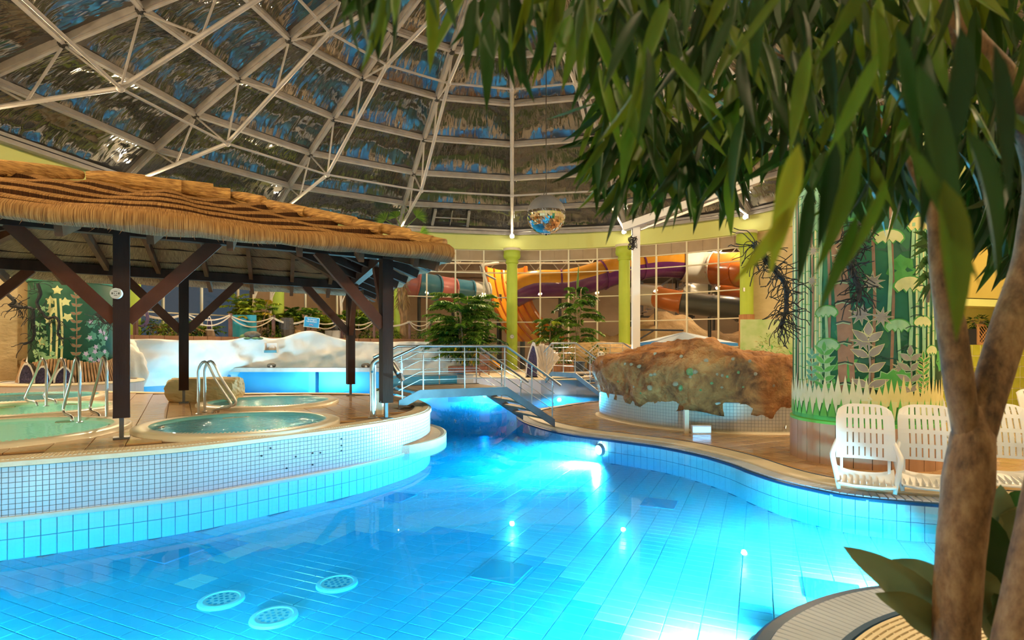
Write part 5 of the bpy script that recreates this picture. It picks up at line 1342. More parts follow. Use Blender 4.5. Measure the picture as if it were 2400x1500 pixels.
e0, e1 = pol(a_end, 12.4), pol(a_end, 14.58); b.add([e0+Vector((0, 0, -.2)), e1+Vector((0, 0, -.2)), e1+Vector((0, 0, TZ)), e0+Vector((0, 0, TZ-.02))], [(0, 1, 2, 3)])
tf = setting('floor_terrace', 'planted terrace above the white rock wall'); b.build('soil', M['soil'], tf)
for i in range(30):
    b = MB(); a0 = a_start+(a_end-a_start)*i/30; a1 = a_start+(a_end-a_start)*(i+.97)/30; b.bar(pol(a0, 12.72, TZ+.02), pol(a1, 12.72, TZ+.02), .06, .14); b.build('edge_board', M['plank_brown'], tf)
# white rock ends
M['rope'] = mat('rope', (.66, .56, .46), (.52, .42, .34), 40, .9)
M['fpost'] = mat('fence_post', (.10, .045, .045), (.14, .065, .06), 5, .6)
fence = thing('rope_fence', 'rope fence with brown posts along the terrace edge', 'fence', pol(125, 12.85, TZ))
fps = [col(px_, 12.85) for px_ in (150, 235, 318, 437, 540, 641, 723, 801, 877, 960, 1010)]
for i, p in enumerate(fps):
    h = .98 if i < 6 else .92
    b = MB(); b.box((p.x, p.y, TZ+h/2-.06), (.105, .105, h+.12)); po = b.build('post', M['fpost'], fence, True)
    if i:
        q = fps[i-1]
        for k, (za, sag) in enumerate(((.90, .22), (.86, .42))):
            pts = [q+(p-q)*t+Vector((0, -.06, TZ+za-sag*4*t*(1-t)*(1.0 if k == 0 else (.9 if i % 3 else .5)))) for t in [j/14 for j in range(15)]]
            b = MB(); b.tube(pts, .026, 7); b.build('rope', M['rope'], fence, True)
# sign "Springen verboten!"
sp_ = col(733, 12.42); t = thing('warning_sign', 'blue no-jumping sign tilted on the rope fence', 'sign', (sp_.x, sp_.y-.12, TZ))
tl = -.10; Rm = Matrix.Rotation(tl, 3, 'Y')
M['sign_blue'] = mat('sign_blue', (.015, .28, .60), rough=.4); M['sign_red'] = mat('sign_red', (.75, .02, .08), rough=.5)
cen_ = Vector((0, 0, .72)); RZ = Matrix.Rotation(math.atan2(sp_.x, -sp_.y)*0+.35, 3, 'Z')
def S_(x, y, z): return RZ @ (cen_+Matrix.Rotation(.11, 3, 'Y') @ Vector((x, y, z)))
b = MB(); vs = [S_(x, y, z) for y in (-.012, .012) for x, z in ((-.30, -.21), (.30, -.21), (.30, .21), (-.30, .21))]
b.add(vs, [(0, 1, 2, 3), (7, 6, 5, 4), (0, 4, 5, 1), (1, 5, 6, 2), (2, 6, 7, 3), (3, 7, 4, 0)]); b.build('border', M['white'], t)
b = MB(); b.add([S_(x, -.014, z) for x, z in ((-.285, -.195), (.285, -.195), (.285, .195), (-.285, .195))], [(0, 1, 2, 3)]); bd = b.build('board', M['sign_blue'], t)
def text(tx, size, loc, parent, m, rotz, name='lettering', roty=0.0):
    cu = bpy.data.curves.new(name, 'FONT'); cu.body = tx; cu.size = size; cu.align_x = 'CENTER'; cu.align_y = 'CENTER'; cu.extrude = .001
    cu.materials.append(m); o = bpy.data.objects.new(name, cu); me = bpy.data.meshes.new_from_object(o); bpy.data.objects.remove(o); me.materials.clear(); me.materials.append(m); o = bpy.data.objects.new(name, me); COL.objects.link(o); o.parent = parent; o.location = loc
    o.rotation_euler = (Matrix.Rotation(rotz, 3, 'Z') @ Matrix.Rotation(roty, 3, 'Y') @ Matrix.Rotation(PI/2, 3, 'X')).to_euler(); return o
text('Springen', .105, S_(0, -.017, .125), bd, M['white'], .35, 'lettering', .11); text('verboten!', .105, S_(0, -.017, .035), bd, M['white'], .35, 'lettering', .11)
b = MB(); b.bar(S_(-.10, -.017, -.15), S_(.10, -.017, -.05), .004, .02, (0, 1, 0)); b.bar(S_(-.09, -.017, -.06), S_(.10, -.017, -.15), .004, .02, (0, 1, 0)); b.build('red_cross', M['sign_red'], bd)
b = MB(); b.bar(S_(-.10, -.016, -.11), S_(.02, -.016, -.06), .004, .03, (0, 1, 0)); b.bar(S_(.0, -.016, -.08), S_(.07, -.016, -.14), .004, .02, (0, 1, 0)); b.build('diver_symbol', M['white'], bd)
b = MB(); b.tube([(0, .05, -.1), (0, .05, .72)], .035, 8); b.build('stake', M['fpost'], t)

def tspot(px, r=13.3): p = col(px, r); return Vector((p.x, p.y, TZ))
# terrace objects
p = tspot(671, 12.98); M['barrel'] = mat('barrel_wood', (.035, .03, .028), (.06, .05, .045), 8, .6, stretch=(6, 6, .5))
t = thing('barrel', 'tall dark wooden barrel behind the rope fence', 'barrel', p)
for i in range(16):
    a0, a1 = 2*PI*i/16+.02, 2*PI*(i+1)/16-.02; b = MB(); vs = []
    for h in (0, .22, .45, .68, .90):
        r = .27+.035*math.sin(PI*h/.9)
        for a in (a0, a1): vs.append((r*math.cos(a), r*math.sin(a), h))
    b.add(vs, [(2*k, 2*k+1, 2*k+3, 2*k+2) for k in range(4)]); b.build('stave', M['barrel'], t)
for h in (.12, .45, .78): 
    b = MB(); b.lathe([(.275+.033*math.sin(PI*h/.9), h-.02), (.282+.033*math.sin(PI*h/.9), h), (.275+.033*math.sin(PI*h/.9), h+.02)], n=24, cap=False); b.build('hoop', M['dark_steel'], t)
b = MB(); b.lathe([(.26, .86), (.0001, .86)], n=20, cap=False); b.lathe([(.255, 0.0), (.255, .88)], n=20); b.build('lid', M['barrel'], t)
p = tspot(781, 12.97); M['ac'] = mat('grey_metal', (.36, .36, .37), (.44, .44, .45), 4, .5)
t = thing('metal_cabinet', 'grey metal cabinet behind the rope fence', 'cabinet', p)
b = MB(); b.box((0, 0, .22), (.60, .35, .42)); b.build('body', M['ac'], t)
for s in (-1, 1): b = MB(); b.box((s*.15, -.18, .22), (.28, .012, .38)); b.build('door', M['ac'], t)
b = MB(); b.box((0, 0, .435), (.63, .38, .02)); b.build('top', M['black'], t)
t = thing('black_box', 'small black loudspeaker box on the grey metal cabinet', 'loudspeaker', p+Vector((.12, 0, .446)))
b = MB(); b.box((0, 0, .14), (.24, .22, .28)); b.build('case', M['black'], t); b = MB(); b.lathe([(.08, 0), (.08, .01), (.0001, .0)], n=16, cap=False); b.v = [(v[0], -.112-v[2], .14+v[1]) for v in b.v]; b.build('cone', M['dark_steel'], t)
p = tspot(697, 12.95); t = thing('wicker_basket', 'brown wicker bundle beside the dark barrel', 'basket', p); M['wicker'] = mat('wicker', (.22, .13, .05), (.40, .25, .10), 20, .8, stretch=(1, 1, .2))
b = MB(); b.lathe([(.17, 0), (.21, .12), (.22, .25), (.17, .38), (.06, .42)], n=18); b.build('body', M['wicker'], t)
for h in (.08, .18, .28): b = MB(); b.lathe([(.205, h), (.225, h+.02), (.205, h+.04)], n=18, cap=False); b.build('weave_band', M['wicker'], t)
p = tspot(747, 12.95); t = thing('tyre', 'small black wheel lying behind the rope fence', 'wheel', p+Vector((0, 0, .20)))
b = MB(); b.tube([(.15*math.cos(2*PI*i/20), 0, .15*math.sin(2*PI*i/20)) for i in range(20)], .055, 8, closed=True); b.build('rubber', M['black'], t, smooth=True); b = MB(); b.lathe([(.08, -.03), (.10, .03)], n=14); b.v = [(v[0], v[2], v[1]) for v in b.v]; b.build('hub', M['ac'], t)
M['tarp'] = mat('teal_tarp', (.01, .22, .33), (.02, .28, .40), 3, .5, bump=.4, bscale=4)
p = tspot(573, 13.0); b = MB(); b.grid(lambda u, v: Vector(((u-.5)*.85, .03*math.sin(u*14)+.02*math.sin(v*5), v*.95)), 24, 8)
o = b.build('teal_tarp', M['tarp'], None, smooth=True); o.location = p; o.rotation_euler = (0, 0, .25); tag(o, 'teal cloth screen hanging behind the fence below the yellow-green bush', 'cloth screen')
# amethyst on drum
M['amethyst'] = mat('amethyst', (.025, .018, .06), (.07, .06, .15), 30, .25, bump=1.0, bscale=40, bdist=.03); M['geode_rim'] = mat('geode_rim', (.50, .48, .48), (.62, .60, .60), 10, .5)
M['geode_shell'] = mat('geode_shell', (.05, .045, .04), (.10, .09, .08), 8, .7, bump=.5, bscale=10)
def geode(label, p, w_, h_, rz=0.0, grp=None, base=0.0, lean=0.0, name='amethyst_geode'):
    t = thing(name, label, 'geode', p, rz, grp)
    n = 20; out = []
    for i in range(n):
        a = PI*i/(n-1); x = -math.cos(a)*w_/2*(1+.06*noise.noise(Vector((i*.9, h_*7, w_)))); z = (math.sin(a)**.75)*h_*(1+.06*noise.noise(Vector((i*.7, 3, h_*5)))); x *= (1-.35*(z/h_)**2); x += lean*z
        out.append((x, z))
    b = MB(); d = w_*.55
    vs = [(x, -.0, z+base) for x, z in out]+[(x*.86, d*.6, z*.93+base) for x, z in out]+[(x*.35, d, z*.5+base) for x, z in out]
    fs = [(i, i+1, n+i+1, n+i) for i in range(n-1)]+[(n+i, n+i+1, 2*n+i+1, 2*n+i) for i in range(n-1)]; b.add(vs, fs); b.add([(x*.35, d, z*.5+base) for x, z in out], [tuple(range(n))]); b.build('shell', M['geode_shell'], t, smooth=True)
    b = MB(); vs = [(x, -.003, z+base) for x, z in out]+[(x*.80, -.012, z*.86+.03*h_+base) for x, z in out]; b.add(vs, [(i, n+i, n+i+1, i+1) for i in range(n-1)]); b.build('pale_rim', M['geode_rim'], t)
    b = MB(); vs = [(x*.80, -.010, z*.86+.03*h_+base) for x, z in out]+[(x*.45, .12*d/.2*.3, z*.55+.1*h_+base) for x, z in out]+[(0+lean*h_*.4, d*.4, h_*.35+base)]
    b.add(vs, [(i, n+i, n+i+1, i+1) for i in range(n-1)]+[(n+i, 2*n, n+i+1) for i in range(n-1)]+[(n-1, 2*n-1, 2*n, n, 0)]); b.build('crystals', M['amethyst'], t)
    return t
p = tspot(491, 12.95); M['drum_brown'] = mat('drum_brown', (.10, .06, .035), (.15, .09, .05), 5, .5)
t = thing('drum', 'brown tapered drum carrying the tall amethyst', 'drum', p); b = MB(); b.lathe([(.22, 0), (.20, .15), (.15, .30), (.14, .33)], n=20); b.build('shell', M['drum_brown'], t, smooth=True); b = MB(); b.lathe([(.145, .30), (.145, .345), (.13, .35)], n=20); b.build('rim', M['geode_rim'], t)
geode('slim tall amethyst standing on the brown drum on the terrace', p+Vector((0, 0, .352)), .20, .50, 0, None)
p = tspot(322, 12.95); M['violet'] = mat('violet_wood', (.06, .035, .12), (.10, .07, .18), 6, .6)
t = thing('driftwood_arch', 'violet arched driftwood hung on the left fence post', 'driftwood', p+Vector((.1, -.05, 0)))
b = MB(); b.tube(smooth_line([(-.12, 0, .0), (-.13, 0, .5), (-.05, 0, .92), (.10, 0, .95), (.24, 0, .80), (.26, 0, .55), (.18, 0, .42)], .06), .05, 8); b.build('stem', M['violet'], t, smooth=True); b = MB(); b.tube([(.18, 0, .42), (.05, .02, .38), (-.02, 0, .40)], .03, 6); b.build('twig', M['violet'], t)
# green turtle-like boulder sculpture on the rock crest
M['moss'] = mat('moss_green', (.03, .09, .05), (.10, .20, .08), 8, .6)
t = thing('turtle_sculpture', 'green turtle sculpture crouching on the crest of the white rocks', 'sculpture', (*col(588, 12.05).xy, 1.92))
b = MB(); b.sphere((0.05, 0, .16), .26, 18, 10, sc=(1.2, .8, .55), fn=lambda d: 1+.06*noise.noise(d*5)); b.build('shell', M['geode_shell'], t, smooth=True)
b = MB(); b.sphere((-.26, -.06, .03), .15, 14, 8, sc=(.95, .9, 1.05)); b.build('head', M['moss'], t, smooth=True)
for sx, sy in ((.25, -.18), (.28, .12), (-.05, -.2)): b = MB(); b.sphere((sx, sy, .03), .1, 10, 6, sc=(1.4, .7, .5)); b.build('flipper', M['moss'], t, smooth=True)
# clear tray propped on the rocks
M['tray'] = mat('tray_plastic', (.62, .64, .68), rough=.3); M['sand'] = mat('sand', (.52, .36, .17), (.60, .44, .24), 20, .9)
g = col(637, 11.72); t = thing('storage_tray', 'clear plastic tray with sand stuck on the white rocks', 'tray', (g.x, g.y, 1.40), .2)
for (c_, d_, nm, mm) in (((0, -.10, .02), (.44, .30, .02), 'bottom', 'pool_blue'), ((-.215, -.05, .20), (.014, .30, .36), 'side', 'tray'), ((.215, -.05, .20), (.014, .30, .36), 'side', 'tray'), ((0, .10, .20), (.44, .014, .36), 'side', 'tray'), ((0, -.25, .06), (.44, .014, .10), 'side', 'slideblue'), ((0, -.08, .07), (.40, .26, .05), 'sand', 'sand')):
    b = MB(); b.box(c_, d_); b.build(nm, M[mm], t)
b = MB(); b.sphere((0, .05, .18), .12, 10, 6, sc=(1.1, .3, 1)); b.build('shell_stone', M['geode_rim'], t)
# swim-up bar
barA, barB = at(527, 868, 20.3), at(892, 868, 20.3); barA.z = barB.z = .83
bar = thing('swim_up_bar', 'long bar counter standing in the blue back pool before the white rocks', 'bar counter', (*((barA+barB)/2).xy, 0))
b = MB(); b.bar(barA, barB, .45, .10); b.build('counter_top', M['dark_steel'], bar, True)
b = MB(); b.bar(barA+Vector((0, -.235, -.03)), barB+Vector((0, -.235, -.03)), .03, .15); b.build('counter_edge', M['ac'], bar, True)
for k, px_ in enumerate((533, 735, 887)):
    p = at(px_, 880, 20.3); b = MB(); b.box((p.x, p.y, .15), (.24, .30, 1.3)); b.build('pier', M['pool_blue'], bar, True)
b = MB(); b.add([barA+Vector((0, .2, 0)), barB+Vector((0, .2, 0)), Vector((barB.x, barB.y+.2, -.5)), Vector((barA.x, barA.y+.2, -.5))], [(0, 1, 2, 3)]); b.build('front_panel', M['pool_blue'], bar, True)
for px_, lb in ((636, 'small dark stone figure on the left part of the bar counter'), (857, 'small dark stone lump at the right end of the bar counter')):
    p = at(px_, 862, 20.3); t = thing('stone_figure', lb, 'figure', (p.x, p.y, .882))
    b = MB(); b.sphere((0, 0, .07), .11, 12, 8, sc=(1.5, .9, .8), fn=lambda d: 1+.3*noise.noise(d*4)); b.build('body', M['geode_shell'], t); b = MB(); b.sphere((.03, -.07, .03), .05, 8, 6); b.build('pale_face', M['geode_rim'], t)

# ------------------------------------------------------------------ left corner: planter ring, stones, vines
pr = thing('pillar_plinth', 'round mosaic plinth under the dark mural pillar', 'plinth', (LC[0], LC[1], 0))
b = MB(); b.lathe([(1.55, -.2), (1.55, .70), (1.52, .745), (0.86, .748)], (0, 0, 0), 64, cap=False); b.build('ring_wall', M['mosaic'], pr, smooth=False)
b = MB(); b.lathe([(1.56, .70), (1.58, .72), (1.56, .755), (1.40, .76)], (0, 0, 0), 64, cap=False); b.build('coping', M['cream'], pr)
lf = setting('floor_corner', 'tan tiled floor in the far left corner'); b = MB(); b.poly([(-16, 13.6), (-12.6, 13.2), (-12.2, 15.8), (-13.2, 18.8), (-16, 19)], .55); b.wall([(-16, 13.6), (-12.6, 13.2), (-12.2, 15.8), (-13.2, 18.8), (-16, 19)], -.6, .55); b.build('tiles', M['deck'], lf)
for px_, w_, h_, lb in ((62, .42, .50, 'amethyst geode leftmost at the bamboo skirt'), (101, .36, .42, 'amethyst geode in the middle of the bamboo skirt'), (151, .40, .40, 'amethyst geode right of the middle at the bamboo skirt')):
    d = Vector(((px_-1200)/FPX, 1, 0)); best = None
    for i in range(200):
        p = Vector((LC[0], LC[1], 0))+Vector((math.cos(fa_+(i-100)/100*1.6), math.sin(fa_+(i-100)/100*1.6), 0))*1.28; e = abs(p.x/p.y-d.x)
        if best is None or e < best[0]: best = (e, p)
    p = best[1]; geode(lb, (p.x, p.y, .762), w_, h_, math.atan2(p.y-LC[1], p.x-LC[0])+PI/2, 'geodes at the bamboo skirt')
rockmass('white_boulder', 'white boulder between the dark mural pillar and the timber post', (*at(280, 840, 16.6).xy, .85), .7, .5, 1.05, 4.0, 'whiterock', 40, 24, .2)
M['liana'] = mat('black_liana', (.008, .010, .014), (.02, .024, .032), 14, .75)
def liana(label, pts, r, twigs, seed, name='liana', tw=.28, leafm=None):
    random.seed(seed); line = smooth_line([tuple(p) for p in pts], .06)
    t = thing(name, label, 'liana', line[0])
    n = len(line); b = MB(); b.tube(line, [r*(.75+.5*abs(noise.noise(p*5)))*(1-.4*i/n) for i, p in enumerate(line)], 7); b.build('stem', M['liana'], t, True)
    b = MB()
    for _ in range(twigs):
        p = random.choice(line); d = Vector((random.uniform(-1, 1), random.uniform(-1, .6), random.uniform(-1, .8))).normalized(); q = [p]
        for s in range(5): d = (d+Vector((random.uniform(-.7, .7), random.uniform(-.5, .5), random.uniform(-.9, .5)))).normalized(); q.append(q[-1]+d*tw*random.uniform(.12, .35))
        b.tube(smooth_line([tuple(x) for x in q], .04), r*.13, 4, cap=False)
    o = b.build('twigs', M['liana'], t, True); o['kind'] = 'stuff'; return t
Y = 13.2
liana('black liana hanging left of the dark mural pillar', [at(18, 690, Y), at(35, 708, Y), at(22, 716, Y), at(52, 720, Y), at(76, 725, Y), at(78, 760, Y), at(80, 785, Y), at(73, 800, Y), at(56, 806, Y)], .055, 50, 5, 'liana', .3)
liana('black liana looping over the face of the dark mural pillar', [at(88, 665, Y), at(95, 690, Y), at(86, 710, Y), at(100, 735, Y), at(113, 747, Y), at(128, 742, Y), at(138, 755, Y), at(136, 785, Y), at(148, 794, Y)], .045, 40, 6, 'liana', .3)
liana('black liana reaching from the dark mural pillar towards the timber post', [at(226, 735, Y), at(236, 745, Y), at(246, 757, Y), at(258, 752, Y), at(272, 730, Y)], .045, 40, 7, 'liana', .3)
Y = 7.3
liana('tangled black liana on the left side of the pale mural pillar', [at(1768, 575, Y), at(1785, 592, Y), at(1800, 615, Y), at(1822, 640, Y), at(1838, 660, Y), at(1844, 690, Y), at(1842, 720, Y), at(1838, 745, Y), at(1826, 768, Y)], .045, 150, 8, 'liana', .28)
liana('dark mossy liana hanging on the face of the pale mural pillar', [at(2008, 520, 6.72), at(1998, 560, 6.72), at(1985, 600, 6.72), at(2000, 640, 6.72), at(2015, 680, 6.72), at(2010, 705, 6.72)], .05, 120, 9, 'liana', .22)
# small wall niche at far left
t = thing('wall_niche', 'small dark arched niche in the beige wall at the far left', 'niche', at(40, 845, 16.4)); b = MB(); b.lathe([(.22, 0), (.0001, 0)], n=20, cap=False, a0=0, a1=PI); b.v = [(v[0], -.25, v[1]*2.2) for v in b.v]; b.build('opening', M['black'], t); b = MB(); b.box((0, -.28, -.05), (1.3, .3, .12)); b.build('shelf', M['sandstone'], t)

# ------------------------------------------------------------------ far deck behind the bridges
fd = setting('floor_far', 'tan deck below the glass front')
FD = [(-2.6, 25.7), (-1.6, 23.4), (-1.5, 21.5), (-.4, 20.4), (1.0, 19.2), (2.2, 19.0), (4.5, 19.2), (8, 18.8), (10.6, 17.2), (15.5, 16.9), (15.5, 26), (9, 27.6), (0, 28.4)]
b = MB(); b.poly(FD, .50); b.wall(FD, -.6, .50); b.build('tiles', M['coping'], fd)
b = MB(); b.wall([(p[0]-.0, p[1]-.012) for p in FD[:9]], -.6, .47, closed=False); b.build('pool_wall', M['mosaic'], fd)
M['brick'] = mat('planter_brick', (.22, .085, .06), (.30, .13, .09), 8, .7)
def planter(label, px0, px1, py0, py1, Y, m, kind='board'):
    a, c = at(px0, py1, Y), at(px1, py1, Y); zt = at(px0, py0, Y).z; t = thing('planter', label, 'planter', ((a.x+c.x)/2, Y+.35, .50))
    W_ = c.x-a.x; H = max(.25, zt-.50); b = MB(); b.box((0, 0, H/2), (W_-.03, .67, H-.02)); b.build('core', M['soil'], t)
    if kind == 'board':
        n = max(4, int(W_/.16))
        for i in range(n): b = MB(); b.box((-W_/2+W_*(i+.5)/n, -.345, H/2), (W_/n-.012, .03, H)); b.build('board', m, t)
    else:
        rows = max(2, int(H/.13)); n = int(W_/.26)
        for r in range(rows):
            for i in range(n+1):
                x0 = max(-W_/2, -W_/2+W_/n*(i-(.5 if r % 2 else 0))); x1 = min(W_/2, -W_/2+W_/n*(i+1-(.5 if r % 2 else 0)))
                if x1-x0 > .04: b = MB(); b.box(((x0+x1)/2, -.345, H*(r+.5)/rows), (x1-x0-.012, .03, H/rows-.012)); b.build('brick', m, t)
    return t
planter('low brick planter holding the big central bush', 1050, 1143, 858, 888, 24.5, M['brick'], 'brick')
planter('wooden planter behind the small footbridge, left one', 1296, 1345, 853, 875, 22.5, M['plank_brown']); planter('wooden planter behind the small footbridge, right one', 1380, 1425, 852, 875, 22.5, M['plank_brown'])
g = at(1246, 885, 20.6); geode('tall blue-violet amethyst spire beside the large footbridge', (g.x, g.y, .50), .50, 1.32, .1, None, 0, .06, 'amethyst_spire')
M['shell_grey'] = mat('shell_grey', (.40, .36, .33), (.54, .49, .44), 3, .7)
g = at(1278, 880, 21.2); t = thing('stone_wing', 'grey fluted stone shell standing behind the amethyst spire', 'sculpture', (g.x, g.y, .50))
for i in range(9):
    a = -.55+1.15*i/8; b = MB(); L_n = 1.25-.25*abs(i-3)/4; b.tube(smooth_line([(0, 0, 0), (math.sin(a)*L_n*.45, .05, math.cos(a)*L_n*.5), (math.sin(a)*L_n*.95, .02, math.cos(a)*L_n)], .12), [.05+.06*k/10 for k in range(40)][:len(smooth_line([(0, 0, 0), (math.sin(a)*L_n*.45, .05, math.cos(a)*L_n*.5), (math.sin(a)*L_n*.95, .02, math.cos(a)*L_n)], .12))], 7); b.build('flute', M['shell_grey'], t, smooth=True)
M['stack_rock'] = mat('stacked_rock', (.34, .22, .10), (.54, .37, .18), 3, .9, bump=1, bscale=6, bdist=.08, stretch=(1, 1, 3))
rockmass('rock_ledge', 'layered tan rock ledge below the glass beside the right column', (*at(1415, 840, 24.0).xy, .9), 2.3, .7, .95, 12, 'stack_rock', 64, 24, .12)
g = at(1358, 870, 21.5); t = thing('blue_bin', 'dark blue tub standing behind the small footbridge', 'tub', (g.x, g.y, .5)); M['navy_plastic'] = mat('navy_plastic', (.01, .03, .07), rough=.4)
b = MB(); b.lathe([(.17, 0), (.21, .5), (.225, .52), (.2, .54)], n=20); b.build('body', M['navy_plastic'], t, smooth=True); b = MB(); b.lathe([(.225, .52), (.23, .56), (.1, .58), (.0001, .58)], n=20, cap=False); b.build('lid', M['navy_plastic'], t)
g = at(1408, 860, 20.6); t = thing('seal_statue', 'small white and grey animal statue beside the rock', 'statue', (g.x, g.y, .5)); M['statue'] = mat('statue_stone', (.45, .43, .40), (.62, .60, .56), 5, .6)
b = MB(); b.lathe([(.14, 0), (.20, .15), (.19, .4), (.13, .62), (.09, .74)], n=16); b.build('body', M['statue'], t, smooth=True); b = MB(); b.sphere((0, -.03, .84), .13, 14, 8, sc=(1, 1.15, .95)); b.build('head', M['statue'], t, smooth=True)
for s in (-1, 1): b = MB(); b.sphere((s*.06, -.15, .87), .025, 8, 6); b.build('eye', M['black'], t)
g = at(1135, 885, 22.0); t = thing('wooden_chair', 'small dark wooden chair on the far deck behind the footbridge', 'chair', (g.x, g.y, .5))
b = MB(); b.box((0, 0, .42), (.42, .40, .04)); b.build('seat', M['plank_brown'], t); b = MB(); b.box((0, .19, .66), (.40, .03, .36)); b.build('backrest', M['plank_brown'], t)
for sx in (-.18, .18):
    for sy in (-.17, .17): b = MB(); b.box((sx, sy, .2), (.04, .04, .4)); b.build('leg', M['plank_brown'], t)
# yellow kiddie chute
g = at(1128, 850, 25.2); t = thing('small_chute', 'small yellow chute beside the central column', 'slide', (g.x, g.y, .5)); 
b = MB()
def chu(u, v): return Vector(((v-.4)*1.4, -.25+.5*u, 1.0-.85*v+.12*(abs(u-.5)*2)**2))
b.grid(chu, 8, 8); b.build('trough', M['yellow'], t, smooth=True)
for s in (-.25, .25): b = MB(); b.tube([chu(.5+s*2, i/6)+Vector((0, 0, .03)) for i in range(7)], .04, 6); b.build('lip', M['yellow'], t)
b = MB(); b.tube([(-.5, 0, 0), (-.5, 0, .95)], .05, 8); b.build('support', M['steel'], t)

# ------------------------------------------------------------------ right corner: kiosk with lime tile counter
kz = setting('wall_kiosk', 'yellow kiosk front with an olive recess')
K0, K1 = Vector((9.6, 12.6, 0)), Vector((15.0, 14.2, 0)); kd = (K1-K0).normalized(); kn = Vector((-kd.y, kd.x, 0))
M['yellow_wall'] = mat('yellow_wall', (.50, .40, .09), (.46, .36, .08), 2, .8); M['olive'] = mat('olive_wall', (.26, .22, .03), (.30, .26, .05), 2, .7)
b = MB(); b.bar(K0+Vector((0, 0, 3.35)), K1+Vector((0, 0, 3.35)), .6, 1.25); b.build('fascia', M['yellow_wall'], kz)
b = MB(); b.bar(K0+kn*1.6+Vector((0, 0, 1.6)), K1+kn*1.6+Vector((0, 0, 1.6)), .1, 3.2); b.build('recess', M['olive'], kz)
b = MB(); b.bar(K0+Vector((0, 0, 2.62)), K1+Vector((0, 0, 2.62)), .66, .16); b.build('cornice', M['fascia'], kz)
ck = thing('tile_counter', 'lime green tiled counter below the yellow kiosk front', 'counter', K0+kn*.2)
b = MB(); b.bar(K0+kn*.3+Vector((0, 0, .86)), K1+kn*.3+Vector((0, 0, .86)), .35, 1.6); b.build('core', M['frame'], ck, True)
M['lime_tile'] = mat('lime_tile', (.36, .40, .03), (.48, .50, .05), 3, .25, coat=.4); lt = quadtile('lime_tile', .255, .255, .012, .004, M['lime_tile'])
for i in range(19):
    for r in range(6): 
        o = mesh_obj('lime_tile', lt, ck); o.matrix_local = Matrix.Translation(-(K0+kn*.2)) @ basis(kd, Vector((0, 0, 1)), -kn, K0+kd*(.15+.27*i)+kn*.118+Vector((0, 0, 1.54-.265*r)))
M['lattice'] = mat('lattice_wood', (.42, .22, .08), (.50, .28, .11), 5, .6)
p = K0+kd*2.3+kn*.25; t = thing('lattice_box', 'wooden lattice flower box on the lime tile counter', 'flower box', p+Vector((0, 0, 1.665)), math.atan2(kd.y, kd.x))
for z in (.03, .47): b = MB(); b.box((0, -.12, z), (1.5, .03, .05)); b.build('rail', M['lattice'], t)
for x in (-.73, .73): b = MB(); b.box((x, -.12, .25), (.05, .03, .45)); b.build('stile', M['lattice'], t)
for i in range(17):
    x = -.75+.094*i
    for s in (-1, 1):
        x0, x1 = x, x+s*.40; z0, z1 = .05, .45
        if x1 > .72: z1 = z0+(z1-z0)*(.72-x0)/(x1-x0); x1 = .72
        if x1 < -.72: z1 = z0+(z1-z0)*(-.72-x0)/(x1-x0); x1 = -.72
        if abs(z1-z0) > .04: b = MB(); b.bar((x0, -.12, z0), (x1, -.12, z1), .012, .016); b.build('lath', M['lattice'], t)
b = MB(); b.box((0, .02, .2), (1.45, .22, .38)); b.build('liner', M['black'], t)
# painted garden wall right of the reed-wrapped column
t = thing('garden_mural', 'low wall painted with hazy green shrubs beside the reed-wrapped column', 'painted wall', at(1815, 830, 20.5)*1.0)
w_ = at(1815, 780, 20.5); M['mural_pale'] = mat('mural_pale', (.44, .50, .30), (.20, .36, .10), 1.6, .6)
b = MB(); b.box((w_.x, 20.6, 1.35), (2.4, .12, 2.6)); b.build('wall_panel', M['mural_pale'], t, True)
b = MB()
random.seed(4)
for i in range(70):
    x = w_.x+random.uniform(-1.1, 1.1); z = random.uniform(.6, 1.6); b.add([(x+random.uniform(-.1, .1), 20.535, z+random.uniform(-.05, .25)) for _ in range(3)], [(0, 1, 2)])
o = b.build('painted_shrubs', PG['leaf'], t, True); o['kind'] = 'stuff'
# ------------------------------------------------------------------ plants
def leaf_mat(name, c1, c2, tr=.25, rough=.42):
    m = bpy.data.materials.new(name); m.use_nodes = True; nt = m.node_tree; N = nt.nodes; L = nt.links; B = N['Principled BSDF']; B.inputs['Roughness'].default_value = rough; B.inputs['Specular IOR Level'].default_value = .35
    oi = N.new('ShaderNodeObjectInfo'); g = N.new('ShaderNodeNewGeometry'); n = N.new('ShaderNodeTexNoise'); n.inputs['Scale'].default_value = 9
    tc = N.new('ShaderNodeTexCoord'); L.new(tc.outputs['Object'], n.inputs['Vector'])
    ad = N.new('ShaderNodeMath'); ad.operation = 'ADD'; L.new(g.outputs['Random Per Island'], ad.inputs[0]); L.new(oi.outputs['Random'], ad.inputs[1])
    fr = N.new('ShaderNodeMath'); fr.operation = 'FRACT'; L.new(ad.outputs[0], fr.inputs[0])
    r = N.new('ShaderNodeValToRGB'); r.color_ramp.elements[0].color = (*c1, 1); r.color_ramp.elements[1].color = (*c2, 1); L.new(fr.outputs[0], r.inputs[0]); L.new(r.outputs[0], B.inputs['Base Color'])
    t = N.new('ShaderNodeBsdfTranslucent'); L.new(r.outputs[0], t.inputs[0]); mx = N.new('ShaderNodeMixShader'); mx.inputs[0].default_value = tr
    L.new(B.outputs[0], mx.inputs[1]); L.new(t.outputs[0], mx.inputs[2]); L.new(mx.outputs[0], N['Material Output'].inputs[0]); return m
M['lf_dark'] = leaf_mat('leaf_dark_green', (.010, .045, .010), (.045, .13, .02))
M['lf_mid'] = leaf_mat('leaf_green', (.045, .13, .014), (.17, .30, .035))
M['lf_lime'] = leaf_mat('leaf_yellow_green', (.20, .28, .018), (.46, .52, .05))
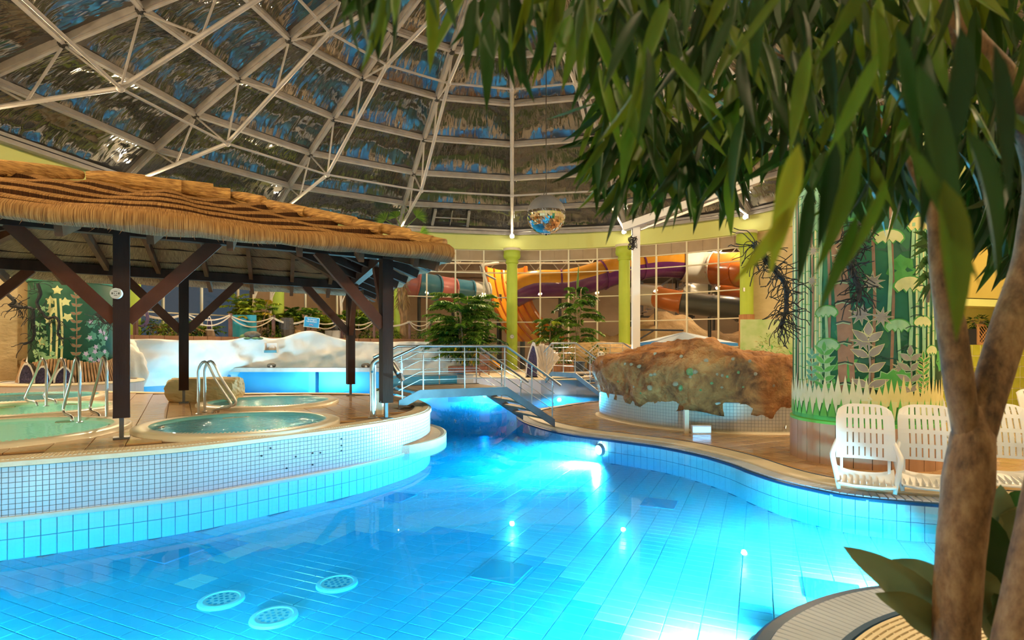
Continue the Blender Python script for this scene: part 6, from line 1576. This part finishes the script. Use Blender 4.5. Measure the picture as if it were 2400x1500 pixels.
M['lf_yellow'] = leaf_mat('leaf_yellow', (.45, .32, .02), (.60, .45, .04))
M['lf_dry'] = leaf_mat('leaf_dry', (.22, .14, .06), (.40, .27, .12))
M['bark'] = mat('bark_grey', (.20, .14, .09), (.32, .23, .15), 14, .9, stretch=(1, 1, .4), bump=.4, bscale=30)
def blade(b, p, d, L, w, mi=0, droop=.2, up=Vector((0, 0, 1))):
    d = d.normalized(); sd = d.cross(up)
    if sd.length < 1e-3: sd = Vector((1, 0, 0))
    sd.normalize(); q = p+d*L*.45; e = p+d*L+Vector((0, 0, -droop*L))
    b.add([p, q+sd*w/2, e, q-sd*w/2], [(0, 1, 2), (0, 2, 3)], mi)
def frond(b, p, d, L, n, lw, ll, mi=0, bend=.5, mult=1):
    """fishtail frond: arching stem with paired ragged leaflets"""
    pts = []; d = d.normalized()
    for i in range(9):
        t = i/8; pts.append(p+d*L*t+Vector((0, 0, -bend*L*t*t)))
    b.tube(pts, [.012*(1-.7*i/8) for i in range(9)], 4, cap=False, mi=mi)
    for i in range(n):
        t = .18+.82*i/(n-1); k = min(7, int(t*8)); q = pts[k]+(pts[k+1]-pts[k])*(t*8-k); ax = (pts[min(8, k+1)]-pts[k]).normalized(); sd = ax.cross(Vector((0, 0, 1))).normalized()
        for s in (-1, 1):
            for m_ in range(mult):
                dd = (sd*s+ax*random.uniform(.3, .9)+Vector((0, 0, random.uniform(-.35, .25)))).normalized(); blade(b, q, dd, ll*random.uniform(.7, 1.15)*(1-.35*abs(t-.5)), lw, mi, .3)
def palm(name, label, cat, base, stems, H, nf, FL, mats, seed, lw=.05, ll=.22, n=12, bend=.45, mult=1, up=.5, grp=None, z0=.25):
    random.seed(seed); t = thing(name, label, cat, base, 0, grp)
    for s in range(stems):
        a = random.uniform(0, 2*PI); off = Vector((math.cos(a), math.sin(a), 0))*.10*stems**.5; top = off*2.2+Vector((random.uniform(-.1, .1), random.uniform(-.1, .1), H*random.uniform(.7, 1.0)))
        b = MB(); b.tube([off, (off+top)/2+Vector((random.uniform(-.05, .05), 0, 0)), top], [.035, .03, .02], 7); b.build('stem', M['bark'], t)
        fb = MB()
        for i in range(nf):
            k = random.uniform(z0, 1.0)**.8; p = off+(top-off)*k; az = random.uniform(0, 2*PI); frond(fb, p, Vector((math.cos(az), math.sin(az)*.8, random.uniform(up*.4, up*1.6))), FL*random.uniform(.7, 1.1)*(1-.25*k), n, lw, ll, random.choice(range(len(mats))) if random.random() < .35 else 0, bend, mult)
        o = fb.build('fronds', mats, t); o['kind'] = 'stuff'
    return t
def bush(name, label, base, rx, rz, n, size, mats, seed, cat='bush', grp=None, stems=5, w=.45):
    random.seed(seed); t = thing(name, label, cat, base, 0, grp)
    b = MB()
    for i in range(stems):
        a = random.uniform(0, 2*PI); b.tube([(0, 0, 0), (rx*.3*math.cos(a), rx*.3*math.sin(a), rz*.6), (rx*.6*math.cos(a), rx*.6*math.sin(a), rz*1.2)], [.02, .015, .008], 5)
    b.build('stems', M['bark'], t); b = MB()
    for i in range(n):
        d = Vector((random.gauss(0, 1), random.gauss(0, 1), random.gauss(0, 1))).normalized()*random.uniform(.35, 1.0)**.5
        p = Vector((d.x*rx, d.y*rx*.7, rz+d.z*rz*.98)); dd = (d+Vector((random.uniform(-.6, .6), random.uniform(-.6, .6), random.uniform(-.6, .3)))).normalized(); L = size*random.uniform(.6, 1.2)
        blade(b, p, dd, L, L*w, random.choice(range(len(mats))) if random.random() < .5 else 0, .25)
    o = b.build('foliage', mats, t); o['kind'] = 'stuff'; return t
LM = M
g = at(1098, 880, 24.85)
palm('fishtail_palm', 'big dark fishtail palm bush in the brick planter with yellowing lower leaves', 'palm', (g.x, g.y, .95), 8, 3.3, 13, 1.9, [M['lf_mid'], M['lf_dark'], M['lf_mid']], 21, .11, .34, 15, .38, 2, .5, None, .05)
bush('yellow_flowers', 'low yellow-leaved shrub at the foot of the central fishtail palm', (g.x+.1, g.y-.35, .92), 1.25, .62, 700, .17, [M['lf_dark'], M['lf_yellow'], M['lf_mid']], 22)
g = at(1284, 870, 25.4); palm('fishtail_palm', 'slender fishtail palm right of the central column', 'palm', (g.x, g.y, .5), 3, 3.2, 11, 1.45, [M['lf_mid'], M['lf_lime']], 23, .09, .28, 12, .5, 2, .7)
g = at(1360, 860, 24.9); palm('fishtail_palm', 'tall fishtail palm with a spear leaf before the purple slide', 'palm', (g.x, g.y, .5), 3, 3.7, 12, 1.5, [M['lf_mid'], M['lf_dark']], 24, .10, .30, 12, .55, 2, .75)
g = at(1353, 705, 24.9); t = thing('spear_leaf', 'single upright unopened palm leaf rising before the purple slide', 'palm leaf', (g.x, g.y, 3.9)); b = MB(); b.tube([(0, 0, 0), (.02, 0, .7), (.06, 0, 1.35)], [.045, .055, .012], 6); b.build('spear', M['lf_mid'], t)
g = at(1330, 880, 22.9); bush('planter_shrub', 'dark shrub in the left wooden planter behind the small bridge', (g.x-.15, 22.85, .85), .55, .5, 260, .16, [M['lf_dark'], M['lf_mid']], 25)
g = at(1400, 880, 22.9); bush('planter_shrub', 'dark shrub in the right wooden planter behind the small bridge', (g.x, 22.85, .85), .5, .42, 220, .16, [M['lf_dark'], M['lf_mid']], 26)
# terrace plants
tp = [(592, 13.6, 1.55, [M['lf_lime'], M['lf_mid'], M['lf_yellow']], 'yellow-green bush above the teal screen on the terrace', 1.0), (700, 13.7, 1.2, [M['lf_mid'], M['lf_lime']], 'mid green bush behind the no-jumping sign', .95), (652, 13.9, 1.0, [M['lf_lime'], M['lf_mid']], 'light green bush between the barrel and the lime column', .8),
      (775, 13.8, 1.15, [M['lf_lime'], M['lf_mid']], 'yellow-green bush behind the grey cabinet', .85), (845, 13.7, 1.15, [M['lf_mid'], M['lf_lime']], 'green bush between the pavilion end posts', .85), (815, 13.9, 1.25, [M['lf_lime'], M['lf_mid']], 'light green bush left of the pavilion end posts', .7)]
for i, (px_, r, h, mm, lb, w_) in enumerate(tp): p = tspot(px_, min(r, 13.75)); palm('terrace_bush', lb, 'bush', p, 6, h*1.12, 13, .80*w_, mm, 40+i, .09, .22, 10, .30, 2, .6, 'bushes on the terrace', .45)
low = [(372, 13.4, .75, .34, 'low bush left of the tall pavilion post'), (415, 13.3, .6, .26, 'low fern-like bush beside the rear pavilion post'), (915, 13.2, .55, .24, 'low bush left of the shaggy palm trunk'), (1000, 13.3, .75, .28, 'low bush right of the shaggy palm trunk'), (752, 13.5, .35, .2, 'low bush under the no-jumping sign'), (640, 13.1, .4, .24, 'low bush left of the barrel'), (868, 13.2, .5, .22, 'low bush behind the right pavilion post'), (452, 13.2, .35, .3, 'small palm seedling right of the rear pavilion post')]
for i, (px_, r, rx, rz, lb) in enumerate(low): p = tspot(px_, r); bush('low_bush', lb, p, rx, rz, 260, .16, [M['lf_mid'], M['lf_lime'], M['lf_dark']] if i != 1 else [M['lf_dry'], M['lf_mid'], M['lf_lime']], 60+i, 'bush', 'low bushes on the terrace')
# bare trunks on the terrace
M['pale_bark'] = mat('pale_bark', (.46, .36, .27), (.58, .47, .36), 6, .8)
for i, (px_, lean, lb) in enumerate(((592, .06, 'pale slim trunk rising out of the yellow-green bush'), (625, .18, 'pale leaning trunk left of the lime column'), (806, -.12, 'pale slim trunk behind the pavilion end posts'))):
    p = tspot(px_, 13.55); t = thing('slim_trunk', lb, 'trunk', p); b = MB(); b.tube(smooth_line([(0, 0, 0), (lean, 0, 1.6), (lean*1.2, 0, 3.4)], .3), .065, 8); b.build('trunk', M['pale_bark'], t, smooth=True); 
    b = MB(); b.tube([(lean, 0, 1.6), (lean+.3, 0, 2.4)], .03, 6); b.build('branch', M['pale_bark'], t)
# shaggy palm with fan leaves by the floodlight
p = tspot(944, 13.3); M['shag'] = mat('palm_shag', (.16, .085, .04), (.34, .20, .10), 12, .9, stretch=(1, 1, .3), bump=.8, bscale=20)
t = thing('fan_palm', 'shaggy palm trunk with green fans up by the floodlight', 'palm', p)
b = MB(); b.tube(smooth_line([(0.05, 0, 0), (.03, 0, 1.2), (-.05, 0, 2.4), (-.02, 0, 5.3)], .2), ([.22, .2, .19, .18, .17, .16, .17, .2, .2, .2, .2, .2, .2, .2, .2, .18, .16]+[.15]*40)[:len(smooth_line([(0.05, 0, 0), (.03, 0, 1.2), (-.05, 0, 2.4), (-.02, 0, 5.3)], .2))], 10); b.build('trunk', M['shag'], t, smooth=True)
random.seed(5); b = MB()
for i in range(260):
    a = random.uniform(0, 2*PI); z = random.uniform(1.6, 3.4); blade(b, Vector((-.03+.17*math.cos(a), .17*math.sin(a), z)), Vector((math.cos(a), math.sin(a), -random.uniform(.8, 2.0))), random.uniform(.2, .42), .05, 0, .2)
o = b.build('dead_fronds', M['lf_dry'], t); o['kind'] = 'stuff'
for k, (az, el, L) in enumerate(((1.4, 1.35, 1.25), (.1, .75, 1.2), (3.0, .55, 1.25), (.5, -.1, 1.2), (2.4, 1.0, 1.0))):
    d = Vector((math.cos(az)*math.cos(el), math.sin(az)*.4*math.cos(el), math.sin(el))); s0 = Vector((-.02, 0, 5.15)); hub = s0+d*L*.75; b = MB(); b.tube([s0, hub], .02, 5)
    sd = d.cross(Vector((0, 1, 0))).normalized()
    for i in range(19):
        a = -1.25+2.5*i/18; blade(b, hub, d*math.cos(a)+sd*math.sin(a), .62*(1-.12*abs(a)), .055, 0, .12, Vector((0, 1, 0)))
    b.build('fan_leaf', M['lf_mid'], t)
# left terrace bird of paradise style palms
p = tspot(400, 13.7); palm('small_palm', 'small arching palm behind the left rope fence', 'palm', p, 2, .5, 9, 1.1, [M['lf_dry'], M['lf_mid'], M['lf_lime']], 81, .04, .22, 16, .5, 1, .8)
p = tspot(478, 13.6); palm('small_palm', 'small palm behind the tall amethyst on the drum', 'palm', p, 2, .4, 8, .9, [M['lf_mid'], M['lf_lime']], 82, .04, .2, 16, .5, 1, .9)
# shrubs in the flower box
p = K0+kd*1.8+kn*.27+Vector((0, 0, 2.06)); bush('box_shrub', 'small dark plant in the lattice box, left one', p, .22, .16, 90, .14, [M['lf_dark'], M['lf_mid']], 83, 'plant'); p = K0+kd*2.7+kn*.27+Vector((0, 0, 2.06)); bush('box_shrub', 'small dark plant in the lattice box, right one', p, .24, .2, 90, .14, [M['lf_dark']], 84, 'plant')
g = at(1800, 830, 19.6); bush('wall_shrub', 'thin bamboo shrub before the painted garden wall', (g.x, g.y, BANK_Z if g.y < 17 else .5), .5, .8, 240, .16, [M['lf_mid'], M['lf_dry']], 85, 'bush', None, 8, .2)
# dracaena on the mural pillar
g = at(2170, 610, 6.6)
random.seed(12)
t = thing('hanging_plant', 'dark long-leaved plant against the right side of the pale mural pillar', 'plant', g); b = MB()
for i in range(26):
    a = random.uniform(PI*.55, PI*1.6); blade(b, Vector((0, -.1, random.uniform(-.3, .35))), Vector((math.cos(a), -.3, math.sin(a)*.9)), random.uniform(.25, .42), .05, 0, .25, Vector((0, 1, 0)))
b.build('leaves', M['lf_dark'], t); b = MB(); b.tube([(.02, .0, -.5), (0, -.1, 0), (0, -.1, .45)], .02, 6); b.build('stem', M['bark'], t)

# ------------------------------------------------------------------ foreground fig tree
def fig_leaf_mat(name, c1, c2, tr):
    m = leaf_mat(name, c1, c2, tr, .40); return m
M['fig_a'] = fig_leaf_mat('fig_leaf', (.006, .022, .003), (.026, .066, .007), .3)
M['fig_b'] = fig_leaf_mat('fig_leaf_lit', (.045, .08, .005), (.13, .165, .008), .4)  # lighter leaf copy, yellow-green highlights put into its colour
M['fig_c'] = fig_leaf_mat('fig_leaf_yellow', (.22, .22, .010), (.32, .28, .012), .4)
def bark_mat():
    m = bpy.data.materials.new('fig_bark'); m.use_nodes = True; nt = m.node_tree; N = nt.nodes; L = nt.links; B = N['Principled BSDF']; B.inputs['Roughness'].default_value = .75
    tc = N.new('ShaderNodeTexCoord'); mp = N.new('ShaderNodeMapping'); mp.inputs['Scale'].default_value = (1, 1, .45); L.new(tc.outputs['Object'], mp.inputs[0])
    n = N.new('ShaderNodeTexNoise'); n.inputs['Scale'].default_value = 14; n.inputs['Detail'].default_value = 8; n.inputs['Roughness'].default_value = .7; L.new(mp.outputs[0], n.inputs['Vector'])
    r = N.new('ShaderNodeValToRGB'); r.color_ramp.elements[0].color = (.05, .022, .010, 1); r.color_ramp.elements[1].color = (.30, .185, .095, 1); r.color_ramp.elements[0].position = .36; r.color_ramp.elements[1].position = .66; e = r.color_ramp.elements.new(.5); e.color = (.18, .095, .045, 1)
    L.new(n.outputs[0], r.inputs[0]); L.new(r.outputs[0], B.inputs['Base Color']); bp = N.new('ShaderNodeBump'); bp.inputs['Strength'].default_value = .5; bp.inputs['Distance'].default_value = .01; L.new(n.outputs[0], bp.inputs['Height']); L.new(bp.outputs[0], B.inputs['Normal']); return m
M['fig_bark'] = bark_mat()
YT = 1.85
tree = thing('fig_tree', 'foreground long-leaved fig tree with forked mottled trunk and hanging leaves', 'tree', (at(2235, 1500, YT).x, YT, .05))
def limb(name, pts, rs):
    P_ = [at(x, y, Yy) for x, y, Yy in pts]; line = smooth_line([tuple(p) for p in P_], .05); n = len(line)
    import bisect
    acc = [0.0]
    for a, c in zip(line, line[1:]): acc.append(acc[-1]+(c-a).length)
    marks = []; j = 0
    for p in P_: 
        k = min(range(n), key=lambda i: (line[i]-p).length); marks.append(acc[k])
    def rad(s):
        i = max(0, min(len(marks)-2, bisect.bisect_right(marks, s)-1)); t_ = (s-marks[i])/max(1e-6, marks[i+1]-marks[i]); return (rs[i]+(rs[i+1]-rs[i])*max(0, min(1, t_)))/FPX*P_[0].y
    b = MB(); b.tube(line, [rad(s)*(1+.06*noise.noise(Vector((s*6, 0, 1)))) for s in acc], 14); return b.build(name, M['fig_bark'], tree, True, True)
limb('trunk', [(2245, 1760, YT), (2240, 1500, YT), (2250, 1300, YT), (2268, 1130, YT), (2280, 1020, YT), (2286, 950, YT)], [54, 47, 48, 50, 44, 14])
limb('branch', [(2276, 1120, YT), (2266, 1020, YT), (2248, 900, YT), (2228, 760, YT), (2202, 640, YT), (2190, 540, YT), (2175, 400, YT)], [22, 28, 31, 30, 20, 14, 11])
limb('branch', [(2276, 1120, YT), (2298, 1010, YT), (2330, 880, YT+.02), (2375, 740, YT+.04), (2420, 600, YT+.06), (2440, 400, YT+.05), (2380, 230, YT), (2240, 60, YT), (2200, -60, YT)], [24, 32, 37, 39, 38, 36, 34, 32, 28])
limb('second_trunk', [(2340, 1760, 1.6), (2388, 1500, 1.6), (2425, 1300, 1.6), (2462, 1100, 1.6), (2490, 950, 1.6)], [52, 50, 46, 42, 38])
limb('branch', [(2200, 560, 1.85), (2100, 330, 2.0), (1930, 180, 2.3), (1700, 90, 2.4), (1350, 10, 2.4)], [9, 8, 7, 6, 4])
# leaves: long, folded, drooping blades
def leaf_mesh(name, m, curl, fold, w=.135):
    b = MB(); n = 7
    for i in range(n+1):
        t_ = i/n; ww = w*(math.sin(PI*min(1, t_**.75))**.9)*(1-.15*t_) if 0 < t_ < 1 else .0
        x = math.sin(t_*curl)*.35*t_; y = -t_+0.0; z = -curl*.16*t_*t_
        b.v += [(-ww/2, y, z+fold*ww), (0, y, z), (ww/2, y, z+fold*ww)]
    for i in range(n):
        a = 3*i; b.f += [(a, a+3, a+4, a+1), (a+1, a+4, a+5, a+2)]; b.m += [0, 0]
    return b.mesh(name, m, True)
LV = {k: [leaf_mesh('leaf', M[k], c, f, w_) for c, f, w_ in ((.2, .25, .165), (.7, .35, .185), (-.4, .3, .15), (1.1, .2, .17))] for k in ('fig_a', 'fig_b', 'fig_c')}
random.seed(99)
places = []
def put(x, y, Yd, L, ang, kind, tilt=None, roll=None):
    """leaf base at picture point (x, y) and depth Yd; ang = direction in the picture plane, 0 = hanging straight down"""
    p = at(x, y, Yd); tilt = random.uniform(-.5, .5) if tilt is None else tilt; roll = random.uniform(-1.1, 1.1) if roll is None else roll
    d = Vector((math.sin(ang)*math.cos(tilt), math.sin(tilt), -math.cos(ang)*math.cos(tilt))); yy = -d; xx = Vector((math.cos(roll), math.sin(roll), 0)); xx = (xx-yy*xx.dot(yy)).normalized(); zz = xx.cross(yy)
    Mx = basis(xx, yy, zz, p) @ Matrix.Diagonal((L, L, L, 1)); places.append((Matrix.Translation(-tree.location) @ Mx, random.choice(LV[kind])))
def region(n, poly, y0, y1, L0, L1, spread, kinds, bias=0.0):
    xs = [p[0] for p in poly]; ys = [p[1] for p in poly]; k = 0
    while k < n:
        x, y = random.uniform(min(xs), max(xs)), random.uniform(min(ys), max(ys))
        if not inside((x, y), poly): continue
        put(x, y, random.uniform(y0, y1), random.uniform(L0, L1), random.gauss(bias, spread), random.choices(list(kinds), weights=list(kinds.values()))[0]); k += 1
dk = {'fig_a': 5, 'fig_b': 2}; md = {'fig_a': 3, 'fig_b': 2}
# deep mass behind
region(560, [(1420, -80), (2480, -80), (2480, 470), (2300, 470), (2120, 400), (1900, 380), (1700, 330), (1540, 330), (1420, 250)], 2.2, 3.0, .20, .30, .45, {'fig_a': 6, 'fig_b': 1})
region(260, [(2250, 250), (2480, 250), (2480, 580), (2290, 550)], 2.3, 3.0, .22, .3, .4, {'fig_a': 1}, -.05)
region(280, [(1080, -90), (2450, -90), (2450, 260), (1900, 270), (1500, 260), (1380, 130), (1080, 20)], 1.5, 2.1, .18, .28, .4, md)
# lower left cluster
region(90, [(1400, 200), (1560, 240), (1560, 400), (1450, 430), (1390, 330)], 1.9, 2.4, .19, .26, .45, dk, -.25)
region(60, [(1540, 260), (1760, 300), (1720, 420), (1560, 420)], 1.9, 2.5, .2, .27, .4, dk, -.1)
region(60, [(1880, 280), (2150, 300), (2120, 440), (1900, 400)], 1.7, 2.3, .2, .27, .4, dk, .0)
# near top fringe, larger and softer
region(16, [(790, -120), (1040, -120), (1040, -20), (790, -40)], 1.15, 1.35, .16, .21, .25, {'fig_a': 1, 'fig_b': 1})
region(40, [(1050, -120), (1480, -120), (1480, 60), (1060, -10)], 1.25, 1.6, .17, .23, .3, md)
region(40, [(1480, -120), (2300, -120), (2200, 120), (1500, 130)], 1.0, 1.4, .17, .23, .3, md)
# named big leaves close to the viewer
for x, y, Yd, L, an, kd_ in ((1872, 335, .80, .20, -.22, 'fig_c'), (1860, 480, .80, .14, -.62, 'fig_c'), (2010, 330, .82, .20, -.15, 'fig_b'), (1960, 330, .85, .17, -.05, 'fig_a'), (2150, 150, .78, .26, .22, 'fig_a'), (2120, 330, .75, .22, .45, 'fig_b'), (2210, 420, .74, .22, .14, 'fig_b'), (2250, 60, .8, .22, .0, 'fig_a'), (2060, 120, .85, .17, -.4, 'fig_b'), (2330, 100, .8, .24, .1, 'fig_a'),
                             (2080, 420, .85, .16, -.5, 'fig_b'), (1900, 430, .9, .17, -.1, 'fig_a'), (2260, 300, .78, .24, .5, 'fig_a'), (2100, 60, .85, .2, .3, 'fig_a'), (2010, 500, .85, .17, -.42, 'fig_b'), (2180, 250, .8, .2, -.1, 'fig_a')):
    put(x, y, Yd, L, an, kd_, random.uniform(-.15, .25), random.uniform(-.35, .35))
pieces('leaf', LV['fig_a'][0], places, tree, 300, 'leaf_mass', key=lambda Mx: (Mx.translation+tree.location-cam.location).length)
# low broad-leaved plant by the trunk
M['lf_aglo'] = leaf_mat('variegated_leaf', (.09, .11, .04), (.20, .20, .08), .2); 
t = thing('broadleaf_plant', 'low dark broad-leaved plant behind the foreground trunk', 'plant', (at(2270, 1500, 1.9).x, 1.98, .05))
random.seed(8)
def big_leaf(x0, y0, x1, y1, w, Yd, m, Y2=None, bow=20):
    a, c = at(x0, y0, Yd), at(x1, y1, Y2 or Yd); b = MB(); n = 10; ax = (c-a); L = ax.length; up = Vector((0, -1, .25)); sd = ax.normalized().cross(up).normalized(); nn = sd.cross(ax.normalized())
    for i in range(n+1):
        t_ = i/n; ww = w/FPX*Yd*math.sin(PI*min(1, t_**.8))**.8*(1-.1*t_); p = a+ax*t_+Vector((0, 0, bow/FPX*Yd*math.sin(PI*t_))); wv = .12*ww*math.sin(t_*12)
        b.v += [tuple(p-sd*ww/2+nn*(ww*.22+wv)), tuple(p), tuple(p+sd*ww/2+nn*(ww*.22-wv))]
    for i in range(n): q = 3*i; b.f += [(q, q+1, q+4, q+3), (q+1, q+2, q+5, q+4)]; b.m += [0, 0]
    b.build('leaf', m, t, True, True)
    return a
for args in ((2230, 1500, 1975, 1280, 95, 1.95, 'lf_aglo'), (2240, 1420, 2090, 1310, 60, 2.0, 'lf_aglo'), (2210, 1500, 2050, 1390, 70, 1.9, 'lf_aglo'), (2310, 1420, 2345, 1135, 110, 2.1, 'lf_aglo'), (2330, 1480, 2310, 1200, 120, 2.0, 'fig_a'), (2340, 1300, 2430, 1180, 90, 2.1, 'lf_aglo'), (2320, 1500, 2300, 1330, 90, 1.95, 'lf_aglo'), (2350, 1500, 2330, 1390, 80, 1.9, 'fig_a'), (2330, 1270, 2395, 1150, 80, 2.15, 'fig_a')):
    big_leaf(*args[:6], M[args[6]])
b = MB(); root = Vector((at(2270, 1500, 1.9).x, 1.98, .05))
for x0, y0, Yd in ((2230, 1500, 1.95), (2240, 1420, 2.0), (2210, 1500, 1.9), (2310, 1420, 2.1), (2330, 1480, 2.0), (2340, 1300, 2.1), (2320, 1500, 1.95), (2350, 1500, 1.9), (2330, 1270, 2.15)):
    e = at(x0, y0, Yd); b.tube(smooth_line([tuple(root), tuple((root+e)/2+Vector((0, 0, .08))), tuple(e)], .08), .008, 5)
b.build('stalks', M['lf_mid'], t, True)
